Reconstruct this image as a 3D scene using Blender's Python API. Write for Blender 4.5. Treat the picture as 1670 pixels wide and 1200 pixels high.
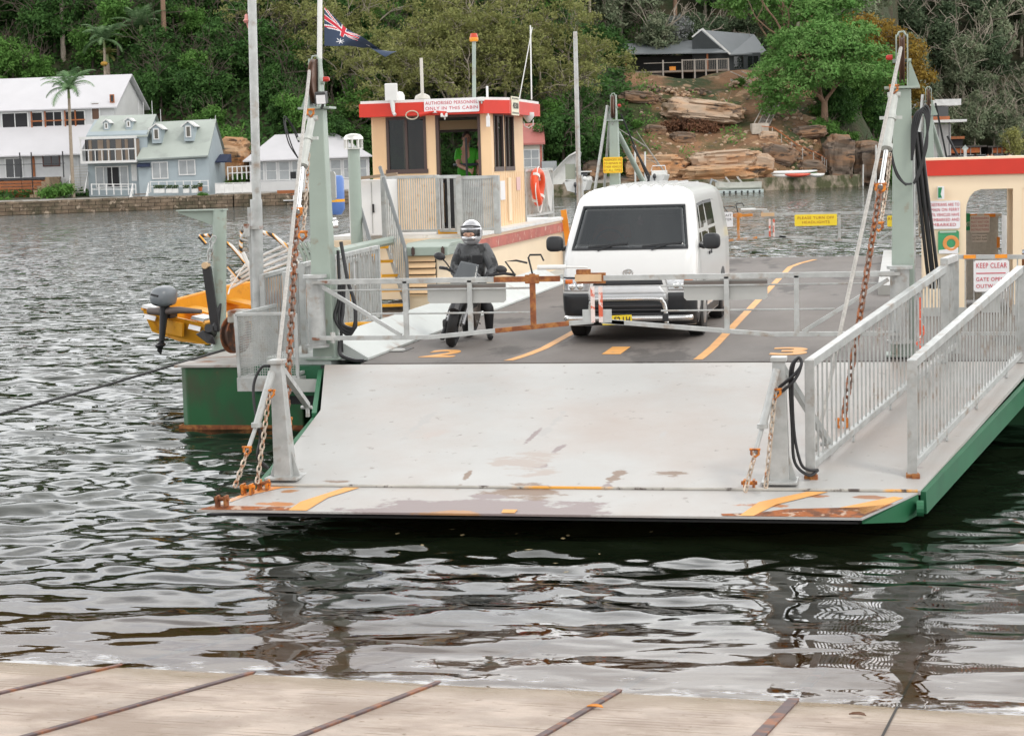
import bpy, bmesh, math, random
import numpy as np
from mathutils import Vector as V, Matrix, Euler
R_=math.radians
for o in list(bpy.data.objects): bpy.data.objects.remove(o)
SC=bpy.context.scene; COL=SC.collection
random.seed(7); RNG=np.random.default_rng(7)
# ------------------------------------------------------------------ camera
F_PX=3000.0; YAW=R_(12.0); ROLL=R_(1.6); PITCH=math.atan2(332,3000); CZ=3.25
HF=V((-math.sin(YAW),math.cos(YAW),0)); HR=V((math.cos(YAW),math.sin(YAW),0))
FW=V((-math.sin(YAW)*math.cos(PITCH),math.cos(YAW)*math.cos(PITCH),-math.sin(PITCH)))
U0=HR.cross(FW)
CR=HR*math.cos(ROLL)-U0*math.sin(ROLL); CU=HR*math.sin(ROLL)+U0*math.cos(ROLL)
CAMP=V((0,0,CZ))
cd=bpy.data.cameras.new('camera'); cam=bpy.data.objects.new('camera',cd); COL.objects.link(cam)
cd.sensor_fit='HORIZONTAL'; cd.sensor_width=36; cd.lens=36*F_PX/1670; cd.clip_start=0.5; cd.clip_end=3000
m=Matrix.Identity(4)
for i in range(3):
    m[i][0]=CR[i]; m[i][1]=CU[i]; m[i][2]=-FW[i]; m[i][3]=CAMP[i]
cam.matrix_world=m; SC.camera=cam
cd.dof.use_dof=True; cd.dof.focus_distance=24; cd.dof.aperture_fstop=13
# ------------------------------------------------------------------ world, sun, exposure
SUN_EL=R_(52); SUN_AZ=V((0.75,-0.5,0)).normalized()
w=bpy.data.worlds.new('World'); SC.world=w; w.use_nodes=True
nt=w.node_tree; nt.nodes.clear()
def N(t,typ,**k):
    n=t.nodes.new(typ)
    for a,b in k.items(): setattr(n,a,b)
    return n
sky=N(nt,'ShaderNodeTexSky',sky_type='NISHITA',sun_disc=False,sun_elevation=SUN_EL,sun_rotation=math.atan2(SUN_AZ.x,SUN_AZ.y),air_density=1.0,dust_density=2.0)
tc=N(nt,'ShaderNodeTexCoord')
mp=N(nt,'ShaderNodeMapping'); mp.inputs['Scale'].default_value=(1,1,3.2); nt.links.new(tc.outputs['Generated'],mp.inputs[0])
nz=N(nt,'ShaderNodeTexNoise'); nz.inputs['Scale'].default_value=2.2; nz.inputs['Detail'].default_value=7; nz.inputs['Roughness'].default_value=.55
nt.links.new(mp.outputs[0],nz.inputs['Vector'])
cr=N(nt,'ShaderNodeValToRGB'); cr.color_ramp.elements[0].position=.36; cr.color_ramp.elements[0].color=(8.0,8.2,8.6,1)
cr.color_ramp.elements[1].position=.66; cr.color_ramp.elements[1].color=(19.5,19.4,19.0,1)
nt.links.new(nz.outputs['Fac'],cr.inputs[0])
mx=N(nt,'ShaderNodeMix',data_type='RGBA'); mx.inputs['Factor'].default_value=.88
sx=N(nt,'ShaderNodeSeparateXYZ'); nt.links.new(tc.outputs['Generated'],sx.inputs[0])
er=N(nt,'ShaderNodeMapRange'); er.inputs[1].default_value=.35; er.inputs[2].default_value=.95; er.inputs[3].default_value=1.9; er.inputs[4].default_value=.62; nt.links.new(sx.outputs['Z'],er.inputs[0])   # thin bright cloud low down, greyer overhead
em=N(nt,'ShaderNodeVectorMath',operation='SCALE'); nt.links.new(cr.outputs[0],em.inputs[0]); dv=N(nt,'ShaderNodeVectorMath',operation='DOT_PRODUCT'); dv.inputs[1].default_value=HF; nt.links.new(tc.outputs['Generated'],dv.inputs[0])   # cloud is thinner and brighter over the far bank
dm=N(nt,'ShaderNodeMapRange'); dm.inputs[1].default_value=-.4; dm.inputs[2].default_value=.9; dm.inputs[3].default_value=.88; dm.inputs[4].default_value=1.6; nt.links.new(dv.outputs['Value'],dm.inputs[0])
ml=N(nt,'ShaderNodeMath',operation='MULTIPLY'); nt.links.new(er.outputs[0],ml.inputs[0]); nt.links.new(dm.outputs[0],ml.inputs[1]); nt.links.new(ml.outputs[0],em.inputs['Scale'])
nt.links.new(sky.outputs[0],mx.inputs[6]); nt.links.new(em.outputs[0],mx.inputs[7])
bgn=N(nt,'ShaderNodeBackground'); bgn.inputs['Strength'].default_value=.1
nt.links.new(mx.outputs[2],bgn.inputs[0]); wo=N(nt,'ShaderNodeOutputWorld'); nt.links.new(bgn.outputs[0],wo.inputs[0])
sd=bpy.data.lights.new('sun','SUN'); sd.energy=1.4; sd.angle=R_(12); sd.color=(1,.95,.87)
so=bpy.data.objects.new('sun',sd); COL.objects.link(so)
sv=V((SUN_AZ.x*math.cos(SUN_EL),SUN_AZ.y*math.cos(SUN_EL),math.sin(SUN_EL)))
so.rotation_euler=sv.to_track_quat('Z','Y').to_euler(); so.location=(20,-20,40)
SC.view_settings.view_transform='Standard'; SC.view_settings.look='None'; SC.view_settings.exposure=-0.24; SC.view_settings.gamma=1
# ------------------------------------------------------------------ materials
def srgb(c): return tuple((x/12.92 if x<=.04045 else ((x+.055)/1.055)**2.4) for x in c)
def mat(name,col,rough=.55,metal=0,var=.12,vscale=1.5,patch=None,pscale=3,pthr=.6,psoft=.05,bump=0,bscale=30,stretch=None,patch2=None,p2thr=.62,p2scale=7,spec=.5,rnd=0,detail=6):
    M=bpy.data.materials.new(name); M.use_nodes=True; t=M.node_tree; b=t.nodes['Principled BSDF']; L=t.links.new
    b.inputs['Roughness'].default_value=rough; b.inputs['Metallic'].default_value=metal; b.inputs['Specular IOR Level'].default_value=spec
    tc=N(t,'ShaderNodeTexCoord'); src=tc.outputs['Object']
    if stretch:
        mp=N(t,'ShaderNodeMapping'); mp.inputs['Scale'].default_value=stretch; L(src,mp.inputs[0]); src=mp.outputs[0]
    def noise(s,d=detail):
        n=N(t,'ShaderNodeTexNoise'); n.inputs['Scale'].default_value=s; n.inputs['Detail'].default_value=d; n.inputs['Roughness'].default_value=.6; L(src,n.inputs['Vector']); return n.outputs['Fac']
    def ramp(f,a,b_,c0,c1):
        r=N(t,'ShaderNodeMapRange'); r.inputs[1].default_value=a; r.inputs[2].default_value=b_; r.inputs[3].default_value=c0; r.inputs[4].default_value=c1; L(f,r.inputs[0]); return r.outputs[0]
    f=ramp(noise(vscale),.3,.7,1-var,1+var)
    if rnd:
        oi=N(t,'ShaderNodeObjectInfo'); r=ramp(oi.outputs['Random'],0,1,1-rnd,1+rnd); mm=N(t,'ShaderNodeMath',operation='MULTIPLY'); L(f,mm.inputs[0]); L(r,mm.inputs[1]); f=mm.outputs[0]
    vm=N(t,'ShaderNodeVectorMath',operation='SCALE'); vm.inputs[0].default_value=col[:3]; L(f,vm.inputs['Scale']); out=vm.outputs[0]
    def over(out,pc,s,thr,soft):
        k=ramp(noise(s,8),thr-soft,thr+soft,0,1); x=N(t,'ShaderNodeMix',data_type='RGBA'); L(k,x.inputs[0]); L(out,x.inputs[6]); x.inputs[7].default_value=(*pc,1); return x.outputs[2]
    if patch: out=over(out,patch,pscale,pthr,psoft)
    if patch2: out=over(out,patch2,p2scale,p2thr,.03)
    L(out,b.inputs['Base Color'])
    if bump:
        bp=N(t,'ShaderNodeBump'); bp.inputs['Strength'].default_value=1; bp.inputs['Distance'].default_value=bump; L(noise(bscale),bp.inputs['Height']); L(bp.outputs[0],b.inputs['Normal'])
    return M
RUST=(.20,.062,.02)
m_galv=mat('galvanised steel',(.44,.45,.44),.42,.25,.18,6,patch=(.30,.24,.19),pscale=5,pthr=.63,psoft=.08)
m_galvr=mat('galvanised steel with rust',(.44,.44,.42),.5,.2,.18,6,patch=RUST,pscale=4,pthr=.58,psoft=.05)
m_rust=mat('rusted steel',(.23,.075,.028),.8,.1,.4,9,patch=(.40,.17,.05),pscale=11,pthr=.55,psoft=.08,bump=.004,bscale=60)
m_sage=mat('sage green paint',(.32,.38,.33),.45,0,.09,2,patch=(.26,.22,.16),pscale=3.2,pthr=.66,psoft=.05)
m_green=mat('green hull paint',(.010,.105,.030),.5,0,.25,1.2,patch=(.05,.05,.025),pscale=1.6,pthr=.60,psoft=.10,patch2=RUST,p2thr=.70,p2scale=6,stretch=(1,1,.5))
m_dgreen=mat('green girder paint',(.018,.125,.055),.55,0,.2,2,patch=RUST,pscale=3,pthr=.70,psoft=.04)
m_beige=mat('beige painted panel',(.80,.56,.33),.5,0,.05,1.2)
m_cream=mat('cream painted panel',(.86,.70,.50),.5,0,.04,1)
m_red=mat('red fascia paint',(.60,.030,.012),.5,0,.08,2)
m_dred=mat('faded red paint',(.45,.12,.09),.6,0,.2,2,patch=(.62,.45,.36),pscale=6,pthr=.62)
m_yel=mat('yellow safety paint',(.80,.38,.02),.5,0,.12,4)
m_orange=mat('orange paint',(.85,.30,.02),.42,0,.12,3)
m_black=mat('black rubber',(.018,.018,.02),.6,0,.3,6)
m_hose=mat('black hose',(.02,.02,.022),.38,0,.2,6)
m_white=mat('white paint',(.80,.80,.79),.4,0,.04,2)
m_whited=mat('weathered white paint',(.72,.72,.70),.5,0,.08,3,patch=(.45,.40,.33),pscale=3,pthr=.68)
m_grey=mat('grey painted plate',(.42,.42,.40),.5,0,.08,2)
m_brown=mat('brown window frame',(.07,.042,.035),.5)
m_chain=mat('rusty chain',(.20,.13,.10),.6,.4,.4,18,patch=(.30,.10,.035),pscale=14,pthr=.52,psoft=.06)
m_chain2=mat('galvanised chain',(.50,.42,.34),.5,.4,.3,14,patch=(.36,.14,.05),pscale=12,pthr=.58)
m_shackle=mat('orange shackle',(.66,.21,.02),.5,.1,.3,12,patch=(.24,.08,.03),pscale=14,pthr=.52)
m_signw=mat('white sign board',(.80,.79,.80),.45,0,.03,3)
m_signy=mat('yellow sign board',(.88,.66,.03),.45,0,.04,3)
m_redtxt=mat('red lettering',(.55,.04,.07),.5)
m_blktxt=mat('dark lettering',(.03,.03,.03),.5)
m_gold=mat('faded lettering',(.38,.11,.015),.5)
m_steel=mat('bright steel',(.68,.68,.67),.16,.9,.05,3)
def glass_mat(name,col,rough=.03,alpha=.0,ior=1.5):
    M=bpy.data.materials.new(name); M.use_nodes=True; t=M.node_tree; b=t.nodes['Principled BSDF']
    b.inputs['Base Color'].default_value=(*col,1); b.inputs['Roughness'].default_value=rough; b.inputs['Specular IOR Level'].default_value=.75; b.inputs['IOR'].default_value=ior
    if alpha:
        o=t.nodes['Material Output']; tr=N(t,'ShaderNodeBsdfTransparent'); tr.inputs[0].default_value=(.72,.76,.75,1); mxx=N(t,'ShaderNodeMixShader'); mxx.inputs[0].default_value=1-alpha
        t.links.new(tr.outputs[0],mxx.inputs[1]); t.links.new(b.outputs[0],mxx.inputs[2]); t.links.new(mxx.outputs[0],o.inputs[0])
    return M
m_glass=glass_mat('dark window glass',(.012,.014,.016),.02)
m_clear=glass_mat('tinted cabin glass',(.01,.012,.012),.02,.38)
# ------------------------------------------------------------------ mesh builder
class MB:
    def __init__(s): s.v=[]; s.f=[]
    def add(s,vs,fs):
        o=len(s.v); s.v+= [tuple(p) for p in vs]; s.f+=[tuple(i+o for i in f) for f in fs]; return s
    def box(s,c,d,rz=0,rx=0,ry=0):
        M=Euler((rx,ry,rz)).to_matrix(); c=V(c); h=V(d)/2
        vs=[c+M@V((h.x*a,h.y*b,h.z*e)) for a in(-1,1) for b in(-1,1) for e in(-1,1)]
        return s.add(vs,[(0,1,3,2),(4,6,7,5),(0,4,5,1),(2,3,7,6),(0,2,6,4),(1,5,7,3)])
    def bb(s,a,b): 
        a=V(a); b=V(b); return s.box((a+b)/2,(abs(b.x-a.x),abs(b.y-a.y),abs(b.z-a.z)))
    def bar(s,p,q,w,h=None,up=(0,0,1)):
        p=V(p); q=V(q); h=h or w; d=(q-p).normalized(); u=V(up)
        if abs(d.dot(u))>.98: u=V((0,1,0))
        x=d.cross(u).normalized(); u=x.cross(d)
        vs=[e+x*(w/2*a)+u*(h/2*b) for e in(p,q) for a,b in((-1,-1),(1,-1),(1,1),(-1,1))]
        return s.add(vs,[(3,2,1,0),(4,5,6,7),(0,1,5,4),(1,2,6,5),(2,3,7,6),(3,0,4,7)])
    def tube(s,pts,r,n=8,closed=False,cap=True):
        pts=[V(p) for p in pts]; k=len(pts); rs=r if isinstance(r,(list,tuple)) else [r]*k
        rings=[]; px=None
        for i,p in enumerate(pts):
            a=pts[i-1] if (i or closed) else p; b=pts[(i+1)%k] if (i<k-1 or closed) else p
            d=(b-a); d=d.normalized() if d.length>1e-9 else V((0,0,1))
            if px is None:
                px=d.orthogonal().normalized()
            px=(px-d*px.dot(d)); px=px.normalized() if px.length>1e-6 else d.orthogonal().normalized()
            py=d.cross(px); rings.append([p+(px*math.cos(2*math.pi*j/n)+py*math.sin(2*math.pi*j/n))*rs[i] for j in range(n)])
        vs=[x for r_ in rings for x in r_]; fs=[]
        for i in range(k if closed else k-1):
            for j in range(n): fs.append((i*n+j,i*n+(j+1)%n,((i+1)%k)*n+(j+1)%n,((i+1)%k)*n+j))
        if cap and not closed: fs+= [tuple(range(n))[::-1],tuple(range((k-1)*n,k*n))]
        return s.add(vs,fs)
    def cyl(s,p,q,r,r2=None,n=16): return s.tube([p,q],[r,r if r2 is None else r2],n)
    def prism(s,poly,a,b,axis='z'):
        def P(u,v,t): return {'z':(u,v,t),'y':(u,t,v),'x':(t,u,v)}[axis]
        n=len(poly); vs=[P(u,v,a) for u,v in poly]+[P(u,v,b) for u,v in poly]
        return s.add(vs,[tuple(range(n))[::-1],tuple(range(n,2*n))]+[(i,(i+1)%n,n+(i+1)%n,n+i) for i in range(n)])
    def lathe(s,prof,c=(0,0,0),n=20):
        c=V(c); vs=[c+V((r*math.cos(2*math.pi*j/n),r*math.sin(2*math.pi*j/n),z)) for r,z in prof for j in range(n)]
        fs=[(i*n+j,i*n+(j+1)%n,(i+1)*n+(j+1)%n,(i+1)*n+j) for i in range(len(prof)-1) for j in range(n)]
        return s.add(vs,fs+[tuple(range(n))[::-1],tuple(range((len(prof)-1)*n,len(prof)*n))])
    def ell(s,c,r,nu=14,nv=9,rz=0,rx=0,ry=0):
        c=V(c); M=Euler((rx,ry,rz)).to_matrix(); vs=[]; fs=[]
        for i in range(nv+1):
            t=math.pi*i/nv
            for j in range(nu):
                p=2*math.pi*j/nu; vs.append(c+M@V((r[0]*math.sin(t)*math.cos(p),r[1]*math.sin(t)*math.sin(p),r[2]*math.cos(t))))
        for i in range(nv):
            for j in range(nu): fs.append((i*nu+j,(i+1)*nu+j,(i+1)*nu+(j+1)%nu,i*nu+(j+1)%nu))
        return s.add(vs,fs)
    def build(s,name,m,parent=None,smooth=False,bevel=0,sub=0,label=None,auto=None):
        me=bpy.data.meshes.new(name); me.from_pydata(s.v,[],s.f); me.update()
        bm=bmesh.new(); bm.from_mesh(me); bmesh.ops.remove_doubles(bm,verts=bm.verts,dist=1e-6); bmesh.ops.recalc_face_normals(bm,faces=bm.faces); bm.to_mesh(me); bm.free()
        if m: me.materials.append(m)
        o=bpy.data.objects.new(name,me); COL.objects.link(o)
        if smooth: 
            for p in me.polygons: p.use_smooth=True
            if auto is None: auto=40
            try: me.set_sharp_from_angle(angle=R_(auto))
            except Exception: pass
        if bevel:
            b=o.modifiers.new('bevel','BEVEL'); b.width=bevel; b.segments=2; b.limit_method='ANGLE'
        if sub:
            b=o.modifiers.new('sub','SUBSURF'); b.levels=sub; b.render_levels=sub
        if parent is not None:
            o.parent=parent
            if parent.get('_w') is not None and parent.type=='EMPTY': o.matrix_parent_inverse=Matrix.Translation(-V(parent.location))
        if label: o['label']=label
        return o
def tag(o,label=None,cat=None,group=None,kind=None):
    if label: o['label']=label
    if cat: o['category']=cat
    if group: o['group']=group
    if kind: o['kind']=kind
    return o
def thing(name,label,cat,loc=(0,0,0),rz=0,group=None,world=False):
    """an Empty at the thing's base; world=True when its parts are modelled in world coordinates"""
    o=bpy.data.objects.new(name,None); COL.objects.link(o); o.location=loc; o.rotation_euler=(0,0,rz); o.empty_display_size=.3
    if world: o['_w']=1
    return tag(o,label,cat,group)
def dup(root,loc,rz=None,label=None,group=None,scale=None):
    r=root.copy(); COL.objects.link(r); r.location=loc
    if rz is not None: r.rotation_euler=(0,0,rz)
    if scale is not None: r.scale=(scale,)*3 if not isinstance(scale,(tuple,list)) else scale
    if label: r['label']=label
    if group: r['group']=group
    for ch in root.children:
        c=ch.copy(); COL.objects.link(c); c.parent=r
        for g in ch.children:
            d=g.copy(); COL.objects.link(d); d.parent=c
    return r
def text(body,size,m,parent,origin,right=(1,0,0),up=(0,0,1),name='lettering',width=None,spacing=1.0,bold=.0,align='CENTER',line=1.0):
    cu=bpy.data.curves.new('t','FONT'); cu.body=body; cu.size=size; cu.align_x=align; cu.align_y='CENTER'; cu.space_character=spacing; cu.extrude=.002; cu.offset=bold; cu.space_line=line
    t=bpy.data.objects.new('t',cu); COL.objects.link(t)
    dg=bpy.context.evaluated_depsgraph_get(); me=bpy.data.meshes.new_from_object(t.evaluated_get(dg)); bpy.data.objects.remove(t)
    x=V(right).normalized(); y=V(up).normalized(); z=x.cross(y)
    k=1.0
    if width and len(me.vertices):
        xs=[v.co.x for v in me.vertices]; k=width/(max(xs)-min(xs))
    me.transform(Matrix((( x.x*k,y.x,z.x,origin[0]),(x.y*k,y.y,z.y,origin[1]),(x.z*k,y.z,z.z,origin[2]),(0,0,0,1))))
    me.materials.clear(); me.materials.append(m); o=bpy.data.objects.new(name,me); COL.objects.link(o); o.parent=parent
    if parent.get('_w') is not None and parent.type=='EMPTY': o.matrix_parent_inverse=Matrix.Translation(-V(parent.location))
    return o
def BG(px,py,D):
    """a point seen at photo pixel (px,py) at horizontal depth D from the camera"""
    d=CR*((px-835)/F_PX)-CU*((py-600)/F_PX)+FW; return CAMP+d*(D/d.dot(HF))
def LB(X,D,z=0): return HR*X+HF*D+V((0,0,z))
# ================================================================== SETTING: terrain, water, slipway
def lerp(x,xs,ys): return np.interp(x,xs,ys)
def shore(px): return lerp(px,[-900,0,360,640,1000,1250,1400,1450,1470,2600],[135,162,173,177,178.5,180,190,203,238,250])
_ph=RNG.uniform(0,6.28,(24,)); _kd=RNG.normal(size=(24,2)); _kd/=np.linalg.norm(_kd,axis=1)[:,None]; _kl=RNG.uniform(3,22,24)
def lump(X,D):
    z=0
    for i in range(24): z=z+np.sin((X*_kd[i,0]+D*_kd[i,1])*6.28/_kl[i]+_ph[i])*_kl[i]*.012
    return z
def TH(X,D):
    """terrain height at lateral X, depth D (metres)"""
    X=np.asarray(X,float); D=np.asarray(D,float)
    px=835+3000*X/D; s=D-shore(px)
    flat=lerp(px,[-200,150,240,345,420,640,900,1040,1080,1380,1400,1455,1470],[24,23,16,11,9,9,3,3,2,2,.5,.5,42])
    sl=lerp(px,[0,360,640,900,1050,1400,1440,1480],[.60,.62,.6,.55,.42,.55,.9,.60])
    t=np.clip(s-flat,0,None); z=1.12+np.clip(s,0,None)*.012+t*sl
    # house terrace on the bare slope
    w=np.clip((px-960)/60,0,1)*np.clip((1330-px)/60,0,1)
    zt=1.12+np.minimum(t,27)*.42+np.clip(t-50,0,None)*.75
    z=z*(1-w)+zt*w
    z=z+lump(X,D)*np.clip((s-flat)/6,0,1)
    zmax=lerp(px,[0,700,1000,1300,1500,1700],[60,58,46,44,62,62]); z=np.minimum(z,zmax)
    lim=1.5+np.clip(1458-px,0,None)*.13+np.clip(D-238,0,None)*.6; z=np.where(px>1340,np.minimum(z,lim),z)
    return np.where(s<1.6,-2.5,z)
def ground(px,D):
    """ground point under photo column px at depth D"""
    X=(px-835)/3000*D; return HR*X+HF*D+V((0,0,float(TH(X,D))))
xs=np.arange(-150,175,1.5); ds=np.arange(130,420,1.5)
Xg,Dg=np.meshgrid(xs,ds); Z=TH(Xg,Dg)
P=np.stack([Xg*HR.x+Dg*HF.x,Xg*HR.y+Dg*HF.y,Z],-1).reshape(-1,3); nx,nd=len(xs),len(ds)
fs=[(j*nx+i,j*nx+i+1,(j+1)*nx+i+1,(j+1)*nx+i) for j in range(nd-1) for i in range(nx-1)]
me=bpy.data.meshes.new('hillside'); me.from_pydata(P.tolist(),[],fs); me.update()
for p in me.polygons: p.use_smooth=True
hill=bpy.data.objects.new('hillside',me); COL.objects.link(hill); hill['kind']='structure'
m_hill=mat('hillside soil',(.25,.135,.07),.95,0,.35,.35,patch=(.055,.07,.022),pscale=.16,pthr=.52,psoft=.06,patch2=(.42,.27,.16),p2scale=.5,p2thr=.60,bump=.35,bscale=1.6)
me.materials.append(m_hill)
def RT(px,py):
    """depth at which the line of sight through a photo pixel meets the hillside"""
    D=165.0
    while D<330:
        p=BG(px,py,D)
        if p.z<float(TH((px-835)/3000*D,D)): return D
        D+=.4
    return 210.0
# ---- water
def fan(nr,nc,d0,d1,ang):
    d=np.geomspace(d0,d1,nr); a=np.tan(np.linspace(-ang,ang,nc)); return np.meshgrid(a,d)
A,Dw=fan(1200,560,8.2,330,R_(23)); Xw=A*Dw
wx=Xw*HR.x+Dw*HF.x; wy=Xw*HR.y+Dw*HF.y
rw=np.random.default_rng(3); zw=np.zeros_like(wx)
for i in range(90):
    lam=.19*10**(rw.uniform(0,.78)); th=math.radians(78+12)+rw.normal(0,.42); k=6.283/lam
    samp=np.clip(lam/(Dw*.0145)-.25,0,1)*np.where(lam<.6,np.clip((Dw-11)/4,.2,1),1)      # fade waves the mesh cannot carry
    zw+=np.sin(k*(wx*math.cos(th)+wy*math.sin(th))+rw.uniform(0,6.28)+.9*np.sin(wx*.7+i)+.6*np.sin(wy*.5+2*i))*lam*.0044*samp*rw.uniform(.5,1.3)
zw*=np.clip((Dw-10)/8,.30,1)
Pw=np.stack([wx,wy,zw],-1).reshape(-1,3); nr,nc=A.shape
me=bpy.data.meshes.new('water'); ii=np.arange(nr*nc).reshape(nr,nc); qd=np.stack([ii[:-1,:-1],ii[:-1,1:],ii[1:,1:],ii[1:,:-1]],-1).reshape(-1)
me.vertices.add(len(Pw)); me.vertices.foreach_set('co',Pw.ravel()); me.loops.add(len(qd)); me.loops.foreach_set('vertex_index',qd); me.polygons.add(len(qd)//4); me.polygons.foreach_set('loop_start',np.arange(len(qd)//4)*4); me.polygons.foreach_set('loop_total',np.full(len(qd)//4,4)); me.polygons.foreach_set('use_smooth',np.ones(len(qd)//4,bool)); me.update(); me.validate()
water=bpy.data.objects.new('water',me); COL.objects.link(water); water['kind']='structure'
SD=V((.065,.998,0)).normalized(); SP0=V((-2.4,10.95,0)); SLOPE=.16
def water_mat():
    M=bpy.data.materials.new('river water'); M.use_nodes=True; t=M.node_tree; L=t.links.new; b=t.nodes['Principled BSDF']; out=t.nodes['Material Output']
    tc=N(t,'ShaderNodeTexCoord'); mp=N(t,'ShaderNodeMapping'); mp.inputs['Rotation'].default_value=(0,0,-YAW); mp.inputs['Scale'].default_value=(.50,1.2,1); L(tc.outputs['Object'],mp.inputs[0])
    n1=N(t,'ShaderNodeTexNoise'); n1.inputs['Scale'].default_value=2.3; n1.inputs['Detail'].default_value=1.6; n1.inputs['Roughness'].default_value=.42; n1.inputs['Distortion'].default_value=.3; L(mp.outputs[0],n1.inputs[0])
    cd_=N(t,'ShaderNodeCameraData')
    # far ripples only where the mesh no longer carries them: blend by depth along the river (object coordinates)
    dp=N(t,'ShaderNodeVectorMath',operation='DOT_PRODUCT'); dp.inputs[1].default_value=HF; L(tc.outputs['Object'],dp.inputs[0])
    mr=N(t,'ShaderNodeMapRange'); mr.inputs[1].default_value=13; mr.inputs[2].default_value=60; mr.inputs[3].default_value=.020; mr.inputs[4].default_value=.23; L(dp.outputs['Value'],mr.inputs[0])
    n2=N(t,'ShaderNodeTexNoise'); n2.inputs['Scale'].default_value=.12; n2.inputs['Detail'].default_value=2; L(mp.outputs[0],n2.inputs[0])
    m2=N(t,'ShaderNodeMapRange'); m2.inputs[1].default_value=.35; m2.inputs[2].default_value=.65; m2.inputs[3].default_value=.75; m2.inputs[4].default_value=1.2; L(n2.outputs[0],m2.inputs[0])
    mm=N(t,'ShaderNodeMath',operation='MULTIPLY'); L(mr.outputs[0],mm.inputs[0]); L(m2.outputs[0],mm.inputs[1])
    n3=N(t,'ShaderNodeTexNoise'); n3.inputs['Scale'].default_value=6.5; n3.inputs['Detail'].default_value=3; n3.inputs['Distortion'].default_value=.5; L(mp.outputs[0],n3.inputs[0])
    m3=N(t,'ShaderNodeMapRange'); m3.inputs[1].default_value=11; m3.inputs[2].default_value=30; m3.inputs[3].default_value=.0008; m3.inputs[4].default_value=.007; L(dp.outputs['Value'],m3.inputs[0])
    b0=N(t,'ShaderNodeBump'); b0.inputs['Strength'].default_value=1; L(n3.outputs[0],b0.inputs['Height']); L(m3.outputs[0],b0.inputs['Distance'])
    bp=N(t,'ShaderNodeBump'); bp.inputs['Strength'].default_value=1; L(n1.outputs[0],bp.inputs['Height']); L(mm.outputs[0],bp.inputs['Distance']); L(b0.outputs[0],bp.inputs['Normal'])
    b.inputs['Base Color'].default_value=(.008,.014,.007,1); b.inputs['Roughness'].default_value=.02; b.inputs['IOR'].default_value=1.333; L(bp.outputs[0],b.inputs['Normal'])
    # clear shallows over the slipway
    fr=N(t,'ShaderNodeFresnel'); fr.inputs[0].default_value=1.33; L(bp.outputs[0],fr.inputs['Normal'])
    tr=N(t,'ShaderNodeBsdfTransparent'); tr.inputs[0].default_value=(.66,.50,.22,1); gl=N(t,'ShaderNodeBsdfGlossy'); gl.inputs['Roughness'].default_value=.02; L(bp.outputs[0],gl.inputs['Normal'])
    s1=N(t,'ShaderNodeMixShader'); L(fr.outputs[0],s1.inputs[0]); L(tr.outputs[0],s1.inputs[1]); L(gl.outputs[0],s1.inputs[2])
    sb=N(t,'ShaderNodeVectorMath',operation='SUBTRACT'); sb.inputs[1].default_value=SP0; L(tc.outputs['Object'],sb.inputs[0])
    ds_=N(t,'ShaderNodeVectorMath',operation='DOT_PRODUCT'); ds_.inputs[1].default_value=SD; L(sb.outputs[0],ds_.inputs[0])
    mk=N(t,'ShaderNodeMapRange'); mk.inputs[1].default_value=1.0; mk.inputs[2].default_value=6.5; mk.inputs[3].default_value=0; mk.inputs[4].default_value=1; L(ds_.outputs['Value'],mk.inputs[0])
    s2=N(t,'ShaderNodeMixShader'); L(mk.outputs[0],s2.inputs[0]); L(s1.outputs[0],s2.inputs[1]); L(b.outputs[0],s2.inputs[2])
    # foam at the edge
    fn=N(t,'ShaderNodeTexNoise'); fn.inputs['Scale'].default_value=5.5; fn.inputs['Detail'].default_value=6; fn.inputs['Roughness'].default_value=.7; L(mp.outputs[0],fn.inputs[0])
    fm=N(t,'ShaderNodeMapRange'); fm.inputs[1].default_value=-.1; fm.inputs[2].default_value=.7; fm.inputs[3].default_value=.44; fm.inputs[4].default_value=.72; L(ds_.outputs['Value'],fm.inputs[0])
    gt=N(t,'ShaderNodeMath',operation='SUBTRACT'); L(fn.outputs[0],gt.inputs[0]); L(fm.outputs[0],gt.inputs[1])
    g2=N(t,'ShaderNodeMapRange'); g2.inputs[1].default_value=0; g2.inputs[2].default_value=.10; g2.inputs[4].default_value=.55; L(gt.outputs[0],g2.inputs[0])
    fo=N(t,'ShaderNodeBsdfDiffuse'); fo.inputs[0].default_value=(.8,.8,.8,1); s3=N(t,'ShaderNodeMixShader'); L(g2.outputs[0],s3.inputs[0]); L(s2.outputs[0],s3.inputs[1]); L(fo.outputs[0],s3.inputs[2])
    L(s3.outputs[0],out.inputs[0]); return M
me.materials.append(water_mat())
# river bed
b_=MB(); b_.add([LB(-190,10,-2.6),LB(190,10,-2.6),LB(190,340,-2.6),LB(-190,340,-2.6)],[(0,1,2,3)])
o=b_.build('river_bed',mat('river mud',(.06,.045,.02),.9)); o['kind']='structure'
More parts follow.
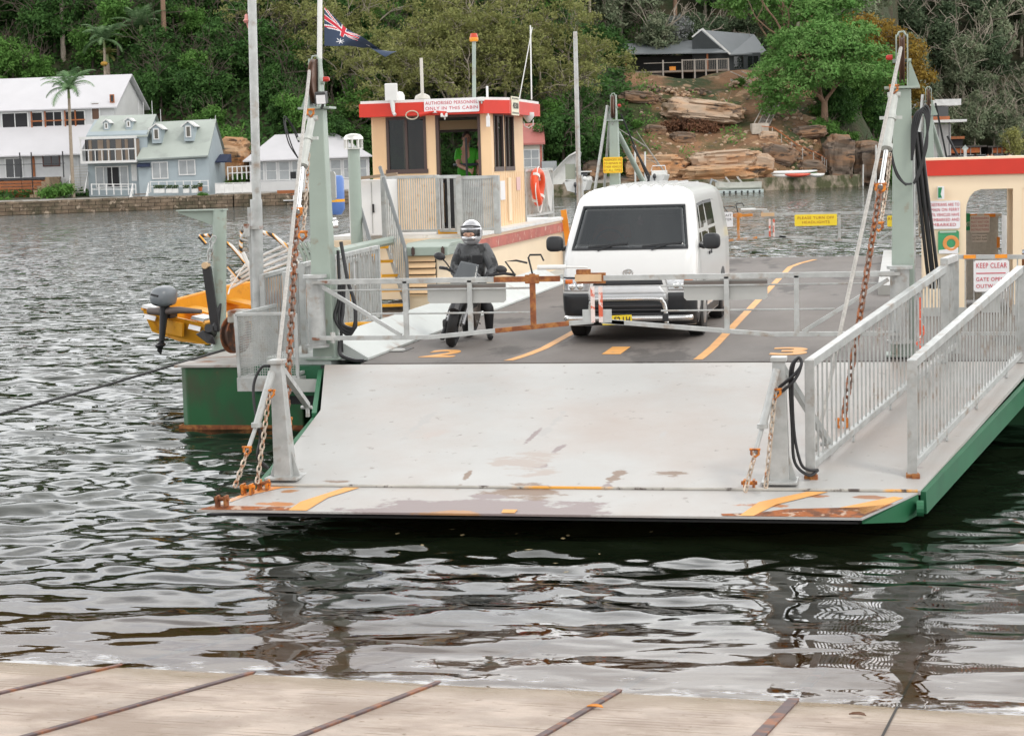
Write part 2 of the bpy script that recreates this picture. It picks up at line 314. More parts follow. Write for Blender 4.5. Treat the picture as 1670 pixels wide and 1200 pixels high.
# ---- slipway
def slip_z(p): return -SLOPE*((V(p)-SP0).dot(SD))
SX=V((SD.y,-SD.x,0))
def slip_pt(px,py,lift=0):
    d=CR*((px-835)/F_PX)-CU*((py-600)/F_PX)+FW; n=V((SD.x*SLOPE,SD.y*SLOPE,1)); t=n.dot(V((SP0.x,SP0.y,lift))-CAMP)/n.dot(d); return CAMP+d*t
b_=MB(); q=[]
for s in (-14,9):
    for x in (-16,16):
        p=SP0+SX*x+SD*s; q.append((p.x,p.y,-SLOPE*s))
b_.add(q+[(a,b2,c-.5) for a,b2,c in q],[(0,1,3,2),(4,6,7,5),(0,2,6,4),(1,5,7,3),(0,4,5,1),(2,3,7,6)])
def slip_mat():
    M=mat('slipway concrete',(.44,.36,.30),.8,0,.24,2.2,patch=(.30,.23,.18),pscale=1.6,pthr=.52,psoft=.10,bump=.012,bscale=38,patch2=(.22,.16,.11),p2scale=14,p2thr=.66)
    t=M.node_tree; L=t.links.new; b=t.nodes['Principled BSDF']; src=b.inputs['Base Color'].links[0].from_socket
    tc=N(t,'ShaderNodeTexCoord'); mp=N(t,'ShaderNodeMapping'); mp.inputs['Rotation'].default_value=(0,0,-math.atan2(-SD.x,SD.y)); L(tc.outputs['Object'],mp.inputs[0])
    wv=N(t,'ShaderNodeTexWave',wave_type='BANDS',bands_direction='Y'); wv.inputs['Scale'].default_value=3.4; wv.inputs['Distortion'].default_value=.15; wv.inputs['Detail'].default_value=2; L(mp.outputs[0],wv.inputs[0])
    m2=N(t,'ShaderNodeMapping'); m2.inputs['Scale'].default_value=(1.6,3,1); L(mp.outputs[0],m2.inputs[0]); n=N(t,'ShaderNodeTexNoise'); n.inputs['Scale'].default_value=1.6; n.inputs['Detail'].default_value=5; L(m2.outputs[0],n.inputs[0])
    a=N(t,'ShaderNodeMapRange'); a.inputs[1].default_value=.16; a.inputs[2].default_value=0.0; L(wv.outputs['Fac'],a.inputs[0])
    c=N(t,'ShaderNodeMapRange'); c.inputs[1].default_value=.50; c.inputs[2].default_value=.60; L(n.outputs[0],c.inputs[0])
    mu=N(t,'ShaderNodeMath',operation='MULTIPLY'); L(a.outputs[0],mu.inputs[0]); L(c.outputs[0],mu.inputs[1])
    x=N(t,'ShaderNodeMix',data_type='RGBA'); L(mu.outputs[0],x.inputs[0]); L(src,x.inputs[6]); x.inputs[7].default_value=(.20,.145,.10,1)
    sb=N(t,'ShaderNodeVectorMath',operation='SUBTRACT'); sb.inputs[1].default_value=SP0; L(tc.outputs['Object'],sb.inputs[0])
    dd=N(t,'ShaderNodeVectorMath',operation='DOT_PRODUCT'); dd.inputs[1].default_value=SD; L(sb.outputs[0],dd.inputs[0])
    ad=N(t,'ShaderNodeMath',operation='MULTIPLY_ADD'); L(n.outputs[0],ad.inputs[0]); ad.inputs[1].default_value=1.0; L(dd.outputs['Value'],ad.inputs[2])
    wt=N(t,'ShaderNodeMapRange'); wt.inputs[1].default_value=-.12; wt.inputs[2].default_value=.50; L(ad.outputs[0],wt.inputs[0])
    y=N(t,'ShaderNodeMix',data_type='RGBA'); L(wt.outputs[0],y.inputs[0]); L(x.outputs[2],y.inputs[6]); y.inputs[7].default_value=(.24,.165,.085,1); L(y.outputs[2],b.inputs['Base Color'])
    r=N(t,'ShaderNodeMapRange'); r.inputs[3].default_value=.75; r.inputs[4].default_value=.25; L(wt.outputs[0],r.inputs[0]); L(r.outputs[0],b.inputs['Roughness'])
    return M
o=b_.build('slipway',slip_mat()); o['kind']='structure'
RAILS=[((0,1131),'rust brown steel rail in the slipway at the far left edge'),((60,1197),'long rusty steel rail crossing the left part of the concrete slipway'),((500,1197),'rusty steel rail in the slipway left of the middle'),((890,1197),'dark steel rail in the middle of the wet slipway'),((1240,1199),'wide orange rusted steel rail in the slipway on the right')]
m_srail=mat('slipway rail steel',(.085,.05,.05),.6,.15,.35,6,patch=(.26,.09,.03),pscale=5,pthr=.57,psoft=.08)
for k,((px,py),lab) in enumerate(RAILS):
    p=slip_pt(px,py); s0=(p-SP0).dot(SD); xx=(p-SP0).dot(SX); b_=MB()
    wd=.042 if k<4 else .07
    e=[SP0+SX*(xx+a)+SD*s for s in (-9,4.5) for a in(-wd/2,wd/2)]
    e=[V((a.x,a.y,slip_z(a))) for a in e]; up=V((0,0,.014))
    b_.add([a-up*3 for a in e]+[a+up for a in e],[(0,1,3,2),(4,6,7,5),(0,2,6,4),(1,5,7,3),(0,4,5,1),(2,3,7,6)])
    tag(b_.build('steel_rail',m_srail,bevel=.004),lab,'rail',group='steel rails set into the slipway')
p=slip_pt(1440,1199); xx=(p-SP0).dot(SX); b_=MB(); e=[SP0+SX*(xx+a)+SD*s for s in(-9,3) for a in(-.008,.008)]
b_.add([V((a.x,a.y,slip_z(a)+.004)) for a in e],[(0,1,3,2)]); o=b_.build('slipway_joint',mat('joint filler',(.03,.025,.02),.9)); o['kind']='structure'
# small leaves and a pebble line lying on the slip
for px,py,lab,c in [(1398,1166,'single brown fallen leaf on the slipway near the right rail',(.10,.04,.015)),(970,1153,'orange fallen leaf lying beside the middle rail',(.6,.22,.03))]:
    p=slip_pt(px,py,.012); b_=MB(); n=9
    vs=[p+SX*(.05*math.cos(a))+SD*(.022*math.sin(a)*(1+.3*math.cos(a)))+V((0,0,.012*abs(math.sin(a))+.004)) for a in [6.283*i/n for i in range(n)]]
    b_.add(vs+[v_+V((0,0,-.004)) for v_ in vs],[tuple(range(n)),tuple(range(2*n-1,n-1,-1))]+[(i,(i+1)%n,n+(i+1)%n,n+i) for i in range(n)]); tag(b_.build('leaf',mat('dead leaf',c,.8)),lab,'leaf')
# ---- sea walls
m_wall=mat('sandstone sea wall',(.20,.15,.105),.9,0,.35,1.3,patch=(.085,.075,.045),pscale=.7,pthr=.54,psoft=.10,patch2=(.42,.34,.26),p2scale=1.6,p2thr=.62,bump=.12,bscale=3)
def courses(M,sc=1.0,dark=.45):
    t=M.node_tree; b=t.nodes['Principled BSDF']; src=b.inputs['Base Color'].links[0].from_socket; tc=N(t,'ShaderNodeTexCoord'); mp=N(t,'ShaderNodeMapping'); mp.inputs['Rotation'].default_value=(math.pi/2,0,0); t.links.new(tc.outputs['Object'],mp.inputs[0])
    k=N(t,'ShaderNodeTexBrick'); k.inputs['Scale'].default_value=sc; k.inputs['Mortar Size'].default_value=.025; k.inputs['Brick Width'].default_value=.9; k.inputs['Row Height'].default_value=.32; k.inputs['Color1'].default_value=(1,1,1,1); k.inputs['Color2'].default_value=(.78,.75,.72,1); k.inputs['Mortar'].default_value=(dark*.5,dark*.45,dark*.4,1); t.links.new(mp.outputs[0],k.inputs['Vector'])
    x=N(t,'ShaderNodeMix',data_type='RGBA',blend_type='MULTIPLY'); x.inputs[0].default_value=1; t.links.new(src,x.inputs[6]); t.links.new(k.outputs['Color'],x.inputs[7]); t.links.new(x.outputs[2],b.inputs['Base Color'])
courses(m_wall); 
m_wall2=mat('mossy concrete sea wall',(.32,.26,.20),.9,0,.25,1.0,patch=(.07,.075,.03),pscale=.7,pthr=.5,psoft=.08,bump=.08,bscale=3)
def seawall(pxs,top,thick,m,lab,batter=.25,courses=0):
    b=MB(); A_=[];pts=[]
    for px in pxs:
        D=float(shore(px)); X=(px-835)/3000*D; pts.append((X,D))
    n=len(pts); vs=[]
    for (X,D) in pts:
        j=random.uniform(-.06,.06); vs+=[LB(X,D-.1-batter,-1.2),LB(X,D-.1,top+j),LB(X,D+thick,top+j),LB(X,D+thick,-1.2)]
    fs=[]
    for i in range(n-1):
        for k in range(4): fs.append((4*i+k,4*i+(k+1)%4,4*(i+1)+(k+1)%4,4*(i+1)+k))
    b.add(vs,fs+[(0,1,2,3),(4*n-4,4*n-1,4*n-2,4*n-3)])
    return tag(b.build('sea_wall',m),lab,'wall')
seawall(range(-420,392,9),1.15,3.4,m_wall,'rough sandstone sea wall below the pale blue cottage')
seawall(range(392,700,9),1.12,3.4,m_wall,'low sandstone sea wall in front of the white boathouse')
seawall(range(700,1100,10),1.2,3.4,m_wall2,'sea wall with dark base behind the moored boats')
seawall(range(1100,1452,8),1.2,3.4,m_wall2,'mossy concrete sea wall below the sandstone ledges')
b_=MB(); a=LB((1452-835)/3000*238,238); 
vs=[];pp=[(1448,212),(1456,236),(1560,238),(1700,240),(2100,244)]
for px,D in pp:
    X=(px-835)/3000*D; vs+=[LB(X,D-.3,-1.5),LB(X,D,1.7),LB(X,D+2,1.7),LB(X,D+2,-1.5)]
b_.add(vs,[(4*i+k,4*i+(k+1)%4,4*i+4+(k+1)%4,4*i+4+k) for i in range(len(pp)-1) for k in range(4)])
tag(b_.build('wharf_wall',m_wall2),'far stone wharf wall beyond the passenger shelter','wall')
# bare dirt on the cleared slope, dark litter elsewhere
m_litter=mat('dark leaf litter',(.060,.048,.026),.95,0,.35,.5,patch=(.035,.05,.018),pscale=.3,pthr=.48,psoft=.1,bump=.2,bscale=1.8); m_lawn=mat('dry rough lawn',(.16,.125,.055),.95,0,.3,.6,patch=(.09,.10,.035),pscale=.5,pthr=.52,psoft=.1,patch2=(.30,.17,.09),p2scale=.5,p2thr=.62); m_pave=mat('wharf paving',(.30,.28,.25),.9,0,.15,.5)
hill.data.materials.append(m_litter); hill.data.materials.append(m_lawn); hill.data.materials.append(m_pave)
for p in hill.data.polygons:
    c=p.center; X=c.x*HR.x+c.y*HR.y; D=c.x*HF.x+c.y*HF.y; px=835+3000*X/D; s=D-float(shore(px))
    if px>1455: p.material_index=3 if s<46 and c.z<2.2 else 1
    elif px>1345: p.material_index=1
    elif 1030+6*math.sin(D)<px<1345 and s<50: p.material_index=0
    elif 35<px<150 and 196<D<206: p.material_index=2
    elif 790<px<900 and 205<D<214: p.material_index=0
    elif -30<px<45 and 202<D<214: p.material_index=0
    elif s<8: p.material_index=3
    else: p.material_index=1
# ================================================================== FERRY
def YP(px,py,y):
    d=CR*((px-835)/F_PX)-CU*((py-600)/F_PX)+FW; return CAMP+d*(y/d.y)
def ZP(px,py,z):
    d=CR*((px-835)/F_PX)-CU*((py-600)/F_PX)+FW; return CAMP+d*((z-CZ)/d.z)
FER=thing('car_ferry','green hulled cable ferry with pale deck, grey loading ramp and beige wheelhouse on the river','ferry',(-3.3,20.4,0),world=True)
def fp(b,name,m,parent=None,**k): return b.build(name,m,parent or FER,**k)
HY=20.38                                   # hinge line
def rz(y): return 1.0-(HY-y)*.150          # ramp surface height
def cr_(pts,n=6):
    P=[V(p) for p in pts]; o=[]
    for i in range(len(P)-1):
        p0=P[max(i-1,0)];p1=P[i];p2=P[i+1];p3=P[min(i+2,len(P)-1)]
        for k in range(n):
            t=k/n; o.append(.5*((2*p1)+(p2-p0)*t+(2*p0-5*p1+4*p2-p3)*t*t+(3*p1-p0-3*p2+p3)*t**3))
    return o+[P[-1]]
# ---- hull
b=MB()
b.prism([(-9.0,22.0),(-8.9,21.9),(-7.35,21.9),(-7.35,41),(-9.0,41)],-.7,.80)
b.prism([(.55,22.4),(2.7,22.4),(2.7,41),(.55,41)],-.7,.72)
fp(b,'hull',m_green,bevel=.02); b=MB(); b.bb((-7.35,22.6,-.7),(.55,41,.895)); fp(b,'centre_hull',m_black)  # centre hull coloured black to paint in the shade beneath the hinge
b=MB(); b.bb((-9.02,21.88,-.02),(-7.36,21.9,.06)); b.bb((-9.02,21.9,-.02),(-9.0,41,.06)); fp(b,'waterline_stripe',m_rust)
b=MB(); b.bb((-9.04,21.86,.80),(-7.36,41,.83)); fp(b,'side_deck',mat('dirty grey side deck',(.42,.40,.37),.7,0,.2,2,patch=(.28,.16,.10),pscale=2.2,pthr=.58))
# transverse girder under the hinge
b=MB(); b.bb((-7.45,20.45,.62),(2.6,20.6,.97)); fp(b,'hinge_girder',m_dgreen); b=MB(); b.bb((-7.35,20.6,.5),(2.6,22.55,.89)); fp(b,'deck_underside',m_black)
# ---- deck
m_deck=mat('worn grey deck coating',(.15,.132,.12),.75,0,.14,.7,patch=(.20,.18,.165),pscale=.8,pthr=.56,psoft=.12,bump=.003,bscale=90,patch2=(.085,.075,.068),p2scale=1.3,p2thr=.60,stretch=(1,.35,1))
b=MB(); b.bb((-6.14,HY+.06,.9),(2.62,41.8,1.0)); fp(b,'vehicle_deck',m_deck)
b=MB(); b.bb((-7.35,20.6,.92),(-6.55,41.5,1.06)); fp(b,'side_walk',mat('pale side deck',(.50,.52,.50),.6,0,.1,2,patch=(.3,.24,.18),pscale=2,pthr=.66))
b=MB(); b.prism([(-6.14,1.004),(-6.14,1.03),(-6.60,1.30),(-6.60,1.004)],20.75,34,'y'); fp(b,'kerb',mat('pale green kerb paint',(.52,.55,.53),.5,0,.08,1.5,patch=(.35,.30,.26),pscale=1.6,pthr=.66))
b=MB(); b.bb((-.35,30,1.003),(-.15,41,1.16)); fp(b,'kerb',m_grey)
m_line=mat('worn orange line paint',(.74,.36,.10),.6,0,.12,3,patch=(.30,.20,.13),pscale=7,pthr=.66)
for x in (-4.27,-2.20):
    b=MB(); ys=[20.62,20.9,21.3,22,24,28,33,38,39.3,40.2,40.6]
    bend=lambda y:-.16*max(0,(22-y)/1.4)**1.6*(1 if x<-4 else .25)+(.35*max(0,(y-38)/2.4)**1.5)
    vs=[(x+bend(y)+s*.055,y,1.004) for y in ys for s in(-1,1)]
    b.add(vs,[(2*i,2*i+1,2*i+3,2*i+2) for i in range(len(ys)-1)]); fp(b,'lane_line',m_line)
for ch,px,py,h in (('2',722,577,.62),('1',1004,572,.62),('3',1288,573,.62)):
    p=ZP(px,py,1.004); text(ch,.9*1.25,m_line,FER,p,(1,0,0),(0,1,0),name='lane_number',width=.42 if ch!='1' else .22,bold=.03)
p=ZP(640,571,1.0); b=MB(); b.box((p.x,p.y,1.004),(.42,.5,.006)); o=fp(b,'deck_hatch',mat('dark hatch',(.07,.065,.06),.6)); b=MB(); b.lathe([(.0,0),(.13,0),(.12,.012),(0,.012)],(p.x+.05,p.y-.06,1.008)); fp(b,'hatch_cover',m_grey,o)
b=MB(); b.bb((-6.6,HY-.03,.955),(1.5,HY+.055,.985)); fp(b,'hinge_gap',m_black)
# ---- loading ramp
def ramp_mat():
    M=mat('worn pale ramp paint',(.43,.425,.41),.5,0,.07,.8,patch=(.39,.335,.30),pscale=.55,pthr=.57,psoft=.14,bump=.002,bscale=35,patch2=(.27,.24,.22),p2scale=8,p2thr=.67)
    t=M.node_tree; L=t.links.new; b=t.nodes['Principled BSDF']; cur=b.inputs['Base Color'].links[0].from_socket
    tc=N(t,'ShaderNodeTexCoord')
    nz=N(t,'ShaderNodeTexNoise'); nz.inputs['Scale'].default_value=2.6; nz.inputs['Detail'].default_value=10; nz.inputs['Roughness'].default_value=.68; mp=N(t,'ShaderNodeMapping'); mp.inputs['Scale'].default_value=(.75,1.6,1); L(tc.outputs['Object'],mp.inputs[0]); L(mp.outputs[0],nz.inputs[0])
    def blob(c,r,thr,col,cur,rot=0):
        m_=N(t,'ShaderNodeMapping',vector_type='TEXTURE'); m_.inputs['Location'].default_value=(c[0],c[1],0); m_.inputs['Rotation'].default_value=(0,0,rot); m_.inputs['Scale'].default_value=(r[0],r[1],50); L(tc.outputs['Object'],m_.inputs[0])
        ln=N(t,'ShaderNodeVectorMath',operation='LENGTH'); L(m_.outputs[0],ln.inputs[0])
        k=N(t,'ShaderNodeMapRange'); k.inputs[1].default_value=0; k.inputs[2].default_value=1; k.inputs[3].default_value=.62; k.inputs[4].default_value=0; L(ln.outputs['Value'],k.inputs[0])
        a=N(t,'ShaderNodeMath',operation='ADD'); L(k.outputs[0],a.inputs[0]); L(nz.outputs[0],a.inputs[1])
        s=N(t,'ShaderNodeMapRange'); s.inputs[1].default_value=thr; s.inputs[2].default_value=thr+.07; L(a.outputs[0],s.inputs[0])
        x=N(t,'ShaderNodeMix',data_type='RGBA'); L(s.outputs[0],x.inputs[0]); L(cur,x.inputs[6]); x.inputs[7].default_value=(*col,1); return x.outputs[2]
    PU=(.255,.205,.20); BR=(.22,.15,.105)
    for c,r,thr,col,rot in RAMP_STAINS(PU,BR): cur=blob(c,r,thr,col,cur,rot)
    L(cur,b.inputs['Base Color']); return M
def RAMP_STAINS(PU,BR):
    S=[]
    def at(px,py,rx,ry,thr,col,rot=0):
        y=18
        for _ in range(8): y=ZP(px,py,rz(y)).y
        p=ZP(px,py,rz(y)); S.append(((p.x,p.y),(rx,ry),thr,col,rot))
    at(790,814,1.7,.42,0.66,PU); at(740,818,.7,.16,.86,(.36,.19,.09)); at(930,812,.8,.25,0.74,PU); at(745,815,.5,.14,0.90,(.42,.22,.10)); at(880,733,.22,.2,0.80,PU); at(912,712,.12,.4,0.90,PU,-.25)
    at(850,776,.8,.4,0.83,BR); at(800,785,.45,.15,0.87,PU); at(760,750,.10,.7,0.92,BR); at(1000,752,.2,.7,0.92,BR,-.2); at(990,765,.14,.3,0.88,PU)
    at(860,730,1.4,1.1,.96,(.385,.33,.295)); at(1100,745,.5,.6,1.03,BR); at(940,640,1.5,1.4,1.03,(.40,.35,.32)); at(1420,785,.3,.12,0.85,(.33,.15,.07)); at(790,600,1.6,.25,1.02,(.37,.33,.30))
    at(870,700,.10,1.0,.97,PU,-.12); at(700,700,.6,.8,1.02,(.42,.37,.34)); at(560,760,.5,.2,.98,BR); at(1180,640,.3,.4,1.0,(.36,.33,.31)); at(620,600,.5,.18,.98,(.40,.33,.28))
    at(1245,800,.45,.13,.82,(.40,.15,.045)); at(455,800,.45,.14,.82,(.46,.18,.05)); at(1330,783,.3,.12,.85,(.36,.15,.06)); at(470,776,.25,.12,.88,(.36,.17,.07)); at(530,612,.5,.12,.9,(.32,.14,.08))
    at(690,690,.22,2.4,.99,(.385,.37,.355),-.1); at(905,690,.22,2.4,1.0,(.385,.37,.355),-.1); at(1080,700,.25,2.2,1.02,(.40,.385,.37),-.1)
    return S
m_ramp=ramp_mat()
LY=16.05                                   # flap hinge
out=[(-5.80,LY),(-6.02,18.5),(-6.55,HY-.03),(1.42,HY-.03),(.16,LY)]
b=MB(); n=len(out); vs=[(x,y,rz(y)) for x,y in out]+[(x,y,rz(y)-.035) for x,y in out]
b.add(vs,[tuple(range(n))[::-1],tuple(range(n,2*n))]+[(i,(i+1)%n,n+(i+1)%n,n+i) for i in range(n)])
RAMP=fp(b,'loading_ramp',m_ramp)
b=MB(); vs=[(x*.985-.05,y,rz(y)-.045) for x,y in out]; vs+=[(x,y,z-.02) for x,y,z in vs]; b.add(vs,[tuple(range(n))[::-1],tuple(range(n,2*n))]+[(i,(i+1)%n,n+(i+1)%n,n+i) for i in range(n)]); fp(b,'ramp_shade_plate',m_black,RAMP)  # black plate added below the ramp to paint the shade there
# girders under the ramp
for (x0,y0),(x1,y1) in (((-5.86,LY+.02),(-6.06,18.4)),((-6.06,18.4),(-6.6,HY-.05)),((.19,LY+.02),(1.46,HY-.05))):
    b=MB(); b.bar((x0,y0,rz(y0)-.11),(x1,y1,rz(y1)-.16),.05,.22 if x0<0 else .20); fp(b,'ramp_girder',m_dgreen,RAMP)
# flap
fo=[(-6.20,15.36),(-6.06,15.50),(-5.80,LY-.03),(.14,LY-.03),(.03,15.86),(-.32,15.36)]
fz=lambda y:rz(LY)-.004-(LY-y)*.155
b=MB(); n=len(fo); vs=[(x,y,fz(y)) for x,y in fo]+[(x,y,fz(y)-.018) for x,y in fo]
b.add(vs,[tuple(range(n))[::-1],tuple(range(n,2*n))]+[(i,(i+1)%n,n+(i+1)%n,n+i) for i in range(n)])
FLAP=fp(b,'ramp_flap',m_ramp)
b=MB(); vs=[(x*.985-.04,y+.10,fz(y)-.05) for x,y in fo]; vs+=[(x,y,z-.02) for x,y,z in vs]; b.add(vs,[tuple(range(n))[::-1],tuple(range(n,2*n))]+[(i,(i+1)%n,n+(i+1)%n,n+i) for i in range(n)]); fp(b,'flap_shade_plate',m_black,FLAP)  # shade beneath the flap put in as a black plate
def flappatch(pts,m,name,lift=.004,parent=FLAP):
    P_=[(x,y,fz(y)+lift) for x,y in pts]; b=MB(); b.add(P_,[tuple(range(len(P_)))]); return fp(b,name,m,parent)
m_frust=mat('flaking rust and paint',(.42,.13,.035),.85,0,.4,6,patch=(.15,.06,.03),pscale=6,pthr=.5,psoft=.06,patch2=(.50,.36,.27),p2scale=8,p2thr=.57,bump=.008,bscale=30)
flappatch([(-6.19,15.37),(-5.15,15.37),(-5.35,15.46),(-6.08,15.48)],m_frust,'rusted_edge')
flappatch([(-.33,15.37),(-.06,15.72),(-.35,15.62),(-.95,15.56),(-1.2,15.45),(-1.5,15.42),(-1.48,15.37)],m_frust,'rusted_edge')
flappatch([(-6.09,15.49),(-5.79,LY-.04),(-5.2,LY-.04),(-5.6,15.98),(-5.86,15.75),(-6.0,15.5)],mat('orange edge paint',(.72,.30,.08),.6,0,.2,4,patch=(.45,.42,.38),pscale=4,pthr=.52),'edge_paint')
flappatch([(-.30,15.45),(.02,15.87),(-.06,15.90),(-.52,15.60)],m_line,'edge_paint')
for pts in ([(-5.0,LY-.05),(-4.86,LY-.05),(-5.08,15.72),(-5.17,15.37),(-5.34,15.37),(-5.30,15.6)],[(-.62,LY-.05),(-.80,LY-.05),(-1.2,15.72),(-1.34,15.37),(-1.22,15.37),(-1.05,15.66)],[(-3.40,15.37),(-3.28,15.37),(-3.27,15.46),(-3.40,15.46)]): flappatch(pts,m_line,'lane_line',.006)
b=MB(); b.cyl((-5.8,LY-.012,rz(LY)),(.14,LY-.012,rz(LY)),.016,n=10); fp(b,'flap_hinge',mat('hinge paint worn',(.42,.40,.36),.5,0,.2,4,patch=(.70,.33,.05),pscale=.5,pthr=.55,psoft=.02,patch2=(.08,.06,.05),p2scale=5,p2thr=.6),FLAP)
b=MB(); b.add([(.145,LY-.04,fz(LY)-.02),(.03,15.86,fz(15.86)-.02),(-.32,15.35,fz(15.36)-.02),(-.32,15.38,fz(15.36)-.05),(.03,15.88,fz(15.8)-.20),(.15,LY-.02,fz(LY)-.2)],[(0,1,4,5),(1,2,3,4)]); b.cyl((.13,15.93,.22),(.19,15.93,.22),.07,n=14); fp(b,'flap_side_plate',m_dgreen,FLAP)
for px,py in ((404,806),(430,800),(1222,800),(362,826)):
    y=15.8
    for _ in range(8): y=ZP(px,py,fz(y)).y
    p=ZP(px,py,fz(y)); b=MB(); b.bb((p.x-.05,p.y-.04,p.z),(p.x-.03,p.y+.05,p.z+.10)); b.bb((p.x+.03,p.y-.04,p.z),(p.x+.05,p.y+.05,p.z+.10)); b.cyl((p.x-.07,p.y,p.z+.07),(p.x+.07,p.y,p.z+.07),.018,n=10); fp(b,'chain_lug',m_shackle if py!=826 else m_rust,FLAP)
# ---- chains
def chain(name,pts,pitch,wire,m,parent=None,sag=0):
    pts=[V(p) for p in pts]; b=MB(); seg=[]; 
    for a,c in zip(pts,pts[1:]): seg.append((a,c,(c-a).length))
    T=sum(s[2] for s in seg); n=int(T/pitch); wdt=pitch*.36
    for i in range(n):
        d=(i+.5)*pitch
        for a,c,l in seg:
            if d<=l: break
            d-=l
        t=(c-a).normalized(); o=a+t*d; e1=t.orthogonal().normalized() if abs(t.z)<.5 else t.cross(V((0,1,0))).normalized(); e2=t.cross(e1)
        s=(e1*.7+e2*.7).normalized() if i%2 else (e1*.7-e2*.7).normalized()
        L2=pitch*.33; loop=[]
        for k in range(10):
            an=2*math.pi*k/10; loop.append(o+t*(math.copysign(L2,math.sin(an)) if abs(math.sin(an))>.1 else 0)+t*math.sin(an)*wdt*.7+s*math.cos(an)*wdt)
        b.tube(loop,wire,5,closed=True)
    return b.build(name,m,parent or FER,smooth=True)
def shackle(p,parent,r=.05): 
    b=MB(); p=V(p); b.tube([p+V((-r*.8,0,r)),p+V((-r*.9,0,-r*.2)),p+V((0,0,-r)),p+V((r*.9,0,-r*.2)),p+V((r*.8,0,r))],r*.34,7); b.cyl(p+V((-r*1.3,0,r*.9)),p+V((r*1.3,0,r*.9)),r*.3,n=8); return b.build('shackle',m_shackle,parent,smooth=True)
# ---- masts
def mast(x,y,z0,side,face=-1,h=3.95,lab=None):
    b=MB(); w0,w1=.135,.095; P=[]
    for z,wv in ((z0,w0),(h,w1)): P+=[(x-wv,y-wv*.9,z),(x+wv,y-wv*.9,z),(x+wv,y+wv*.9,z),(x-wv,y+wv*.9,z)]
    b.add(P,[(0,1,2,3),(4,5,6,7),(0,1,5,4),(1,2,6,5),(2,3,7,6),(3,0,4,7)])
    b.bb((x-.2,y-.19,z0),(x+.2,y+.19,z0+.03))
    M=fp(b,'mast',m_sage,bevel=.012,label=lab)
    b=MB(); b.bb((x-.19,y-.14,h),(x+.19,y+.14,h+.025))
    for s in (-1,1): b.prism([(y-.12,h+.025),(y+.12,h+.025),(y+.05,h+.58),(y-.05,h+.58)],x+s*.06-.008,x+s*.06+.008,'x')
    b.prism([(x-side*.07,h+.025),(x-side*.19,h+.025),(x-side*.075,h+.33)],y-.01,y+.01,'y')
    b.cyl((x-.10,y,h+.30),(x+.10,y,h+.30),.022,n=10); b.tube([(x-.05,y,h+.56),(x-.03,y,h+.61),(x+.02,y,h+.615),(x+.05,y,h+.56)],.012,6)
    fp(b,'mast_head',m_sage,M)
    b=MB(); b.lathe([(.0,-.03),(.26,-.03),(.26,-.02),(.225,-.006),(.225,.006),(.26,.02),(.26,.03),(0,.03)],(0,0,0),28); b.v=[(x+v[2],y+v[0]*.9,h+.32+v[1]) for v in b.v]; fp(b,'sheave',mat('greasy sheave',(.14,.08,.055),.5,.3,.2,5),M,smooth=True)
    b=MB(); b.lathe([(0,0),(.03,0),(.03,.05),(.02,.07),(0,.07)],(0,0,0),10); b.v=[(x-side*(-.10)-side*v[2]*-1,y-.02+v[0],h+.34+v[1]) for v in b.v]; fp(b,'marker_lamp',mat('red lamp',(.5,.03,.02),.3),M,smooth=True)
    return M
ML=mast(-6.65,20.75,1.02,1); MR=mast(.03,20.75,1.02,-1); MFL=mast(-6.28,41.3,1.02,1,1,4.15); MFR=mast(.62,41.3,1.02,-1,1,4.05)
for x in (-6.67,-.005):
    b=MB(); b.cyl((x,20.48,1.22),(x,20.48,2.0),.105,n=20); b.cyl((x,20.48,2.0),(x,20.48,2.035),.14,n=20); b.cyl((x,20.48,1.19),(x,20.48,1.22),.14,n=20); b.bb((x-.06,20.5,1.25),(x+.06,20.7,1.95)); fp(b,'gate_post',m_galv,smooth=True)
# lift rams, chains and cables
def ram(p0,p1,p2,p3,M,th=.045):
    """barrel p0-p1, rod p1-p2, chain p2-p3"""
    p0,p1,p2,p3=map(V,(p0,p1,p2,p3)); d=(p1-p0).normalized()
    b=MB(); b.cyl(p0,p1,th,n=16); b.cyl(p1-d*.03,p1+d*.02,th*1.45,n=16); c=p0.lerp(p1,.42); b.cyl(c-d*.025,c+d*.025,th*1.3,n=16); b.bar(c+V((-.12,0,0)),c+V((.12,0,.0)),.05,.035); b.cyl(p0+V((-.07,0,.02)),p0+V((.07,0,.02)),.03,n=10)
    B=fp(b,'lift_ram',mat('pale ram paint',(.48,.50,.47),.45,0,.12,8,patch=RUST,pscale=9,pthr=.69),M,smooth=True)
    b=MB(); b.cyl(p1,p2,th*.52,n=12); b.cyl(p2-d*.02,p2+d*.05,th*.8,n=12); fp(b,'ram_rod',m_steel,M,smooth=True)
    shackle(p0+V((0,-.03,.08)),M,.042); shackle(p2+d*.07,M,.05)
    chain('lift_chain',[p2+d*.1,p3],.088,.0125,m_chain,M); shackle(p3,M,.055)
ram(YP(508,196,20.4),YP(494,268,20.1),YP(487,338,19.8),YP(466,690,17.7),ML); ram(YP(1458,158,20.4),YP(1446,240,20.1),YP(1437,298,19.9),YP(1374,692,17.9),MR)
chain('safety_chain',[YP(503,250,20.3),YP(499,330,20.2),YP(494,382,20.0)],.05,.008,m_chain2,ML); chain('safety_chain',[YP(1452,250,20.3),YP(1447,300,20.2),YP(1436,368,19.8)],.05,.008,m_chain2,MR); shackle(YP(493,385,19.95),ML,.05); shackle(YP(1433,370,19.8),MR,.045)
TPL=V((-5.70,16.28,1.46)); TPR=V((-1.05,16.28,1.46))
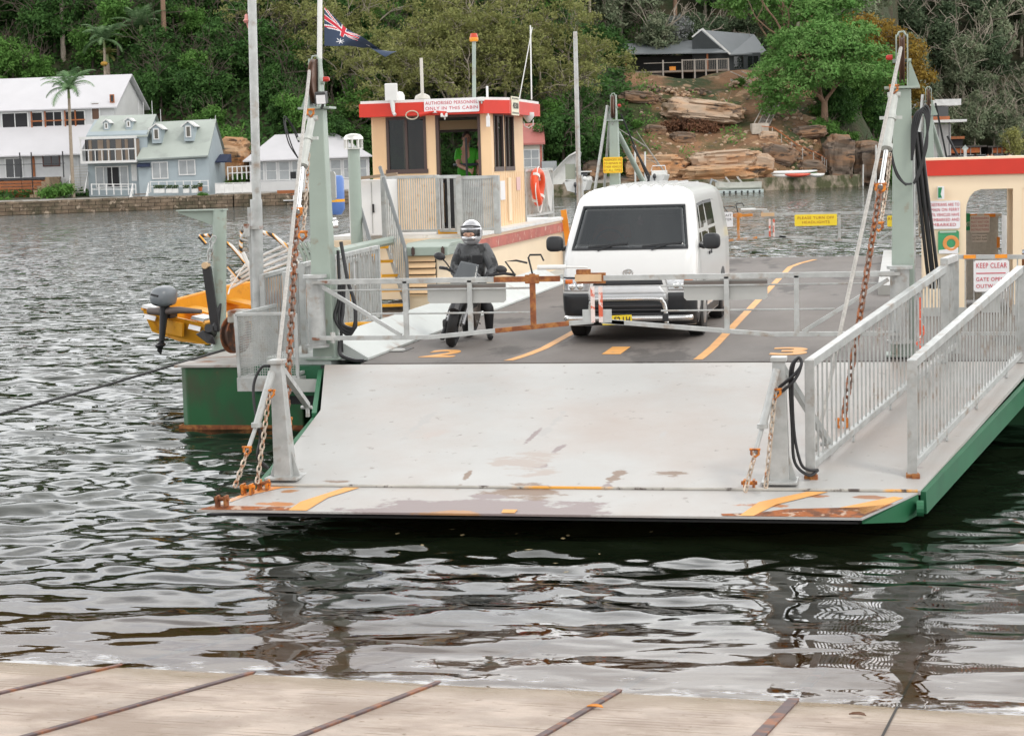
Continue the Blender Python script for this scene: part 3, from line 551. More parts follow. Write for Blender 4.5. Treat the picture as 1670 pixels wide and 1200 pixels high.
for a,c,M in ((V((-6.66,20.55,4.38)),YP(453,594,16.35),ML),(V((.02,20.55,4.38)),YP(1329,735,17.0),MR)):
    b=MB(); b.tube([a,c],.02,8); fp(b,'wire_cable',mat('grey wire rope',(.42,.40,.37),.6,.2,.2,30),M,smooth=True)
# ramp posts with flap rams
for T,px,sgn in ((TPL,-5.66,-1),(TPR,-1.05,1)):
    z0=rz(16.25); b=MB(); b.add([(px-.085,16.17,z0),(px+.085,16.17,z0),(px+.085,16.36,z0),(px-.085,16.36,z0),(T.x-.055,16.22,1.46),(T.x+.055,16.22,1.46),(T.x+.055,16.32,1.46),(T.x-.055,16.32,1.46)],[(0,1,2,3),(4,5,6,7),(0,1,5,4),(1,2,6,5),(2,3,7,6),(3,0,4,7)])
    b.bb((T.x-.07,16.19,1.46),(T.x+.07,16.35,1.50)); b.bb((px-.16,16.1,z0),(px+.16,16.45,z0+.025))
    for s in (-1,1): b.prism([(px+s*.08,z0+.02),(px+s*.15,z0+.02),(px+s*.075,z0+.26)],16.25,16.265,'y')
    Pm=fp(b,'ramp_post',m_galv,bevel=.006)
    e=V((-6.08,18.25,rz(18.25))) if sgn<0 else V((-.66,17.05,rz(17.05)))
    b=MB(); b.bar((T.x+.02,16.33,1.40),e+V((0,0,.12)),.055,.055); b.cyl(e,e+V((0,0,.14)),.022,n=10); b.cyl(e+V((-.07,0,.10)),e+V((.05,0,.10)),.02,n=8); fp(b,'post_strut',m_galv,Pm)
    q0=V((T.x-.01,16.15,1.40)); q1=V((T.x-.13,16.0,.92)); q2=V((T.x-.19,15.9,.70))
    b=MB(); b.cyl(q0,q1,.035,n=14); b.cyl(q1+V((0,0,.02)),q1-V((0,0,.02)),.05,n=14); b.cyl(q1,q2,.02,n=10); fp(b,'flap_ram',m_galv,Pm,smooth=True)
    ft=V((T.x-.27,15.72,fz(15.72)+.08)); chain('flap_chain',[q2,ft],.052,.0085,m_chain2,Pm); chain('flap_chain',[V((T.x-.02,16.1,1.25)),V((T.x-.10,15.86,fz(15.86)+.08))],.052,.0085,m_chain2,Pm)
    shackle(q2+V((.0,-.02,0)),Pm,.036); shackle((T.x-.01,16.08,1.20),Pm,.036)
    b=MB()
    if sgn<0:
        b.tube(cr_([T+V((-.05,-.05,-.02)),T+V((-.14,-.06,-.03)),T+V((-.22,-.07,-.2)),T+V((-.2,-.1,-.45)),T+V((-.14,-.14,-.55))]),.014,8); b.tube(cr_([q1,q1+V((.03,.02,-.12)),q1+V((-.0,.0,-.3)),q1+V((.05,.1,-.42))]),.02,8)
    else:
        for k in (0,.05): b.tube(cr_([q0+V((-.02,-.03,-.2)),T+V((.0,-.08,-.28+k)),T+V((.14,-.08,-.16+k)),T+V((.20,-.06,-.02)),T+V((.17,-.05,.03)),T+V((.10+k*.4,-.04,-.10)),T+V((.11+k*.3,-.02,-.6)),T+V((.13+k,-.02,-.9)),T+V((.25,.0,-1.02+k)),T+V((.33,.05,-.98))]),.014,8)
    fp(b,'hydraulic_hose',m_hose,Pm,smooth=True)
# mast hoses and conduit
b=MB()
for k in range(3): b.tube(cr_([(-6.45+k*.03,20.72,1.95),(-6.46+k*.03,20.7,1.72),(-6.50+.05*k,20.66,1.52+.03*k),(-6.40,20.62,1.36+k*.04),(-6.30+k*.02,20.62,1.33+k*.03),(-6.24,20.63,1.5),(-6.26,20.66,1.72),(-6.34,20.7,1.95),(-6.42,20.75,2.4)]),.022,8)
b.tube(cr_([(-6.42,20.55,1.25),(-6.40,20.5,1.1),(-6.25,20.5,1.03),(-6.12,20.5,1.02)]),.024,8); b.tube(cr_([(-6.46,20.75,1.1),(-6.47,20.78,2.3)]),.02,8)
fp(b,'hydraulic_hose',m_hose,ML,smooth=True)
b=MB()
for k in range(2): b.tube(cr_([YP(486,258,20.5),YP(476-k*5,238-k*4,20.4+.05*k),YP(466-k*3,205-k*6,20.4+.05*k),YP(468-k*2,194-k*3,20.45),YP(478+k*3,212,20.5),YP(487+k,232,20.5)]),.008,6)
fp(b,'hydraulic_hose',m_hose,ML,smooth=True)
b=MB()
for k in range(4):
    b.tube(cr_([YP(1487,262,20.6),YP(1488+k*3,205,20.6),YP(1497+k*4,182-k*3,20.6),YP(1510+k*2,190,20.6),YP(1512-k,235,20.6),YP(1502,270+k*3,20.6),YP(1490,300,20.6)]),.013,6)
b.tube(cr_([YP(1452,240,20.3),YP(1460,275,20.4),YP(1474,298,20.5),YP(1486,300,20.6)]),.012,6); b.tube(cr_([YP(1450,242,20.3),YP(1462,285,20.4),YP(1478,302,20.5)]),.012,6)
for k in (0,1,2): b.tube([YP(1487+k*7,215,20.9),YP(1497+k*7,300,20.95),YP(1511+k*8,430,21.1),YP(1516+k*8,470,21.2)],.02+.008*(k==1),8)
fp(b,'hydraulic_hose',m_hose,MR,smooth=True)
b=MB(); b.tube([YP(1490,240,20.9),YP(1491,480,20.9)],.018,8); b.tube([YP(1484,200,20.85),YP(1489,470,20.88)],.012,8); fp(b,'conduit',m_galv,MR,smooth=True)
chain('safety_chain',[YP(1499,300,21),YP(1502,395,21.1)],.06,.01,m_chain2,MR)
# flood light on the left mast, box on its back
p=YP(524,160,20.45); b=MB(); b.box(p,(.13,.1,.14),rx=.15); b.bar(p+V((0,.05,-.08)),p+V((-.05,.15,-.11)),.03); fp(b,'flood_lamp',mat('lamp housing',(.05,.05,.05),.5),ML,bevel=.01); b=MB(); b.box(p+V((.01,-.055,-.02)),(.105,.01,.10),rx=.15); fp(b,'lamp_lens',m_signw,ML)
p=YP(536,305,21.1); b=MB(); b.prism([(p.x-.13,p.z-.16),(p.x+.07,p.z-.16),(p.x+.09,p.z-.13),(p.x+.09,p.z+.15),(p.x+.07,p.z+.18),(p.x-.13,p.z+.18)],p.y-.02,p.y+.02,'y'); fp(b,'backing_plate',m_grey,ML)
# far mast gear
for M,x,s in ((MFL,-6.28,1),(MFR,.62,-1)):
    for k in range(3):
        b=MB(); b.tube([(x-.12+.05*k,41.2,4.5-.2*k),(x-.55+.1*k-.1*s,41.0+1.5*k,1.3+.3*k)],.035-.006*k,8); fp(b,'wire_cable',m_galv,M,smooth=True)
    b=MB(); b.cyl((x+.05,41.5,3.9),(x+.5,43.2,2.5),.06,n=12); b.cyl((x+.5,43.2,2.5),(x+.68,43.9,1.9),.035,n=10); fp(b,'lift_ram',m_sage,M,smooth=True); b=MB(); b.tube([(x+.15,41.4,4.3),(x+.9,45.5,1.0)],.022,6); b.tube([(x+.4,41.4,3.6),(x+.75,41.5,2.9),(x+.6,41.5,2.2)],.03,6); fp(b,'hydraulic_hose',m_hose,M,smooth=True)
# ---- boom gates
def boom(y,xl,xr,name_lab=None,far=False):
    zc=1.955; ms=m_galv; xc=(xl+xr)/2
    for s,xh,xe in ((-1,xl,xc-.10),(1,xr,xc+.08)):
        L=abs(xe-xh); dx=1 if xe>xh else -1; X=lambda f:xh+dx*L*f
        b=MB(); rusty=(s<0)
        e=.66 if rusty else 1.0
        b.bar((xh,y,zc),(X(e),y,zc),.05,.06); b.bar((xh,y,1.305),(X(.42),y,1.305),.045,.05); b.bar((X(.42),y,1.305),(X(e),y,1.305+.165*(e-.42)/.58),.045,.05)
        b.bar((X(.02),y,zc-.06),(X(.31),y,1.33),.04,.045)
        for f in (.33,.57): zb=1.305+max(0,(f-.42)/.58)*.165; b.bar((X(f),y,zb),(X(f),y,zc),.055,.05)
        b.tube([(X(.05),y,zc-.10),(X(.8),y,zc-.10)],.012,6); b.tube([(X(.2),y,1.58),(X(.8),y,1.58)],.012,6)
        G=fp(b,'boom_gate',ms,bevel=.004,label='galvanised gate leaf with grey sign back' if not far else 'far gate leaf over the water')
        zb=lambda f:1.305+max(0,(f-.42)/.58)*.165
        if rusty:
            b=MB(); b.bar((X(.66),y,zc),(X(.90),y,zc),.052,.062); b.bar((X(.66),y,zb(.66)),(X(.93),y,zb(.93)),.047,.052); b.bar((X(.80),y,zb(.8)),(X(.80),y,zc+.06),.06,.055); b.box((X(.80),y-.02,zc),(.16,.03,.10)); b.box((X(.985),y,zc+.02),(.16,.06,.16)); b.box((X(1.02),y+.0,zc),(.28,.045,.12)); fp(b,'rusted_end',m_rust if not far else mat('orange striped gate',(.6,.22,.03),.6,0,.3,5,patch=(.4,.4,.38),pscale=2,pthr=.5),G,bevel=.004)
            b=MB(); b.tube([(X(.80),y+.02,zc+.05),(X(.785),y+.04,zc+.24),(X(.79),y+.05,zc+.27),(X(.83),y+.05,zc+.27),(X(.84),y+.05,zc+.20)],.012,6); b.tube([(X(.735),y+.05,zc+.04),(X(.70),y+.05,zc+.20),(X(.74),y+.05,zc+.21),(X(.78),y+.05,zc+.18)],.012,6); b.tube([(X(.64),y-.02,zc+.05),(X(.70),y-.02,zc+.07),(X(.74),y-.02,zc+.05)],.018,6); fp(b,'latch_lever',m_black,G,smooth=True)
            b=MB(); b.cyl((X(.82),y,zc+.13),(X(.92),y,zc+.13),.028,n=12); b.cyl((X(.92),y,zc+.13),(X(1.0),y,zc+.12),.012,n=8); fp(b,'latch_ram',m_whited,G,smooth=True)
        else:
            b=MB(); b.bb((xe-.32,y-.035,zc-.035),(xe-.02,y+.035,zc+.045)); fp(b,'wooden_stop',mat('pale timber block',(.62,.42,.24),.6,0,.1,6),G)
        if not far:
            a,c=(.565,.43) if False else (.44,.67)
            b=MB(); x0,x1=sorted((X(.415),X(.70))) if rusty else sorted((X(.70),X(.435)))
            x0,x1=(X(.41),X(.70)) if rusty else (X(.72),X(.43)); x0,x1=min(x0,x1),max(x0,x1); zt=zc-.04; zl=1.69
            b.prism([(x0+.03,zl),(x1-.03,zl),(x1,zl+.03),(x1,zt),(x0,zt),(x0,zl+.03)],y+.035,y+.042,'y'); fp(b,'sign_back',m_grey,G)
            b=MB(); b.bar((x0,y+.03,zc-.075),(x1,y+.03,zc-.075),.008,.035); fp(b,'sign_channel',mat('brown channel',(.2,.17,.15),.6),G)
        xx=xc+s*.045; b=MB(); b.box((xx,y-.03,1.66),(.045,.012,.40)); t=fp(b,'reflector_strip',mat('pale reflective strip',(.75,.62,.58),.4,0,.1,8,patch=(.62,.12,.06),pscale=9,pthr=.52,psoft=.03),G)
        b=MB(); b.box((xx+s*.07,y-.02,1.53),(.1,.012,.15)); b.bar((X(.93),y,zb(.93)),(xx,y,zb(1)),.045,.05); fp(b,'end_bracket',m_galv,G)
        b=MB(); b.box((xh+dx*.05,y,zc),(.22,.09,.035)); fp(b,'gate_hinge',m_galvr,G); b=MB(); b.box((xh+dx*.05,y,1.30),(.26,.10,.03)); b.cyl((xh+dx*.16,y,1.25),(xh+dx*.16,y,1.37),.03,n=8); fp(b,'gate_hinge',m_galvr,G)
boom(20.36,-6.60,-.06); boom(41.9,-6.2,.55,far=True)
# ---- signs: board with the lettering as its sub-part
def sign(px0,py0,px1,py1,y,lines,mb,mt,border=None,name='sign',right=(1,0,0),sizes=None,lab=None,wfrac=.9,bold=.0015,parent=None):
    a=YP(px0,py1,y); c=YP(px1,py0,y); w=c.x-a.x; h=c.z-a.z; r=.06*min(w,h)
    b=MB(); x0,x1,z0,z1=a.x,c.x,a.z,c.z
    b.prism([(x0+r,z0),(x1-r,z0),(x1,z0+r),(x1,z1-r),(x1-r,z1),(x0+r,z1),(x0,z1-r),(x0,z0+r)],y,y+.012,'y')
    S=fp(b,name,mb,parent,label=lab)
    n=len(lines); 
    if border:
        b=MB(); e=.02*w+.006; t_=.012
        for p,q in (((x0+e,z0+e),(x1-e,z0+e+t_)),((x0+e,z1-e-t_),(x1-e,z1-e)),((x0+e,z0+e+t_),(x0+e+t_,z1-e-t_)),((x1-e-t_,z0+e+t_),(x1-e,z1-e-t_))): b.bb((p[0],y-.003,p[1]),(q[0],y-.001,q[1]))
        fp(b,'sign_border',border,S)
    H=h/(n+.6)
    for i,l in enumerate(lines):
        if not l: continue
        k=(sizes[i] if sizes else 1); zc=z1-h*.5*(1-n/(n+.6))-H*(i+.5)
        text(l,H*.86*k,mt,S,((x0+x1)/2,y-.002,zc),(1,0,0),(0,0,1),width=min(w*wfrac,len(l)*H*.62*k),bold=0,spacing=1.12)
    return S
# ---- walkway railings on the ramp
def railing(P,h,name,nb,m=m_galv,top=.055,post_at=(0,-1),hb=.10,bal=.012,lab=None,parent=None,cap=True,postw=.065):
    """balustrade along base points P (list of 3-D), height h"""
    P=[V(p) for p in P]; up=V((0,0,1)); b=MB()
    for a,c in zip(P,P[1:]):
        b.bar(a+up*h,c+up*h,top,top*1.0); b.bar(a+up*hb,c+up*hb,top*.75,top*.8)
    for i in post_at: b.bar(P[i],P[i]+up*(h+top*.45),postw,postw)
    R=fp(b,name,m,parent,label=lab,bevel=.004)
    b=MB(); L=[(c-a).length for a,c in zip(P,P[1:])]; T=sum(L)
    for k in range(nb):
        d=T*(k+.7)/(nb+.4)
        for a,c,l in zip(P,P[1:],L):
            if d<=l: break
            d-=l
        q=a+(c-a)*(d/l); b.bar(q+up*hb,q+up*h,bal,bal)
    fp(b,'balusters',m,R); return R
ye=20.3
A0=YP(1322,768,16.4); A1=YP(1540,532,ye); B0=YP(1488,786,16.45); B1=YP(1664,575,ye)
A0.z=rz(16.4); A1.z=rz(ye); B0.z=rz(16.45); B1.z=rz(ye)
railing([A0,A1],1.02,'walkway_railing',34,lab='inner walkway railing',postw=.085,top=.075,bal=.017); railing([B0,B1],1.0,'walkway_railing',34,lab='outer walkway railing',postw=.085,top=.075,bal=.017)
for q,t in ((A0,.22),(B0,.22)):
    b=MB(); b.box(q+V((0,0,.0)),(.11,.12,.05)); b.box(q+V((.03,-.05,-.02)),(.07,.06,.10)); fp(b,'post_foot',m_rust,RAMP,bevel=.006)
for f in (.28,.55,.85):
    for a,c in ((A0,A1),(B0,B1)): q=a.lerp(c,f); b=MB(); b.prism([(q.y-.06,q.z),(q.y+.06,q.z),(q.y+.02,q.z+.11),(q.y-.02,q.z+.11)],q.x-.01,q.x+.01,'x'); fp(b,'rail_bracket',m_galv,RAMP)
A2=YP(1558,512,21.1); A2.z=1.0; A1b=A1+V((0,.03,0)); A1b.z=1.0
railing([A1b,A2],1.08,'walkway_railing',10,lab='short railing panel at the ramp hinge',postw=.08,top=.075)
# chain and hoses lying inside the walkway
b=MB(); b.tube([YP(1500,485,20.2),YP(1503,560,20.2)],.02,6); b.tube([YP(1499,520,20.1),YP(1508,540,20.1),YP(1496,560,20.1),YP(1510,580,20.1)],.018,6); fp(b,'warning_tape',mat('red and white tape',(.8,.12,.05),.5,0,.1,3,patch=(.7,.68,.66),pscale=9,pthr=.52,psoft=.02),smooth=True)
# ---- pedestrian gate and shelter on the right
ys=22.4
b=MB(); p=YP(1560,419,ys); q=YP(1760,419,ys); zt=p.z; b.bar(p,q,.045,.05); b.bar((p.x,ys,1.0),(p.x,ys,zt),.05,.05); b.bar((q.x,ys,1.0),(q.x,ys,zt),.05,.05)
for k in range(13): x=p.x+(q.x-p.x)*(k+1)/14; b.bar((x,ys,1.12),(x,ys,zt),.014,.014)
b.bar((p.x,ys,1.1),(q.x,ys,1.1),.04,.04); PG=fp(b,'pedestrian_gate',m_galv)
b=MB(); L=q.x-p.x
for k in range(4): x=p.x+.06+k*.36; b.box((x+.09,ys-.027,zt),(.14,.004,.045))
for k in range(3): b.box((p.x,ys-.027,1.28+k*.26),(.045,.004,.14))
fp(b,'orange_tape',m_orange,PG)
sg=sign(1588,424,1646,476,ys-.06,['KEEP CLEAR','','GATE OPENS','OUTWARDS'],m_signw,m_redtxt,sizes=[1.25,1,.9,.9],wfrac=.86,bold=.003)
a=YP(1592,446,ys-.06); c=YP(1640,446,ys-.06); b=MB(); b.bb((a.x,ys-.063,a.z-.006),(c.x,ys-.061,a.z+.006)); fp(b,'sign_line',m_redtxt,sg)
b=MB(); b.box((YP(1617,500,ys).x,ys-.02,1.55),(.2,.02,.4)); fp(b,'sign_bracket',m_grey,sg)
y0=26.0; xl=YP(1505,300,y0).x; xr=2.75; zf=3.14; zb=2.93; th=.06
arch=YP(1573,300,y0).x; x2=YP(1652,300,y0).x
b=MB()
poly=[(xl,1.02),(arch+.02,1.02),(arch+.02,2.45)]+[(arch+.02+.20*(1-math.cos(t)),2.45+.28*math.sin(t)) for t in [.3,.7,1.1,1.57]]+[(xr,2.73),(xr,zb),(xl,zb)]
b.prism(poly,y0,y0+th,'y'); b.bb((x2,y0,1.02),(x2+.12,y0+th,2.735)); b.bb((x2+.12,y0+.01,1.9),(xr,y0+.05,2.74))
b.bb((xl,y0+th,1.02),(xl+.06,y0+1.9,zb)); b.bb((xr-.06,y0+th,1.02),(xr,y0+1.9,zb)); b.bb((x2+.02,y0+th,1.02),(x2+.08,y0+1.8,zb))
SH=fp(b,'passenger_shelter',m_cream,bevel=.004,label='cream shelter with arched opening and red fascia')
b=MB(); b.bb((xl-.03,y0-.05,zb),(xr+.1,y0-.02,zf)); b.bb((xl-.03,y0-.02,zb),(xl-.0,y0+2.0,zf)); b.bb((xr+.07,y0-.02,zb),(xr+.1,y0+2.0,zf)); fp(b,'fascia',m_red,SH)
b=MB(); b.bb((xl,y0-.018,zb+.02),(xr+.068,y0+2.0,zf+.03)); fp(b,'roof',m_cream,SH)
b=MB(); b.bb((xl-.002,y0-.004,1.0),(arch+.03,y0-.001,1.12)); b.bb((x2-.01,y0-.004,1.0),(x2+.13,y0-.001,1.15)); fp(b,'base_strip',m_grey,SH)
b=MB(); b.bb((x2+.1,y0+.3,1.35),(xr-.08,y0+.8,1.40)); b.bb((x2+.1,y0+.8,1.40),(xr-.08,y0+.84,1.8)); fp(b,'bench',mat('varnished timber',(.42,.18,.05),.4,0,.2,3),SH)
sign(1510,327,1566,374,y0-.03,['PEDESTRIANS ARE TO','REMAIN ON FERRY','UNTIL VEHICLES HAVE','DISEMBARKED AND','EMBARKED'],m_signw,m_redtxt,wfrac=.94,bold=.002)
s_=sign(1529,304,1540,325,y0-.12,[],m_signw,m_redtxt,name='safety_sign'); a=YP(1530,323,y0-.125); c=YP(1534,306,y0-.125); b=MB(); b.prism([(a.x,a.z),(c.x+.02,a.z),(c.x,a.z+.05),(c.x+.02,c.z),(a.x,c.z)],y0-.128,y0-.124,'y'); fp(b,'green_symbol',mat('safety green',(.01,.22,.08),.5),s_)
b=MB(); b.bb((YP(1529,310,y0).x,y0-.108,YP(1529,325,y0).z),(YP(1531,310,y0).x,y0-.002,YP(1529,304,y0).z)); fp(b,'sign_box',m_grey,s_)
s_=sign(1530,376,1564,414,y0-.03,[],mat('poster green',(.05,.30,.13),.5,0,.15,6),m_redtxt,name='safety_poster')
p=YP(1551,397,y0-.035); b=MB(); b.tube([p+V((.085*math.cos(t),0,.085*math.sin(t))) for t in [6.283*k/20 for k in range(20)]],.026,6,closed=True); b.v=[(v[0],y0-.034+(v[1]-y0+.035)*.1,v[2]) for v in b.v]; fp(b,'poster_ring',mat('poster orange',(.75,.30,.08),.5),s_)
a=YP(1531,414,y0-.034); c=YP(1563,404,y0-.034); b=MB(); b.prism([(a.x,a.z),(c.x,a.z),(c.x,c.z),(c.x-.05,c.z+.01),(a.x+.1,c.z-.02),(a.x,c.z-.03)],y0-.036,y0-.033,'y'); fp(b,'poster_text_panel',m_signw,s_)
a=YP(1530,380,y0-.034); c=YP(1562,376.5,y0-.034); b=MB(); b.bb((a.x+.02,y0-.036,a.z),(c.x-.02,y0-.033,c.z)); fp(b,'poster_title_bar',mat('pale green bar',(.45,.6,.5),.5),s_)
# inner gate with signs seen through the arch
yg=28.2; a=YP(1573,352,yg); c=YP(1628,352,yg); b=MB(); b.bb((a.x,yg,1.05),(c.x,yg+.03,a.z)); b.bar((a.x-.05,yg,a.z),(c.x+.05,yg,a.z),.05,.05); e=YP(1655,360,yg+.7)
b.add([(c.x+.05,yg,1.05),(c.x+.05,yg,a.z),(e.x,yg+.8,a.z-.05),(e.x,yg+.8,1.05)],[(0,1,2,3)])
for k in range(12): x=a.x+(c.x-a.x)*(k+.5)/12; b.bar((x,yg-.02,1.05),(x,yg-.02,a.z),.012,.012)
IG=fp(b,'inner_gate',mat('pale grey mesh gate',(.62,.63,.62),.5,0,.12,20))
b=MB()
for k in range(3): b.box((c.x,yg-.03,1.3+.3*k),(.045,.01,.16))
for f in (.2,.75): b.box((a.x+(c.x-a.x)*f,yg-.03,a.z),(.16,.01,.05))
fp(b,'orange_tape',m_orange,IG)
sign(1582,351,1614,380,yg-.05,['PASSENGERS','MUST WAIT FOR','DECK MASTERS','INSTRUCTIONS'],m_signw,mat('faded pink lettering',(.5,.16,.20),.5),wfrac=.9,bold=.001)
sign(1585,382,1610,395,yg-.05,['ELECTRIC GATE','DO NOT PUSH'],m_signw,m_blktxt,wfrac=.94,bold=.002)
s_=sign(1572,348,1582,376,yg-.06,['','',''],mat('safety sign green',(.01,.30,.12),.5),m_signw,name='safety_sign'); text('EXIT',.10,m_signw,s_,(YP(1577,366,yg).x,yg-.064,YP(1577,366,yg).z),width=.085)
# ---- side deck on the left: mesh cage, light pole, gallows, anchor sheave
yc=20.25; x0=YP(387,515,yc).x; x1=YP(482,520,yc).x; zt=1.60
b=MB(); 
for P_,Q_ in (((x0,yc,.72),(x0-.02,yc,zt)),((x1,yc,.72),(x1,yc,zt)),((x0,21.6,.8),(x0,21.6,zt)),((x0-.02,yc,zt),(x1,yc,zt)),((x0,yc,zt),(x0,21.6,zt)),((x1,yc,.9),(x1,21.6,.9)),((x0,yc,.86),(x1,yc,.86))): b.bar(P_,Q_,.04,.04)
b.bb((x0-.03,yc-.03,.70),(x1+.03,yc+1.3,.86)); CG=fp(b,'mesh_cage',m_galv,bevel=.004)
b=MB()
for k in range(24): x=x0+(x1-x0)*(k+.5)/24; b.bar((x,yc,.86),(x,yc,zt),.006,.006)
for k in range(24): z=.88+(zt-.9)*k/24; b.bar((x0,yc,z),(x1,yc,z),.006,.006); b.bar((x0,yc,z),(x0,21.6,z),.006,.006)
for k in range(34): y=yc+1.35*k/34; b.bar((x0,y,.86),(x0,y,zt),.006,.006)
fp(b,'wire_mesh',m_galv,CG)
b=MB(); a=YP(482,625,20.2); c=YP(524,640,20.2); b.prism([(a.x,a.z-.10),(c.x-.04,a.z-.10),(c.x,a.z-.07),(c.x,a.z+.02),(c.x-.04,a.z+.05),(a.x,a.z+.05)],20.19,20.2,'y'); fp(b,'guard_plate',m_grey)
ra=YP(428,452,21.75); rb=YP(507,432,22.35); hA=ra.z-.83; ra.z=.83; rb.z=.95
railing([ra,rb],1.12,'side_railing',18,bal=.024,lab='tall railing panel between the light pole and the left mast')
# rail running back along the left side
railing([(-7.0,21.0,1.04),(-7.35,25.5,1.04)],1.08,'side_railing',26,bal=.016); railing([(-7.45,21.7,.83),(-7.5,25,.83)],1.15,'side_railing',16,bal=.03)
def pole(px,py0,y,x,z0,ztop,r0,r1,zj,lab,lean=0):
    b=MB(); b.cyl((x,y,z0),(x+lean*(zj-z0),y,zj),r0,n=14); b.cyl((x+lean*(zj-z0),y,zj-.5),(x+lean*(ztop-z0),y,ztop),r1,n=12); b.lathe([(0,0),(r0*2,0),(r0*2,.02),(0,.02)],(x,y,z0),14); return fp(b,'light_pole',m_galv,smooth=True,label=lab)
LP=pole(421,480,22,-7.94,.83,6.6,.075,.055,2.9,'tall light pole on the left side deck',.022)
b=MB(); p=YP(403,38,22); b.lathe([(0,0),(.03,0),(.05,.03),(.03,.05),(.028,.09),(.015,.11),(0,.11)],p,12); b.tube([p,p+V((.04,0,-.15)),p+V((.09,0,-.42))],.012,6); fp(b,'navigation_lamp',mat('pink lamp',(.6,.25,.22),.4),LP,smooth=True)
b=MB(); b.box((-7.93,21.96,2.55),(.2,.16,.04)); b.cyl((-7.98,21.85,2.45),(-7.98,21.85,2.6),.04,n=10); b.tube([(-8.0,21.85,2.5),(-8.05,21.8,2.42),(-7.95,21.8,2.38)],.02,6); fp(b,'pole_hinge',m_galvr,LP)
b=MB(); b.bar((-7.94,22.02,.83),(-7.93,22.02,2.8),.15,.10); fp(b,'pole_sleeve',m_galv,LP)
FLP=MB(); p=YP(520,330,20.95); q=YP(522,-60,20.95); FLP.cyl(p,q,.035,.028,n=12); FLP=fp(FLP,'flagpole',m_whited,smooth=True)
b=MB(); c=YP(470,212,24); 
yg=23.7; p=YP(358,580,yg); g=YP(358,343,yg); e=YP(291,346,yg)
b=MB(); b.cyl((p.x,yg,.83),(g.x,yg,g.z),.095,n=20); b.prism([(g.x,g.z),(e.x,g.z),(e.x,g.z-.025),(g.x-.05,g.z-.22)],yg-.015,yg+.015,'y'); b.bb((e.x,yg-.09,g.z),(g.x+.09,yg+.09,g.z+.015)); b.lathe([(0,0),(.2,0),(.2,.02),(0,.02)],(p.x,yg,.83),18); fp(b,'anchor_davit',m_sage,smooth=True,auto=30)
# cable sheave beside the davit
p=YP(385,545,22.6); b=MB(); b.lathe([(0,-.05),(.25,-.05),(.25,-.035),(.20,-.02),(.20,.02),(.25,.035),(.25,.05),(0,.05)],(0,0,0),24); b.v=[(p.x+v[2]+v[0]*.35,p.y+v[0]*.9,p.z+v[1]) for v in b.v]; fp(b,'guide_sheave',mat('dark sheave',(.09,.05,.035),.5,.3,.3,5,patch=(.28,.1,.04),pscale=6,pthr=.5),smooth=True)
b=MB(); p=YP(390,515,22.4); b.box(p,(.22,.3,.16)); b.box(p+V((.0,.0,-.16)),(.1,.2,.2)); fp(b,'sheave_block',mat('weathered bracket',(.45,.43,.38),.7,0,.2,6,patch=RUST,pscale=5,pthr=.55),bevel=.02)
b=MB(); q=YP(374,568,22.6); s0=YP(0,669,21.5); s0=q+(s0-q)*2.2; mid=(q+s0)/2+V((0,0,-.05)); b.tube([q,(q*.5+mid*.5)+V((0,0,-.02)),mid,(s0+mid)/2,s0],.017,8); tag(b.build('guide_cable',mat('dark wire rope',(.06,.06,.06),.6),smooth=True),'thin dark steel guide cable stretched over the water left of the hull','cable')
# ---- far light pole beside the far mast and its small panel
b=MB(); p=YP(945,345,36); q=YP(938,52,36); b.cyl((p.x,36,1.0),(q.x,36,q.z),.05,.042,n=12); b.cyl((p.x+.07,36,1.0),(p.x+.05,36,3.0),.04,n=10); PP=fp(b,'light_pole',m_galv,smooth=True,label='slim light pole behind the van')
b=MB(); c=YP(938,280,36); b.bb((c.x-.2,36.02,c.z-.15),(c.x,36.06,c.z+.15)); fp(b,'pole_plate',m_sage,PP)
sign(984,256,1015,283,41.05,['PASSENGERS ARE','TO REMAIN IN','THEIR VEHICLE','AT ALL TIMES'],m_signy,m_gold,border=m_orange,lab='yellow warning sign on the far mast',bold=.004)
sign(1296,349,1365,369,41.8,['PLEASE TURN OFF','HEADLIGHTS'],m_signy,m_gold,bold=.008,wfrac=.86)
sign(1447,351,1480,370,41.8,['REVERSE','IN'],m_signy,m_gold)
sign(1150,346,1195,371,41.8,['MUST AWAIT','FERRYMASTER','SIGNAL'],m_signw,m_blktxt,bold=.004)
# far ramp
b=MB(); b.add([(-6.1,41.9,.98),(1.0,41.9,.98),(.4,46.2,.36),(-5.7,46.2,.36),(-6.1,41.9,.9),(1.0,41.9,.9),(.4,46.2,.30),(-5.7,46.2,.30)],[(0,1,2,3),(4,5,6,7),(0,1,5,4),(1,2,6,5),(2,3,7,6),(3,0,4,7)]); fp(b,'loading_ramp',m_grey,label='far ramp sloping down to the water')
railing([(.0,38,1.02),(.15,41.6,1.02)],1.0,'side_railing',20)
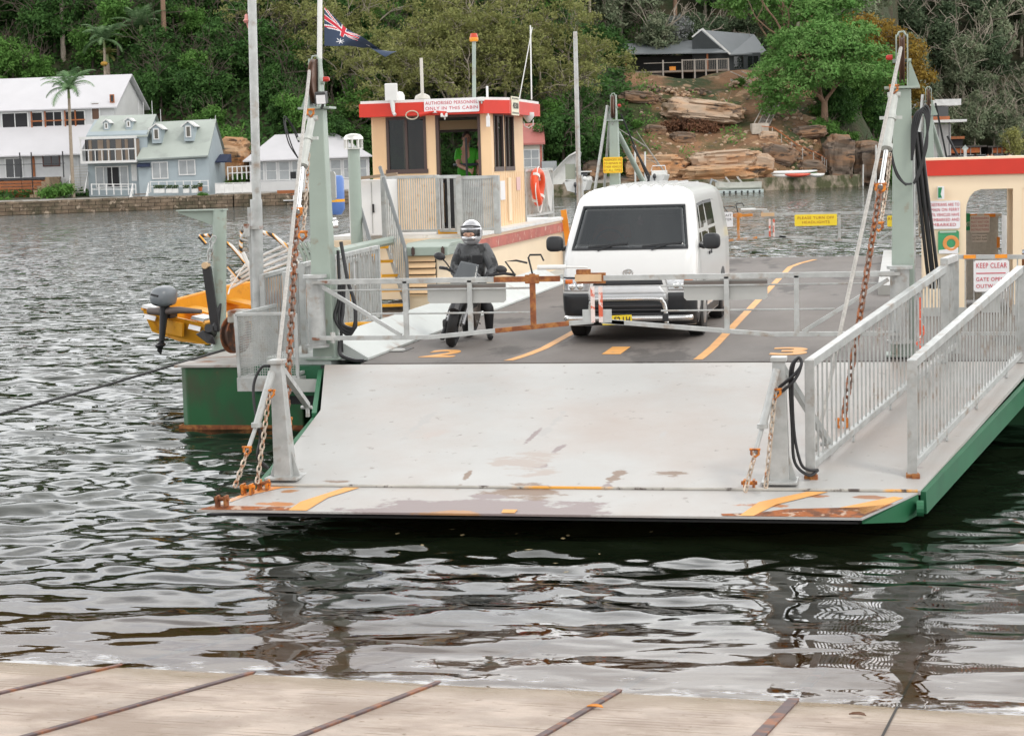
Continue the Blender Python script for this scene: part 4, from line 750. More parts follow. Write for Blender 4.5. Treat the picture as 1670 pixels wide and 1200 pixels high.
# ---- engine house, wheelhouse, stairs, platform railings
yf=27.4; xr=-6.95; xlh=-8.6
m_corr=mat('beige corrugated panel',(.80,.60,.36),.5,0,.06,1.2)
b=MB(); b.bb((-7.42,yf+.02,1.05),(xr,38.2,2.06)); b.bb((-9.4,29.7,1.05),(-7.421,38.2,2.058)); EH=fp(b,'engine_house',m_cream,bevel=.01,label='beige engine house below the wheelhouse')
b=MB(); b.bb((-9.5,29.8,2.061),(xr+.06,38.25,2.12)); fp(b,'deck_ledge',m_whited,EH)
b=MB(); b.bb((xr+.002,29.5,1.82),(xr+.05,38.2,2.0)); fp(b,'rubbing_strip',m_dred,EH)
p=YP(662,415,yf); q=YP(775,398,yf); b=MB(); b.bb((p.x,yf-.12,p.z-.02),(-6.75,yf+1.6,q.z-.03)); b.prism([(yf-.12,q.z-.03),(yf+1.6,q.z-.03),(yf+1.5,q.z+.03),(yf+.1,q.z+.03)],p.x,-6.75,'x'); HT=fp(b,'hatch',m_sage,EH,bevel=.01)
b=MB()
for x in (p.x+.15,p.x+.62): b.box((x,yf-.13,p.z+.05),(.05,.03,.1)); b.cyl((x,yf-.14,p.z-.02),(x,yf-.14,p.z+.12),.014,n=8)
fp(b,'latch',m_brown,HT)
a=YP(668,480,yf); c=YP(760,414,yf); z0=a.z; z1=c.z-.02; LV=MB()
LV.bb((a.x-.04,yf-.03,z0-.02),(a.x,yf+.02,z1)); LV.bb((a.x,yf-.03,z1-.03),(-6.97,yf+.02,z1)); LV.bb((a.x,yf-.03,z0-.03),(-6.97,yf+.02,z0)); nn=6
for k in range(nn): z=z0+(z1-z0)*(k+.55)/nn; LV.box(((a.x-6.97)/2,yf-.05,z),(-6.97-a.x,.018,.085),rx=-.55)
LO=fp(LV,'louvre_panel',m_beige,EH); b=MB(); b.bb((a.x,yf+.005,z0),(-6.97,yf+.018,z1)); fp(b,'louvre_back',m_black,LO)
# wheelhouse
Y0=32.5; xl=YP(609,300,Y0).x; xR=YP(803,300,Y0).x; Y1=35.4; z0=2.12; z1=4.16
dx0=YP(713,300,Y0).x; dx1=YP(786,300,Y0).x; zd=YP(740,187,Y0).z
wx0=YP(631,250,Y0).x; wx1=YP(696,250,Y0).x; wz0=YP(660,281,Y0).z; wz1=YP(660,191,Y0).z
t=.06; b=MB()
def wall_y(b,x0,x1,za,zb,y,th,holes):
    xs=sorted({x0,x1,*[h[0] for h in holes],*[h[1] for h in holes]})
    for a,c in zip(xs,xs[1:]):
        m=(a+c)/2; hs=[h for h in holes if h[0]<m<h[1]]; zz=za
        for h in sorted(hs,key=lambda h:h[2]):
            if h[2]>zz: b.bb((a,y,zz),(c,y+th,h[2]))
            zz=h[3]
        if zz<zb: b.bb((a,y,zz),(c,y+th,zb))
wall_y(b,xl,xR,z0,z1,Y0,t,[(wx0,wx1,wz0,wz1),(dx0,dx1,z0,zd)])
wall_y(b,xl,xR,z0,z1,Y1-t,t,[(xl+.35,xR-.3,2.95,3.95)])
sy=[(Y0+.22,Y0+1.02),(Y0+1.16,Y0+1.98)]; sz0=wz0; sz1=wz1+.03
def wall_x(b,x,th,y0,y1,holes):
    ys=sorted({y0,y1,*[h[0] for h in holes],*[h[1] for h in holes]})
    for a,c in zip(ys,ys[1:]):
        m=(a+c)/2; hs=[h for h in holes if h[0]<m<h[1]]; zz=z0
        for h in hs: b.bb((x,a,zz),(x+th,c,h[2])); zz=h[3]
        if zz<z1: b.bb((x,a,zz),(x+th,c,z1))
wall_x(b,xR-t,t,Y0+t,Y1-t,[(*s,sz0,sz1) for s in sy]); wall_x(b,xl,t,Y0+t,Y1-t,[(Y0+.5,Y0+2.2,sz0,sz1)])
for k in range(9):      # vertical battens of the ribbed cladding
    x=xl+.04+k*(wx0-xl-.06)/8; b.bb((x,Y0-.006,z0),(x+.006,Y0,z1))
for k in range(14):
    y=Y0+.1+k*(Y1-Y0-.2)/13; b.bb((xR,y,z0),(xR+.006,y+.008,sz0-.05))
WH=fp(b,'wheelhouse',m_beige,label='beige wheelhouse with open doorway')
b=MB(); b.bb((xl+.06,Y0+.06,z0-.001),(xR-.06,Y1-.06,z0+.02)); b.bb((xl+.06,Y0+.06,z1-.03),(xR-.06,Y1-.06,z1-.002)); fp(b,'cabin_lining',mat('dark cabin lining',(.05,.045,.04),.8),WH)
def win(x0,x1,za,zb,y,mull,parent,axis='y',gm=m_clear,fw=.05):
    b=MB()
    def bx(u0,u1,v0,v1,d0,d1):
        if axis=='y': b.bb((u0,y+d0,v0),(u1,y+d1,v1))
        else: b.bb((y+d0,u0,v0),(y+d1,u1,v1))
    bx(x0,x0+fw,za,zb,-.015,.05); bx(x1-fw,x1,za,zb,-.015,.05); bx(x0+fw,x1-fw,zb-fw,zb,-.015,.05); bx(x0-.02,x1+.02,za-.03,za+fw,-.03,.05)
    for f in mull: u=x0+(x1-x0)*f; bx(u-.022,u+.022,za+fw,zb-fw,-.01,.04)
    fp(b,'window_frame',m_brown,parent); b=MB(); bx(x0+fw,x1-fw,za+fw,zb-fw,.012,.018); fp(b,'window_pane',gm,parent)
win(wx0,wx1,wz0,wz1,Y0,[.5],WH); 
for s in sy: win(s[0],s[1],sz0,sz1,xR-.035,[.45],WH,'x')
win(xl+.35,xR-.3,2.95,3.95,Y1-t-.005,[.5],WH,gm=glass_mat('clear rear glass',(.02,.02,.02),.02,.9))
b=MB(); b.bb((dx0,Y0-.01,z0),(dx0+.06,Y0+.09,zd)); b.bb((dx1-.05,Y0-.01,z0),(dx1,Y0+.09,zd)); b.bb((dx0+.06,Y0-.01,zd-.05),(dx1-.05,Y0+.09,zd)); fp(b,'door_frame',m_brown,WH)
b=MB(); b.bb((dx0+.06,Y0+.3,z0+.02),(dx1-.4,Y0+.8,3.0)); b.bb((dx1-.55,Y0+.35,z0+.02),(dx1-.06,Y0+.9,2.85)); fp(b,'control_desk',m_black,WH)
b=MB(); b.bar((dx1-.33,Y0+.25,2.85),(dx1-.33,Y0+.25,3.75),.035); fp(b,'door_edge',m_black,WH)
RF0=YP(585,166,Y0-.35); RF1=YP(788,161,Y0-.35); fz0=z1; fz1=z1+.235
ye=Y1+.25; xe=xR+.30
b=MB(); poly=[(RF0.x,Y0-.35),(RF1.x,Y0-.35),(xe,Y0+.25),(xe,ye),(RF0.x,ye)]
b.prism(poly,fz0,fz1); F=fp(b,'fascia',m_red,WH)
b=MB(); c=V((sum(p[0] for p in poly)/5,sum(p[1] for p in poly)/5,0)); b.prism([(c.x+(x-c.x)*.985,c.y+(y-c.y)*.985) for x,y in poly],fz1+.001,fz1+.05); fp(b,'roof',m_whited,WH)
sign(692,159,781,185,Y0-.37,['AUTHORISED PERSONNEL','ONLY IN THIS CABIN'],m_signw,m_redtxt,wfrac=.95,bold=.004)
# bits on the wheelhouse roof: panel, vent caps, beacon, whips, cameras, horn, number plate
b=MB(); p=YP(638,151,Y0-.42); b.box(p,(.235,.05,.32)); fp(b,'antenna_panel',m_whited,WH,bevel=.02)
b=MB(); p=YP(640,177,Y0-.40); b.cyl(p+V((0,0,.14)),p+V((.02,-.01,-.08)),.05,.03,n=10); b.cyl(p+V((.02,0,-.08)),p+V((.05,-.02,-.12)),.03,n=8); fp(b,'antenna_bracket',m_whited,WH,smooth=True)
b=MB(); p=YP(652,160,Y0+.2); b.lathe([(0,0),(.09,0),(.09,.14),(.06,.2),(0,.22)],p-V((0,0,.1)),14); fp(b,'dome_camera',m_whited,WH,smooth=True)
p=YP(689,161,Y0+.8); b=MB(); b.lathe([(0,0),(.06,0),(.06,.04),(.15,.05),(.13,.11),(.05,.15),(.03,.16),(.03,.8),(0,.8)],p-V((0,0,.06)),16); fp(b,'vent_cap',mat('grey galvanised vent',(.5,.47,.42),.5,.2),WH,smooth=True)
p=YP(773,158,Y0+.9); q=YP(773,68,Y0+.9); b=MB(); b.cyl(p-V((0,0,.1)),q,.035,n=10); BP=fp(b,'beacon_pole',m_sage,WH,smooth=True)
b=MB(); b.lathe([(0,0),(.075,0),(.085,.04),(.08,.07),(0,.07)],q,16); fp(b,'beacon_base',mat('beacon amber',(.75,.28,.02),.3),WH,smooth=True); b=MB(); b.lathe([(0,.07),(.078,.07),(.06,.145),(0,.15)],q,16); fp(b,'beacon_lens',mat('beacon red',(.55,.06,.02),.25),WH,smooth=True)
for a0,a1,r in (((867,163),(865,42),.014),((847,161),(868,45),.010)):
    b=MB(); b.tube([YP(*a0,Y0+1.6),YP(*a1,Y0+1.8)],r,6); fp(b,'whip_aerial',m_whited,WH)
b=MB(); p=YP(796,198,Y0-.2); b.box(p,(.065,.05,.20)); b.cyl(p+V((-.0,0,.1)),p+V((-.0,0,.62)),.022,n=10); fp(b,'aerial_box',m_white,WH,bevel=.008)
for px,py in ((784,162),(724,188)):
    b=MB(); p=YP(px,py,Y0-.42); b.box(p,(.12,.16,.07),rz=.3); b.box(p+V((0,.06,-.05)),(.03,.03,.06)); fp(b,'security_camera',m_whited,WH,bevel=.012)
b=MB(); p=YP(712,182,Y0-.42); b.cyl(p+V((-.3,-.06,-.05)),p+V((-.05,0,-.0)),.045,.015,n=10); b.cyl(p+V((-.0,0,.0)),p+V((.18,-.06,-.05)),.015,.045,n=10); fp(b,'air_horn',m_red,WH,smooth=True)
b=MB(); p=YP(672,188,Y0-.4); b.tube([p+V((.115*math.sin(t),0,-.075*math.cos(t))) for t in [6.283*k/18 for k in range(18)]],.011,6,closed=True); fp(b,'cable_loop',mat('cream cable',(.55,.5,.38),.6),WH,smooth=True)
a=V((xe+.004,Y0+.55,0)); px_,py_=827,168
b=MB(); b.bb((xe+.002,Y0+.38,fz0-.03),(xe+.02,Y0+1.02,fz0+.31)); NP=fp(b,'number_board',mat('cream board',(.72,.68,.52),.5)); text('40300',.16,m_blktxt,NP,(xe+.024,Y0+.70,fz0+.14),(0,1,0),(0,0,1),width=.5); 
b=MB()
for k in range(7):
    for zz in (fz0+.01,fz0+.27): b.bb((xe+.02,Y0+.42+k*.083,zz-.012),(xe+.024,Y0+.46+k*.083,zz+.018))
fp(b,'number_board_dots',m_blktxt,NP)
b=MB(); p=YP(862,189,Y0+2.2); b.lathe([(0,-.13),(.03,-.12),(.11,-.02),(.11,.06),(0,.07)],p,14); fp(b,'deck_light',m_whited,WH,smooth=True); b=MB(); b.tube([p+V((-.1,0,-.1)),p+V((-.08,0,-.2)),p+V((0,0,-.23)),p+V((.08,0,-.18)),p+V((.09,0,-.08))],.012,6); fp(b,'light_cable',m_whited,WH,smooth=True)
b=MB(); b.bb((xR+.007,Y0+.62,2.6),(xR+.016,Y0+1.02,2.95)); fp(b,'notice',m_signw,WH); b=MB(); b.bb((xR+.007,Y0+2.1,2.75),(xR+.016,Y0+2.45,3.0)); fp(b,'notice',mat('pink notice',(.72,.48,.46),.5),WH); b=MB(); b.bb((xR+.006,Y0+1.28,2.2),(xR+.03,Y0+1.5,3.0)); fp(b,'cable_cover',m_cream,WH)
# platform railings
zp=2.12; yp=30.0
P0=YP(645,392,yp); P1=YP(716,388,yp); P2=YP(752,385,yp-.4); P3=YP(812,386,yp-.4)
for q in (P0,P1,P2,P3): q.z=zp
R1=railing([P0-V((.12,0,0)),P1],.96,'platform_railing',22,bal=.02,hb=.06); 
railing([P1,P2],.95,'platform_railing',3,bal=.035,hb=.06,postw=.04); railing([P2,P3],.93,'platform_railing',20,bal=.022,hb=.08,lab='railing panel swung forward on the platform',postw=.1)
b=MB(); b.bb((P1.x,yp-.05,zp),(P2.x,yp+.2,zp+.07)); fp(b,'yellow_step',m_yel)
railing([(xR-.02,Y1+.1,2.12),(xR+.02,38.2,2.12)],1.0,'side_railing',22,bal=.02,lab='railing beside the wheelhouse holding the lifebuoy')
b=MB(); p=YP(893,440,38); b.bar((p.x+.05,38.3,1.0),(p.x+.05,38.3,3.0),.1); b.bar((p.x+.1,38.35,1.9),(p.x+2.0,39.3,1.95),.05); b.bb((p.x+.15,38.4,1.05),(p.x+1.9,38.45,1.9)); fp(b,'side_screen',m_grey)
b=MB(); q=YP(925,385,38); b.box(q,(.12,.03,1.1),ry=-.12); fp(b,'orange_barrier',m_orange)
# stairs, rising away and to the left
ysb=27.15; Br=YP(666,512,ysb); Br.z=1.05; Tr=YP(629,402,28.5); Tr.z=2.10; dirx=V((-.93,-.30,0)).normalized()*-.50
Bl=Br-dirx; Tl=Tr-dirx
b=MB()
for p,q in ((Br,Tr),(Bl,Tl)): b.bar(p,q,.03,.13)
ST=fp(b,'stair',m_galv,label='steep steel stair with yellow treads')
for k in range(5):
    f=(k+.5)/5; p=Br.lerp(Tr,f); q=Bl.lerp(Tl,f); off=V((.045,-.10,0))
    b=MB(); b.bar(p,q,.2,.03); fp(b,'tread',m_galv,ST); b=MB(); b.bar(p+off,q+off,.025,.045); fp(b,'tread_nosing',m_yel,ST)
m_hr=mat('dark handrail',(.18,.19,.19),.5,.3)
for p,q in ((Br,Tr),(Bl,Tl)):
    b=MB(); up=V((0,0,1)); b.tube([p+up*.02,p+up*.75,p.lerp(q,.08)+up*.92,q+up*1.0,q.lerp(p,-.15)+up*1.0],.03,8); HD=fp(b,'handrail',m_hr,ST,smooth=True)
    b=MB()
    for k in range(10): c=p.lerp(q,(k+.4)/10); b.bar(c,c+up*.93,.02,.02)
    b.bar(q,q+up*1.02,.08); fp(b,'balusters',m_galv,HD)
xa=Bl.x
b=MB(); x=xa-.35; 
railing([YP(560,540,24.2),YP(612,518,26.7)],1.0,'side_railing',18,bal=.022,lab='railing with a yellow lifebuoy bracket')
b=MB(); p=YP(600,415,26.6); b.tube([p+V((-.35,-.3,-.03)),p,p+V((.12,0,-.02)),p+V((.18,0,-.35))],.03,8); fp(b,'yellow_guard',m_yel,smooth=True)
b=MB(); p=YP(572,460,24.8); b.box(p,(.07,.02,.55)); fp(b,'yellow_marker',m_yel); b=MB(); p=YP(577,445,24.8); b.box(p,(.04,.02,.35)); fp(b,'white_marker',m_signw)
b=MB(); p=YP(590,548,23.5); b.cyl(p+V((0,0,-.2)),p+V((0,0,.1)),.28,.24,n=20); b.lathe([(0,.1),(.26,.1),(.2,.16),(0,.18)],p,20); CP=fp(b,'capstan',m_sage,smooth=True); b=MB(); b.tube([p+V((-.22,-.2,.16)),p+V((.0,-.26,.18)),p+V((.24,-.2,.17))],.035,8); fp(b,'capstan_handle',m_yel,CP,smooth=True)
# cabinet, vent pipe, pump
a=YP(590,384,29.2); c=YP(629,293,29.2); b=MB(); b.bb((a.x-.2,29.2,a.z),(c.x,29.9,c.z)); CB=fp(b,'equipment_cabinet',m_white,bevel=.008)
b=MB(); b.bb((a.x+.19,29.19,a.z+.03),(a.x+.20,29.2,c.z-.03)); fp(b,'door_gap',m_grey,CB); b=MB(); p=YP(609,340,29.19); b.bb((p.x-.012,29.17,p.z-.07),(p.x+.012,29.2,p.z+.07)); fp(b,'handle',m_black,CB)
b=MB(); p0=YP(577,292,29.1); p1=YP(648,287,29.1); b.bar((p0.x,29.1,p0.z),(p1.x,29.1,p1.z+.03),.06,.05); fp(b,'cable_tray',mat('brown cable tray',(.30,.22,.15),.6))
p=YP(583,410,27.6); q=YP(581,240,27.6); b=MB(); b.cyl((p.x,27.6,1.2),(p.x,27.6,q.z),.095,n=18); VP_=fp(b,'vent_pipe',m_sage,smooth=True); zt=q.z
b=MB(); b.lathe([(0,0),(.15,.0),(.15,.015),(0,.015)],(p.x,27.6,zt-.03),18); b.lathe([(0,.115),(.155,.115),(.15,.15),(.11,.19),(.05,.205),(0,.208)],(p.x,27.6,zt),20)
for k in range(9): an=6.283*k/9; b.box((p.x+.135*math.cos(an),27.6+.135*math.sin(an),zt+.05),(.03,.02,.14),rz=an)
fp(b,'vent_hood',mat('bare aluminium',(.62,.61,.58),.35,.7),VP_,smooth=True)
p=YP(548,318,25.2); b=MB(); b.lathe([(0,-.28),(.07,-.28),(.12,-.2),(.12,.22),(.10,.27),(0,.28)],p,16); PU_=fp(b,'pump_housing',mat('blue pump paint',(.10,.20,.50),.4,0,.1,5),smooth=True); b=MB(); b.lathe([(.0,-.02),(.123,-.02),(.123,.02),(0,.02)],p-V((0,0,.08)),16); fp(b,'pump_band',m_yel,PU_)
p=YP(535,370,23.5); b=MB(); b.cyl(p+V((-.1,-.06,0)),p+V((.1,.06,.02)),.10,n=16); b.cyl(p+V((-.14,-.08,0)),p+V((-.1,-.06,0)),.13,n=16); b.cyl(p+V((0,0,-.9)),p,.05,n=10); fp(b,'winch_motor',m_steel,smooth=True)
b=MB(); p=YP(545,400,25); b.tube([YP(530,405,25),YP(548,412,25),YP(600,400,27),YP(640,392,28)],.07,8); fp(b,'pipe_run',m_sage,smooth=True)
# hoop guards and hose rack above the dinghy
m_stripe=mat('yellow and black striped tube',(.72,.70,.66),.5,0,.05,3)
t_=m_stripe.node_tree; bs=t_.nodes['Principled BSDF']; tc=N(t_,'ShaderNodeTexCoord'); mp=N(t_,'ShaderNodeMapping'); mp.inputs['Rotation'].default_value=(.3,.6,.5); t_.links.new(tc.outputs['Object'],mp.inputs[0]); wv=N(t_,'ShaderNodeTexWave'); wv.inputs['Scale'].default_value=3.2; t_.links.new(mp.outputs[0],wv.inputs[0]); cr=N(t_,'ShaderNodeValToRGB'); cr.color_ramp.interpolation='CONSTANT'; cr.color_ramp.elements[0].color=(.03,.03,.03,1); e_=cr.color_ramp.elements[1]; e_.position=.38; e_.color=(.80,.36,.03,1); e2=cr.color_ramp.elements.new(.72); e2.color=(.72,.70,.66,1); t_.links.new(wv.outputs['Fac'],cr.inputs[0]); t_.links.new(cr.outputs[0],bs.inputs['Base Color'])
yh=26.8
b=MB(); b.tube([YP(x,y,yh) for x,y in ((392,412),(394,378),(420,376),(445,384),(470,404),(486,430),(500,470))],.032,8); b.tube([YP(x,y,yh+.3) for x,y in ((330,392),(326,385),(340,384),(352,386),(378,402),(392,418),(400,432))],.030,8); b.tube([YP(x,y,yh) for x,y in ((372,435),(382,448),(392,456))],.03,8); b.tube([YP(x,y,yh+.2) for x,y in ((325,386),(336,398))],.03,8)
HG=fp(b,'hoop_guard',m_stripe,smooth=True)
b=MB(); b.tube([YP(x,y,yh) for x,y in ((396,412),(408,438),(415,478))],.035,8)
for k in range(4): b.tube([YP(376,452+k*6,yh+.1),YP(420,420+k*9,yh+.1),YP(470,398+k*10,yh+.1),YP(500,400+k*12,yh+.1)],.022,7)
b.tube([YP(400,430,yh-.1),YP(375,470,yh-.2),YP(372,480,yh-.3)],.012,6); fp(b,'davit_frame',m_whited,smooth=True)
b=MB()
for k in range(3): b.tube([YP(485+k*8,395,yh),YP(496+k*8,420,yh),YP(500+k*9,470,yh)],.03,8)
fp(b,'davit_frame',m_sage,smooth=True)
# ================================================================== things carried by the ferry
# lifebuoy on the railing
p=V((xR+.12,Y1+.75,2.78)); b=MB(); rr=[p+V((.02*math.sin(2*t),.30*math.cos(t),.30*math.sin(t)-0)) for t in [6.283*k/32 for k in range(32)]]
b.tube(rr,.085,10,closed=True)
LR=thing('lifebuoy','orange lifebuoy ring hanging on the grey railing right of the wheelhouse','lifebuoy',p,world=True); fp(b,'ring',mat('lifebuoy orange',(.80,.09,.025),.5),LR,smooth=True)
for k in range(4): b=MB(); a=math.pi/4+k*math.pi/2; c=p+V((0,.30*math.cos(a),.30*math.sin(a))); tg=V((0,-math.sin(a),math.cos(a))); b.cyl(c-tg*.035,c+tg*.035,.089,n=14); fp(b,'reflective_band',mat('pale band',(.7,.66,.62),.4),LR,smooth=True)
b=MB(); b.tube([p+V((.03,.40*math.cos(t),.40*math.sin(t)-.05-.06*math.sin(3*t))) for t in [6.283*k/30 for k in range(30)]],.012,6,closed=True); fp(b,'grab_line',m_whited,LR,smooth=True)
b=MB()
for k in range(9): b.tube([p+V((.04+.01*k,.42+.01*k,.32)),p+V((.08+.012*k,.50+.02*k,.0)),p+V((.1,.56+.03*k,-.36-.02*k)),p+V((.07,.66,-.40)),p+V((.05,.62-.01*k,.1)),p+V((.04,.45,.32))],.013,5)
tag(b.build('coiled_rope',m_whited,smooth=True),'coil of pale rope hanging beside the orange lifebuoy','rope')
# flag
def flag():
    W_,H_=1.02,.52; nu,nv=90,46
    p0=YP(529,12,20.95); 
    top=[YP(x,y,20.95) for x,y in ((529,12),(560,44),(590,60),(620,80),(648,86))]; bot=[YP(x,y,20.95) for x,y in ((529,75),(556,76),(580,76),(600,78),(630,92))]
    def samp(L,u):
        f=u*(len(L)-1); i=min(int(f),len(L)-2); return L[i].lerp(L[i+1],f-i)
    vs=[];fs=[];mi=[]
    for j in range(nv+1):
        for i in range(nu+1):
            u,v=i/nu,j/nv; q=samp(top,u).lerp(samp(bot,u),v); q=q+V((0,.07*math.sin(u*9+v*2.2)*min(1,u*4)+.03*math.sin(u*17-v*3)*u,.012*math.sin(u*14+v*3)*u)); vs.append(q)
    def col(u,v):
        if u<.5 and v<.5:
            x=u/.5*2-1; y=v/.5*2-1; X,Y_=x*1.0,y*.5
            if abs(X)<.1 or abs(Y_)<.1: return 1
            if abs(X)<.17 or abs(Y_)<.17: return 2
            d1=abs(Y_-X*.5)/1.118; d2=abs(Y_+X*.5)/1.118
            if min(d1,d2)<.035: return 1
            if min(d1,d2)<.095: return 2
            return 0
        for cx,cy,r in ((.25,.75,.15),(.75,.17,.07),(.64,.44,.07),(.86,.38,.07),(.75,.83,.075),(.80,.56,.04)):
            dx=(u-cx)*2; dy=(v-cy); rr=math.hypot(dx,dy); a=math.atan2(dy,dx)
            if rr<r*(.55+.45*math.cos(7*a)) : return 2
        return 0
    for j in range(nv):
        for i in range(nu): fs.append((j*(nu+1)+i,j*(nu+1)+i+1,(j+1)*(nu+1)+i+1,(j+1)*(nu+1)+i)); mi.append(col((i+.5)/nu,(j+.5)/nv))
    me=bpy.data.meshes.new('flag'); me.from_pydata(vs,[],fs); me.update()
    for m in (mat('navy flag cloth',(.035,.055,.10),.8,0,.08,3),mat('red flag cloth',(.55,.03,.05),.8),mat('white flag cloth',(.72,.72,.73),.8)): me.materials.append(m)
    for p_,k in zip(me.polygons,mi): p_.material_index=k; p_.use_smooth=True
    o=bpy.data.objects.new('flag',me); COL.objects.link(o); return o
tag(flag(),'navy flag with white stars and a red and white cross, flying from the flagpole','flag')
# anchor hanging from the davit
yA=23.5; T0=YP(337,435,yA); T1=YP(352,535,yA); AN=thing('anchor','black stock anchor hanging beside the pale green davit post','anchor',T1,world=True); m_anch=mat('black anchor paint',(.012,.012,.014),.35,0,.2,5)
b=MB(); b.bar(T0,T1+V((0,0,-.05)),.12,.06); fp(b,'shank',m_anch,AN,bevel=.01)
b=MB(); c=T1; b.add([YP(319,545,yA-.12),YP(332,538,yA-.14),YP(348,548,yA-.1),YP(352,562,yA-.1),YP(338,560,yA-.16),YP(319,545,yA+.02),YP(332,538,yA+.1),YP(348,548,yA+.1),YP(352,562,yA+.1),YP(338,560,yA+.1)],[(0,1,2,3,4),(9,8,7,6,5),(0,5,6,1),(1,6,7,2),(2,7,8,3),(3,8,9,4),(4,9,5,0)]); fp(b,'fluke',m_anch,AN,bevel=.008)
b=MB(); b.tube([YP(350,540,yA),YP(354,515,yA+.05),YP(360,495,yA+.1)],[.07,.05,.015],8); b.cyl(YP(340,535,yA-.15),YP(350,545,yA+.2),.06,n=10); fp(b,'crown',m_anch,AN,smooth=True)
b=MB(); q=T0+V((0,-.03,.0)); b.cyl(q+V((0,-.05,.02)),q+V((.0,.06,.02)),.045,n=12); fp(b,'ring_pin',mat('pale pin',(.6,.42,.25),.5),AN,smooth=True)
chain('lifting_chain',[T0+V((.03,0,.06)),YP(345,398,yA),YP(352,380,yA)],.09,.013,m_galv,AN)
# yellow dinghy slung outboard: hull loft, transom, thwarts, outboard motor
def dinghy():
    DN=thing('dinghy','yellow aluminium dinghy slung outboard beside the green pontoon with a grey outboard motor','dinghy',(0,0,0))
    m_dy=mat('dinghy orange yellow paint',(.74,.34,.02),.45,0,.1,3,patch=(.55,.22,.015),pscale=4,pthr=.62)
    # local frame: x from stern (0) to bow (L); y beam; z up
    L=3.4; S=[(0,.60,.54,.06,.46),(.9,.66,.56,.03,.49),(1.8,.68,.50,.01,.53),(2.6,.52,.34,.02,.57),(3.15,.26,.12,.14,.64),(3.4,.03,.01,.34,.70)]
    vs=[];fs=[]
    for x,g,c,zb,zg in S:
        rk=-.16 if x==0 else 0
        vs+=[(x+rk*(1 if 1 else 0),-g,zg),(x,-c,zb+.05),(x,0,zb),(x,c,zb+.05),(x+rk,g,zg)]
    inn=[(v[0]+(.03 if k<5 else 0),v[1]*.94,v[2]+(.035 if k%5 not in(0,4) else 0)) for k,v in enumerate(vs)]; n=len(vs); allv=vs+inn
    for i in range(len(S)-1):
        for k in range(4): a=i*5+k; fs.append((a,a+1,a+6,a+5)); fs.append((n+a,n+a+5,n+a+6,n+a+1))
        for k in (0,4): a=i*5+k; fs.append((a,a+5,n+a+5,n+a))
    fs+=[(0,4,3,2,1),(n,n+1,n+2,n+3,n+4),(0,n,n+4,4)]
    b=MB(); b.add(allv,fs); b.build('hull',m_dy,DN)
    b=MB()
    for s in (-1,1): b.tube([(x+(-.16 if x==0 else 0),s*g,zg+.01) for x,g,c,zb,zg in S],.028,8)
    b.build('gunwale',mat('pale orange gunwale',(.86,.42,.08),.45),DN,smooth=True)
    for x in (.85,1.8,2.6): b=MB(); b.box((x,0,.36 if x<2.5 else .45),(.26,1.12 if x<2 else .8,.04)); b.build('thwart',m_dy,DN)
    b=MB(); b.bb((-.195,-.22,.2),(-.15,.22,.40)); b.build('transom_pad',m_dy,DN)
    for yy in (-.48,.48): b=MB(); b.box((-.17,yy*.9,.37),(.012,.22,.07),ry=.33); b.build('reflector',m_signw,DN)
    b=MB(); b.box((.5,-.615,.36),(.3,.015,.08)); b.build('reflector',m_signw,DN)
    for s in (-1,1): b=MB(); b.prism([(-.18,.49),(.12,.49),(.1,.53),(-.16,.53)],s*.36,s*.60,'y'); b.build('corner_plate',mat('bare aluminium corner',(.45,.45,.44),.4,.6),DN)
    # outboard motor: cowl, leg with propeller, tiller
    sc=lambda b:setattr(b,'v',[(-.22+(x+.22)*.80,y*.80,.52+(z-.52)*.80) for x,y,z in b.v])
    b=MB(); b.ell((-.38,.03,.84),(.25,.20,.20),18,12); sp=lambda v,c,r:c+math.copysign(abs((v-c)/r)**.72,v-c)*r; b.v=[(sp(x,-.38,.25)+.10*max(0,z-.84)*1.5,sp(y,.03,.20)*(1-.5*max(0,z-.9)),max(sp(z,.84,.20),.70)) for x,y,z in b.v]; sc(b); OB=b.build('outboard_cowl',mat('grey cowl',(.16,.175,.19),.35),DN,smooth=True)
    b=MB(); b.ell((-.38,.03,.73),(.24,.19,.06),16,8); b.box((-.625,.03,.90),(.03,.16,.03)); sc(b); b.build('cowl_trim',m_black,OB,smooth=True)
    b=MB(); b.tube([(-.34,.03,.72),(-.36,.03,.45),(-.38,.03,.15),(-.40,.03,-.02)],[.10,.075,.06,.05],10); b.ell((-.42,.03,-.06),(.14,.05,.05),12,8); b.prism([(-.50,-.16),(-.40,-.24),(-.34,-.06),(-.48,-.04)],.02,.04,'y'); b.box((-.38,.03,.04),(.22,.12,.015)); b.box((-.2,.03,.52),(.2,.2,.16)); sc(b); b.build('outboard_leg',mat('dark leg',(.03,.03,.035),.35),OB,smooth=True)
    b=MB(); b.tube([(-.30,.34,.50),(-.32,.10,.54),(-.30,-.25,.62),(-.26,-.62,.66)],[.05,.06,.05,.03],10); b.build('tiller_arm',mat('weathered tiller',(.14,.11,.10),.6),OB,smooth=True)
    return DN
DN=dinghy()
ydn=25.6; st=YP(292,563,ydn)
DN.location=st; DN.rotation_euler=(R_(9),R_(-3),R_(70))
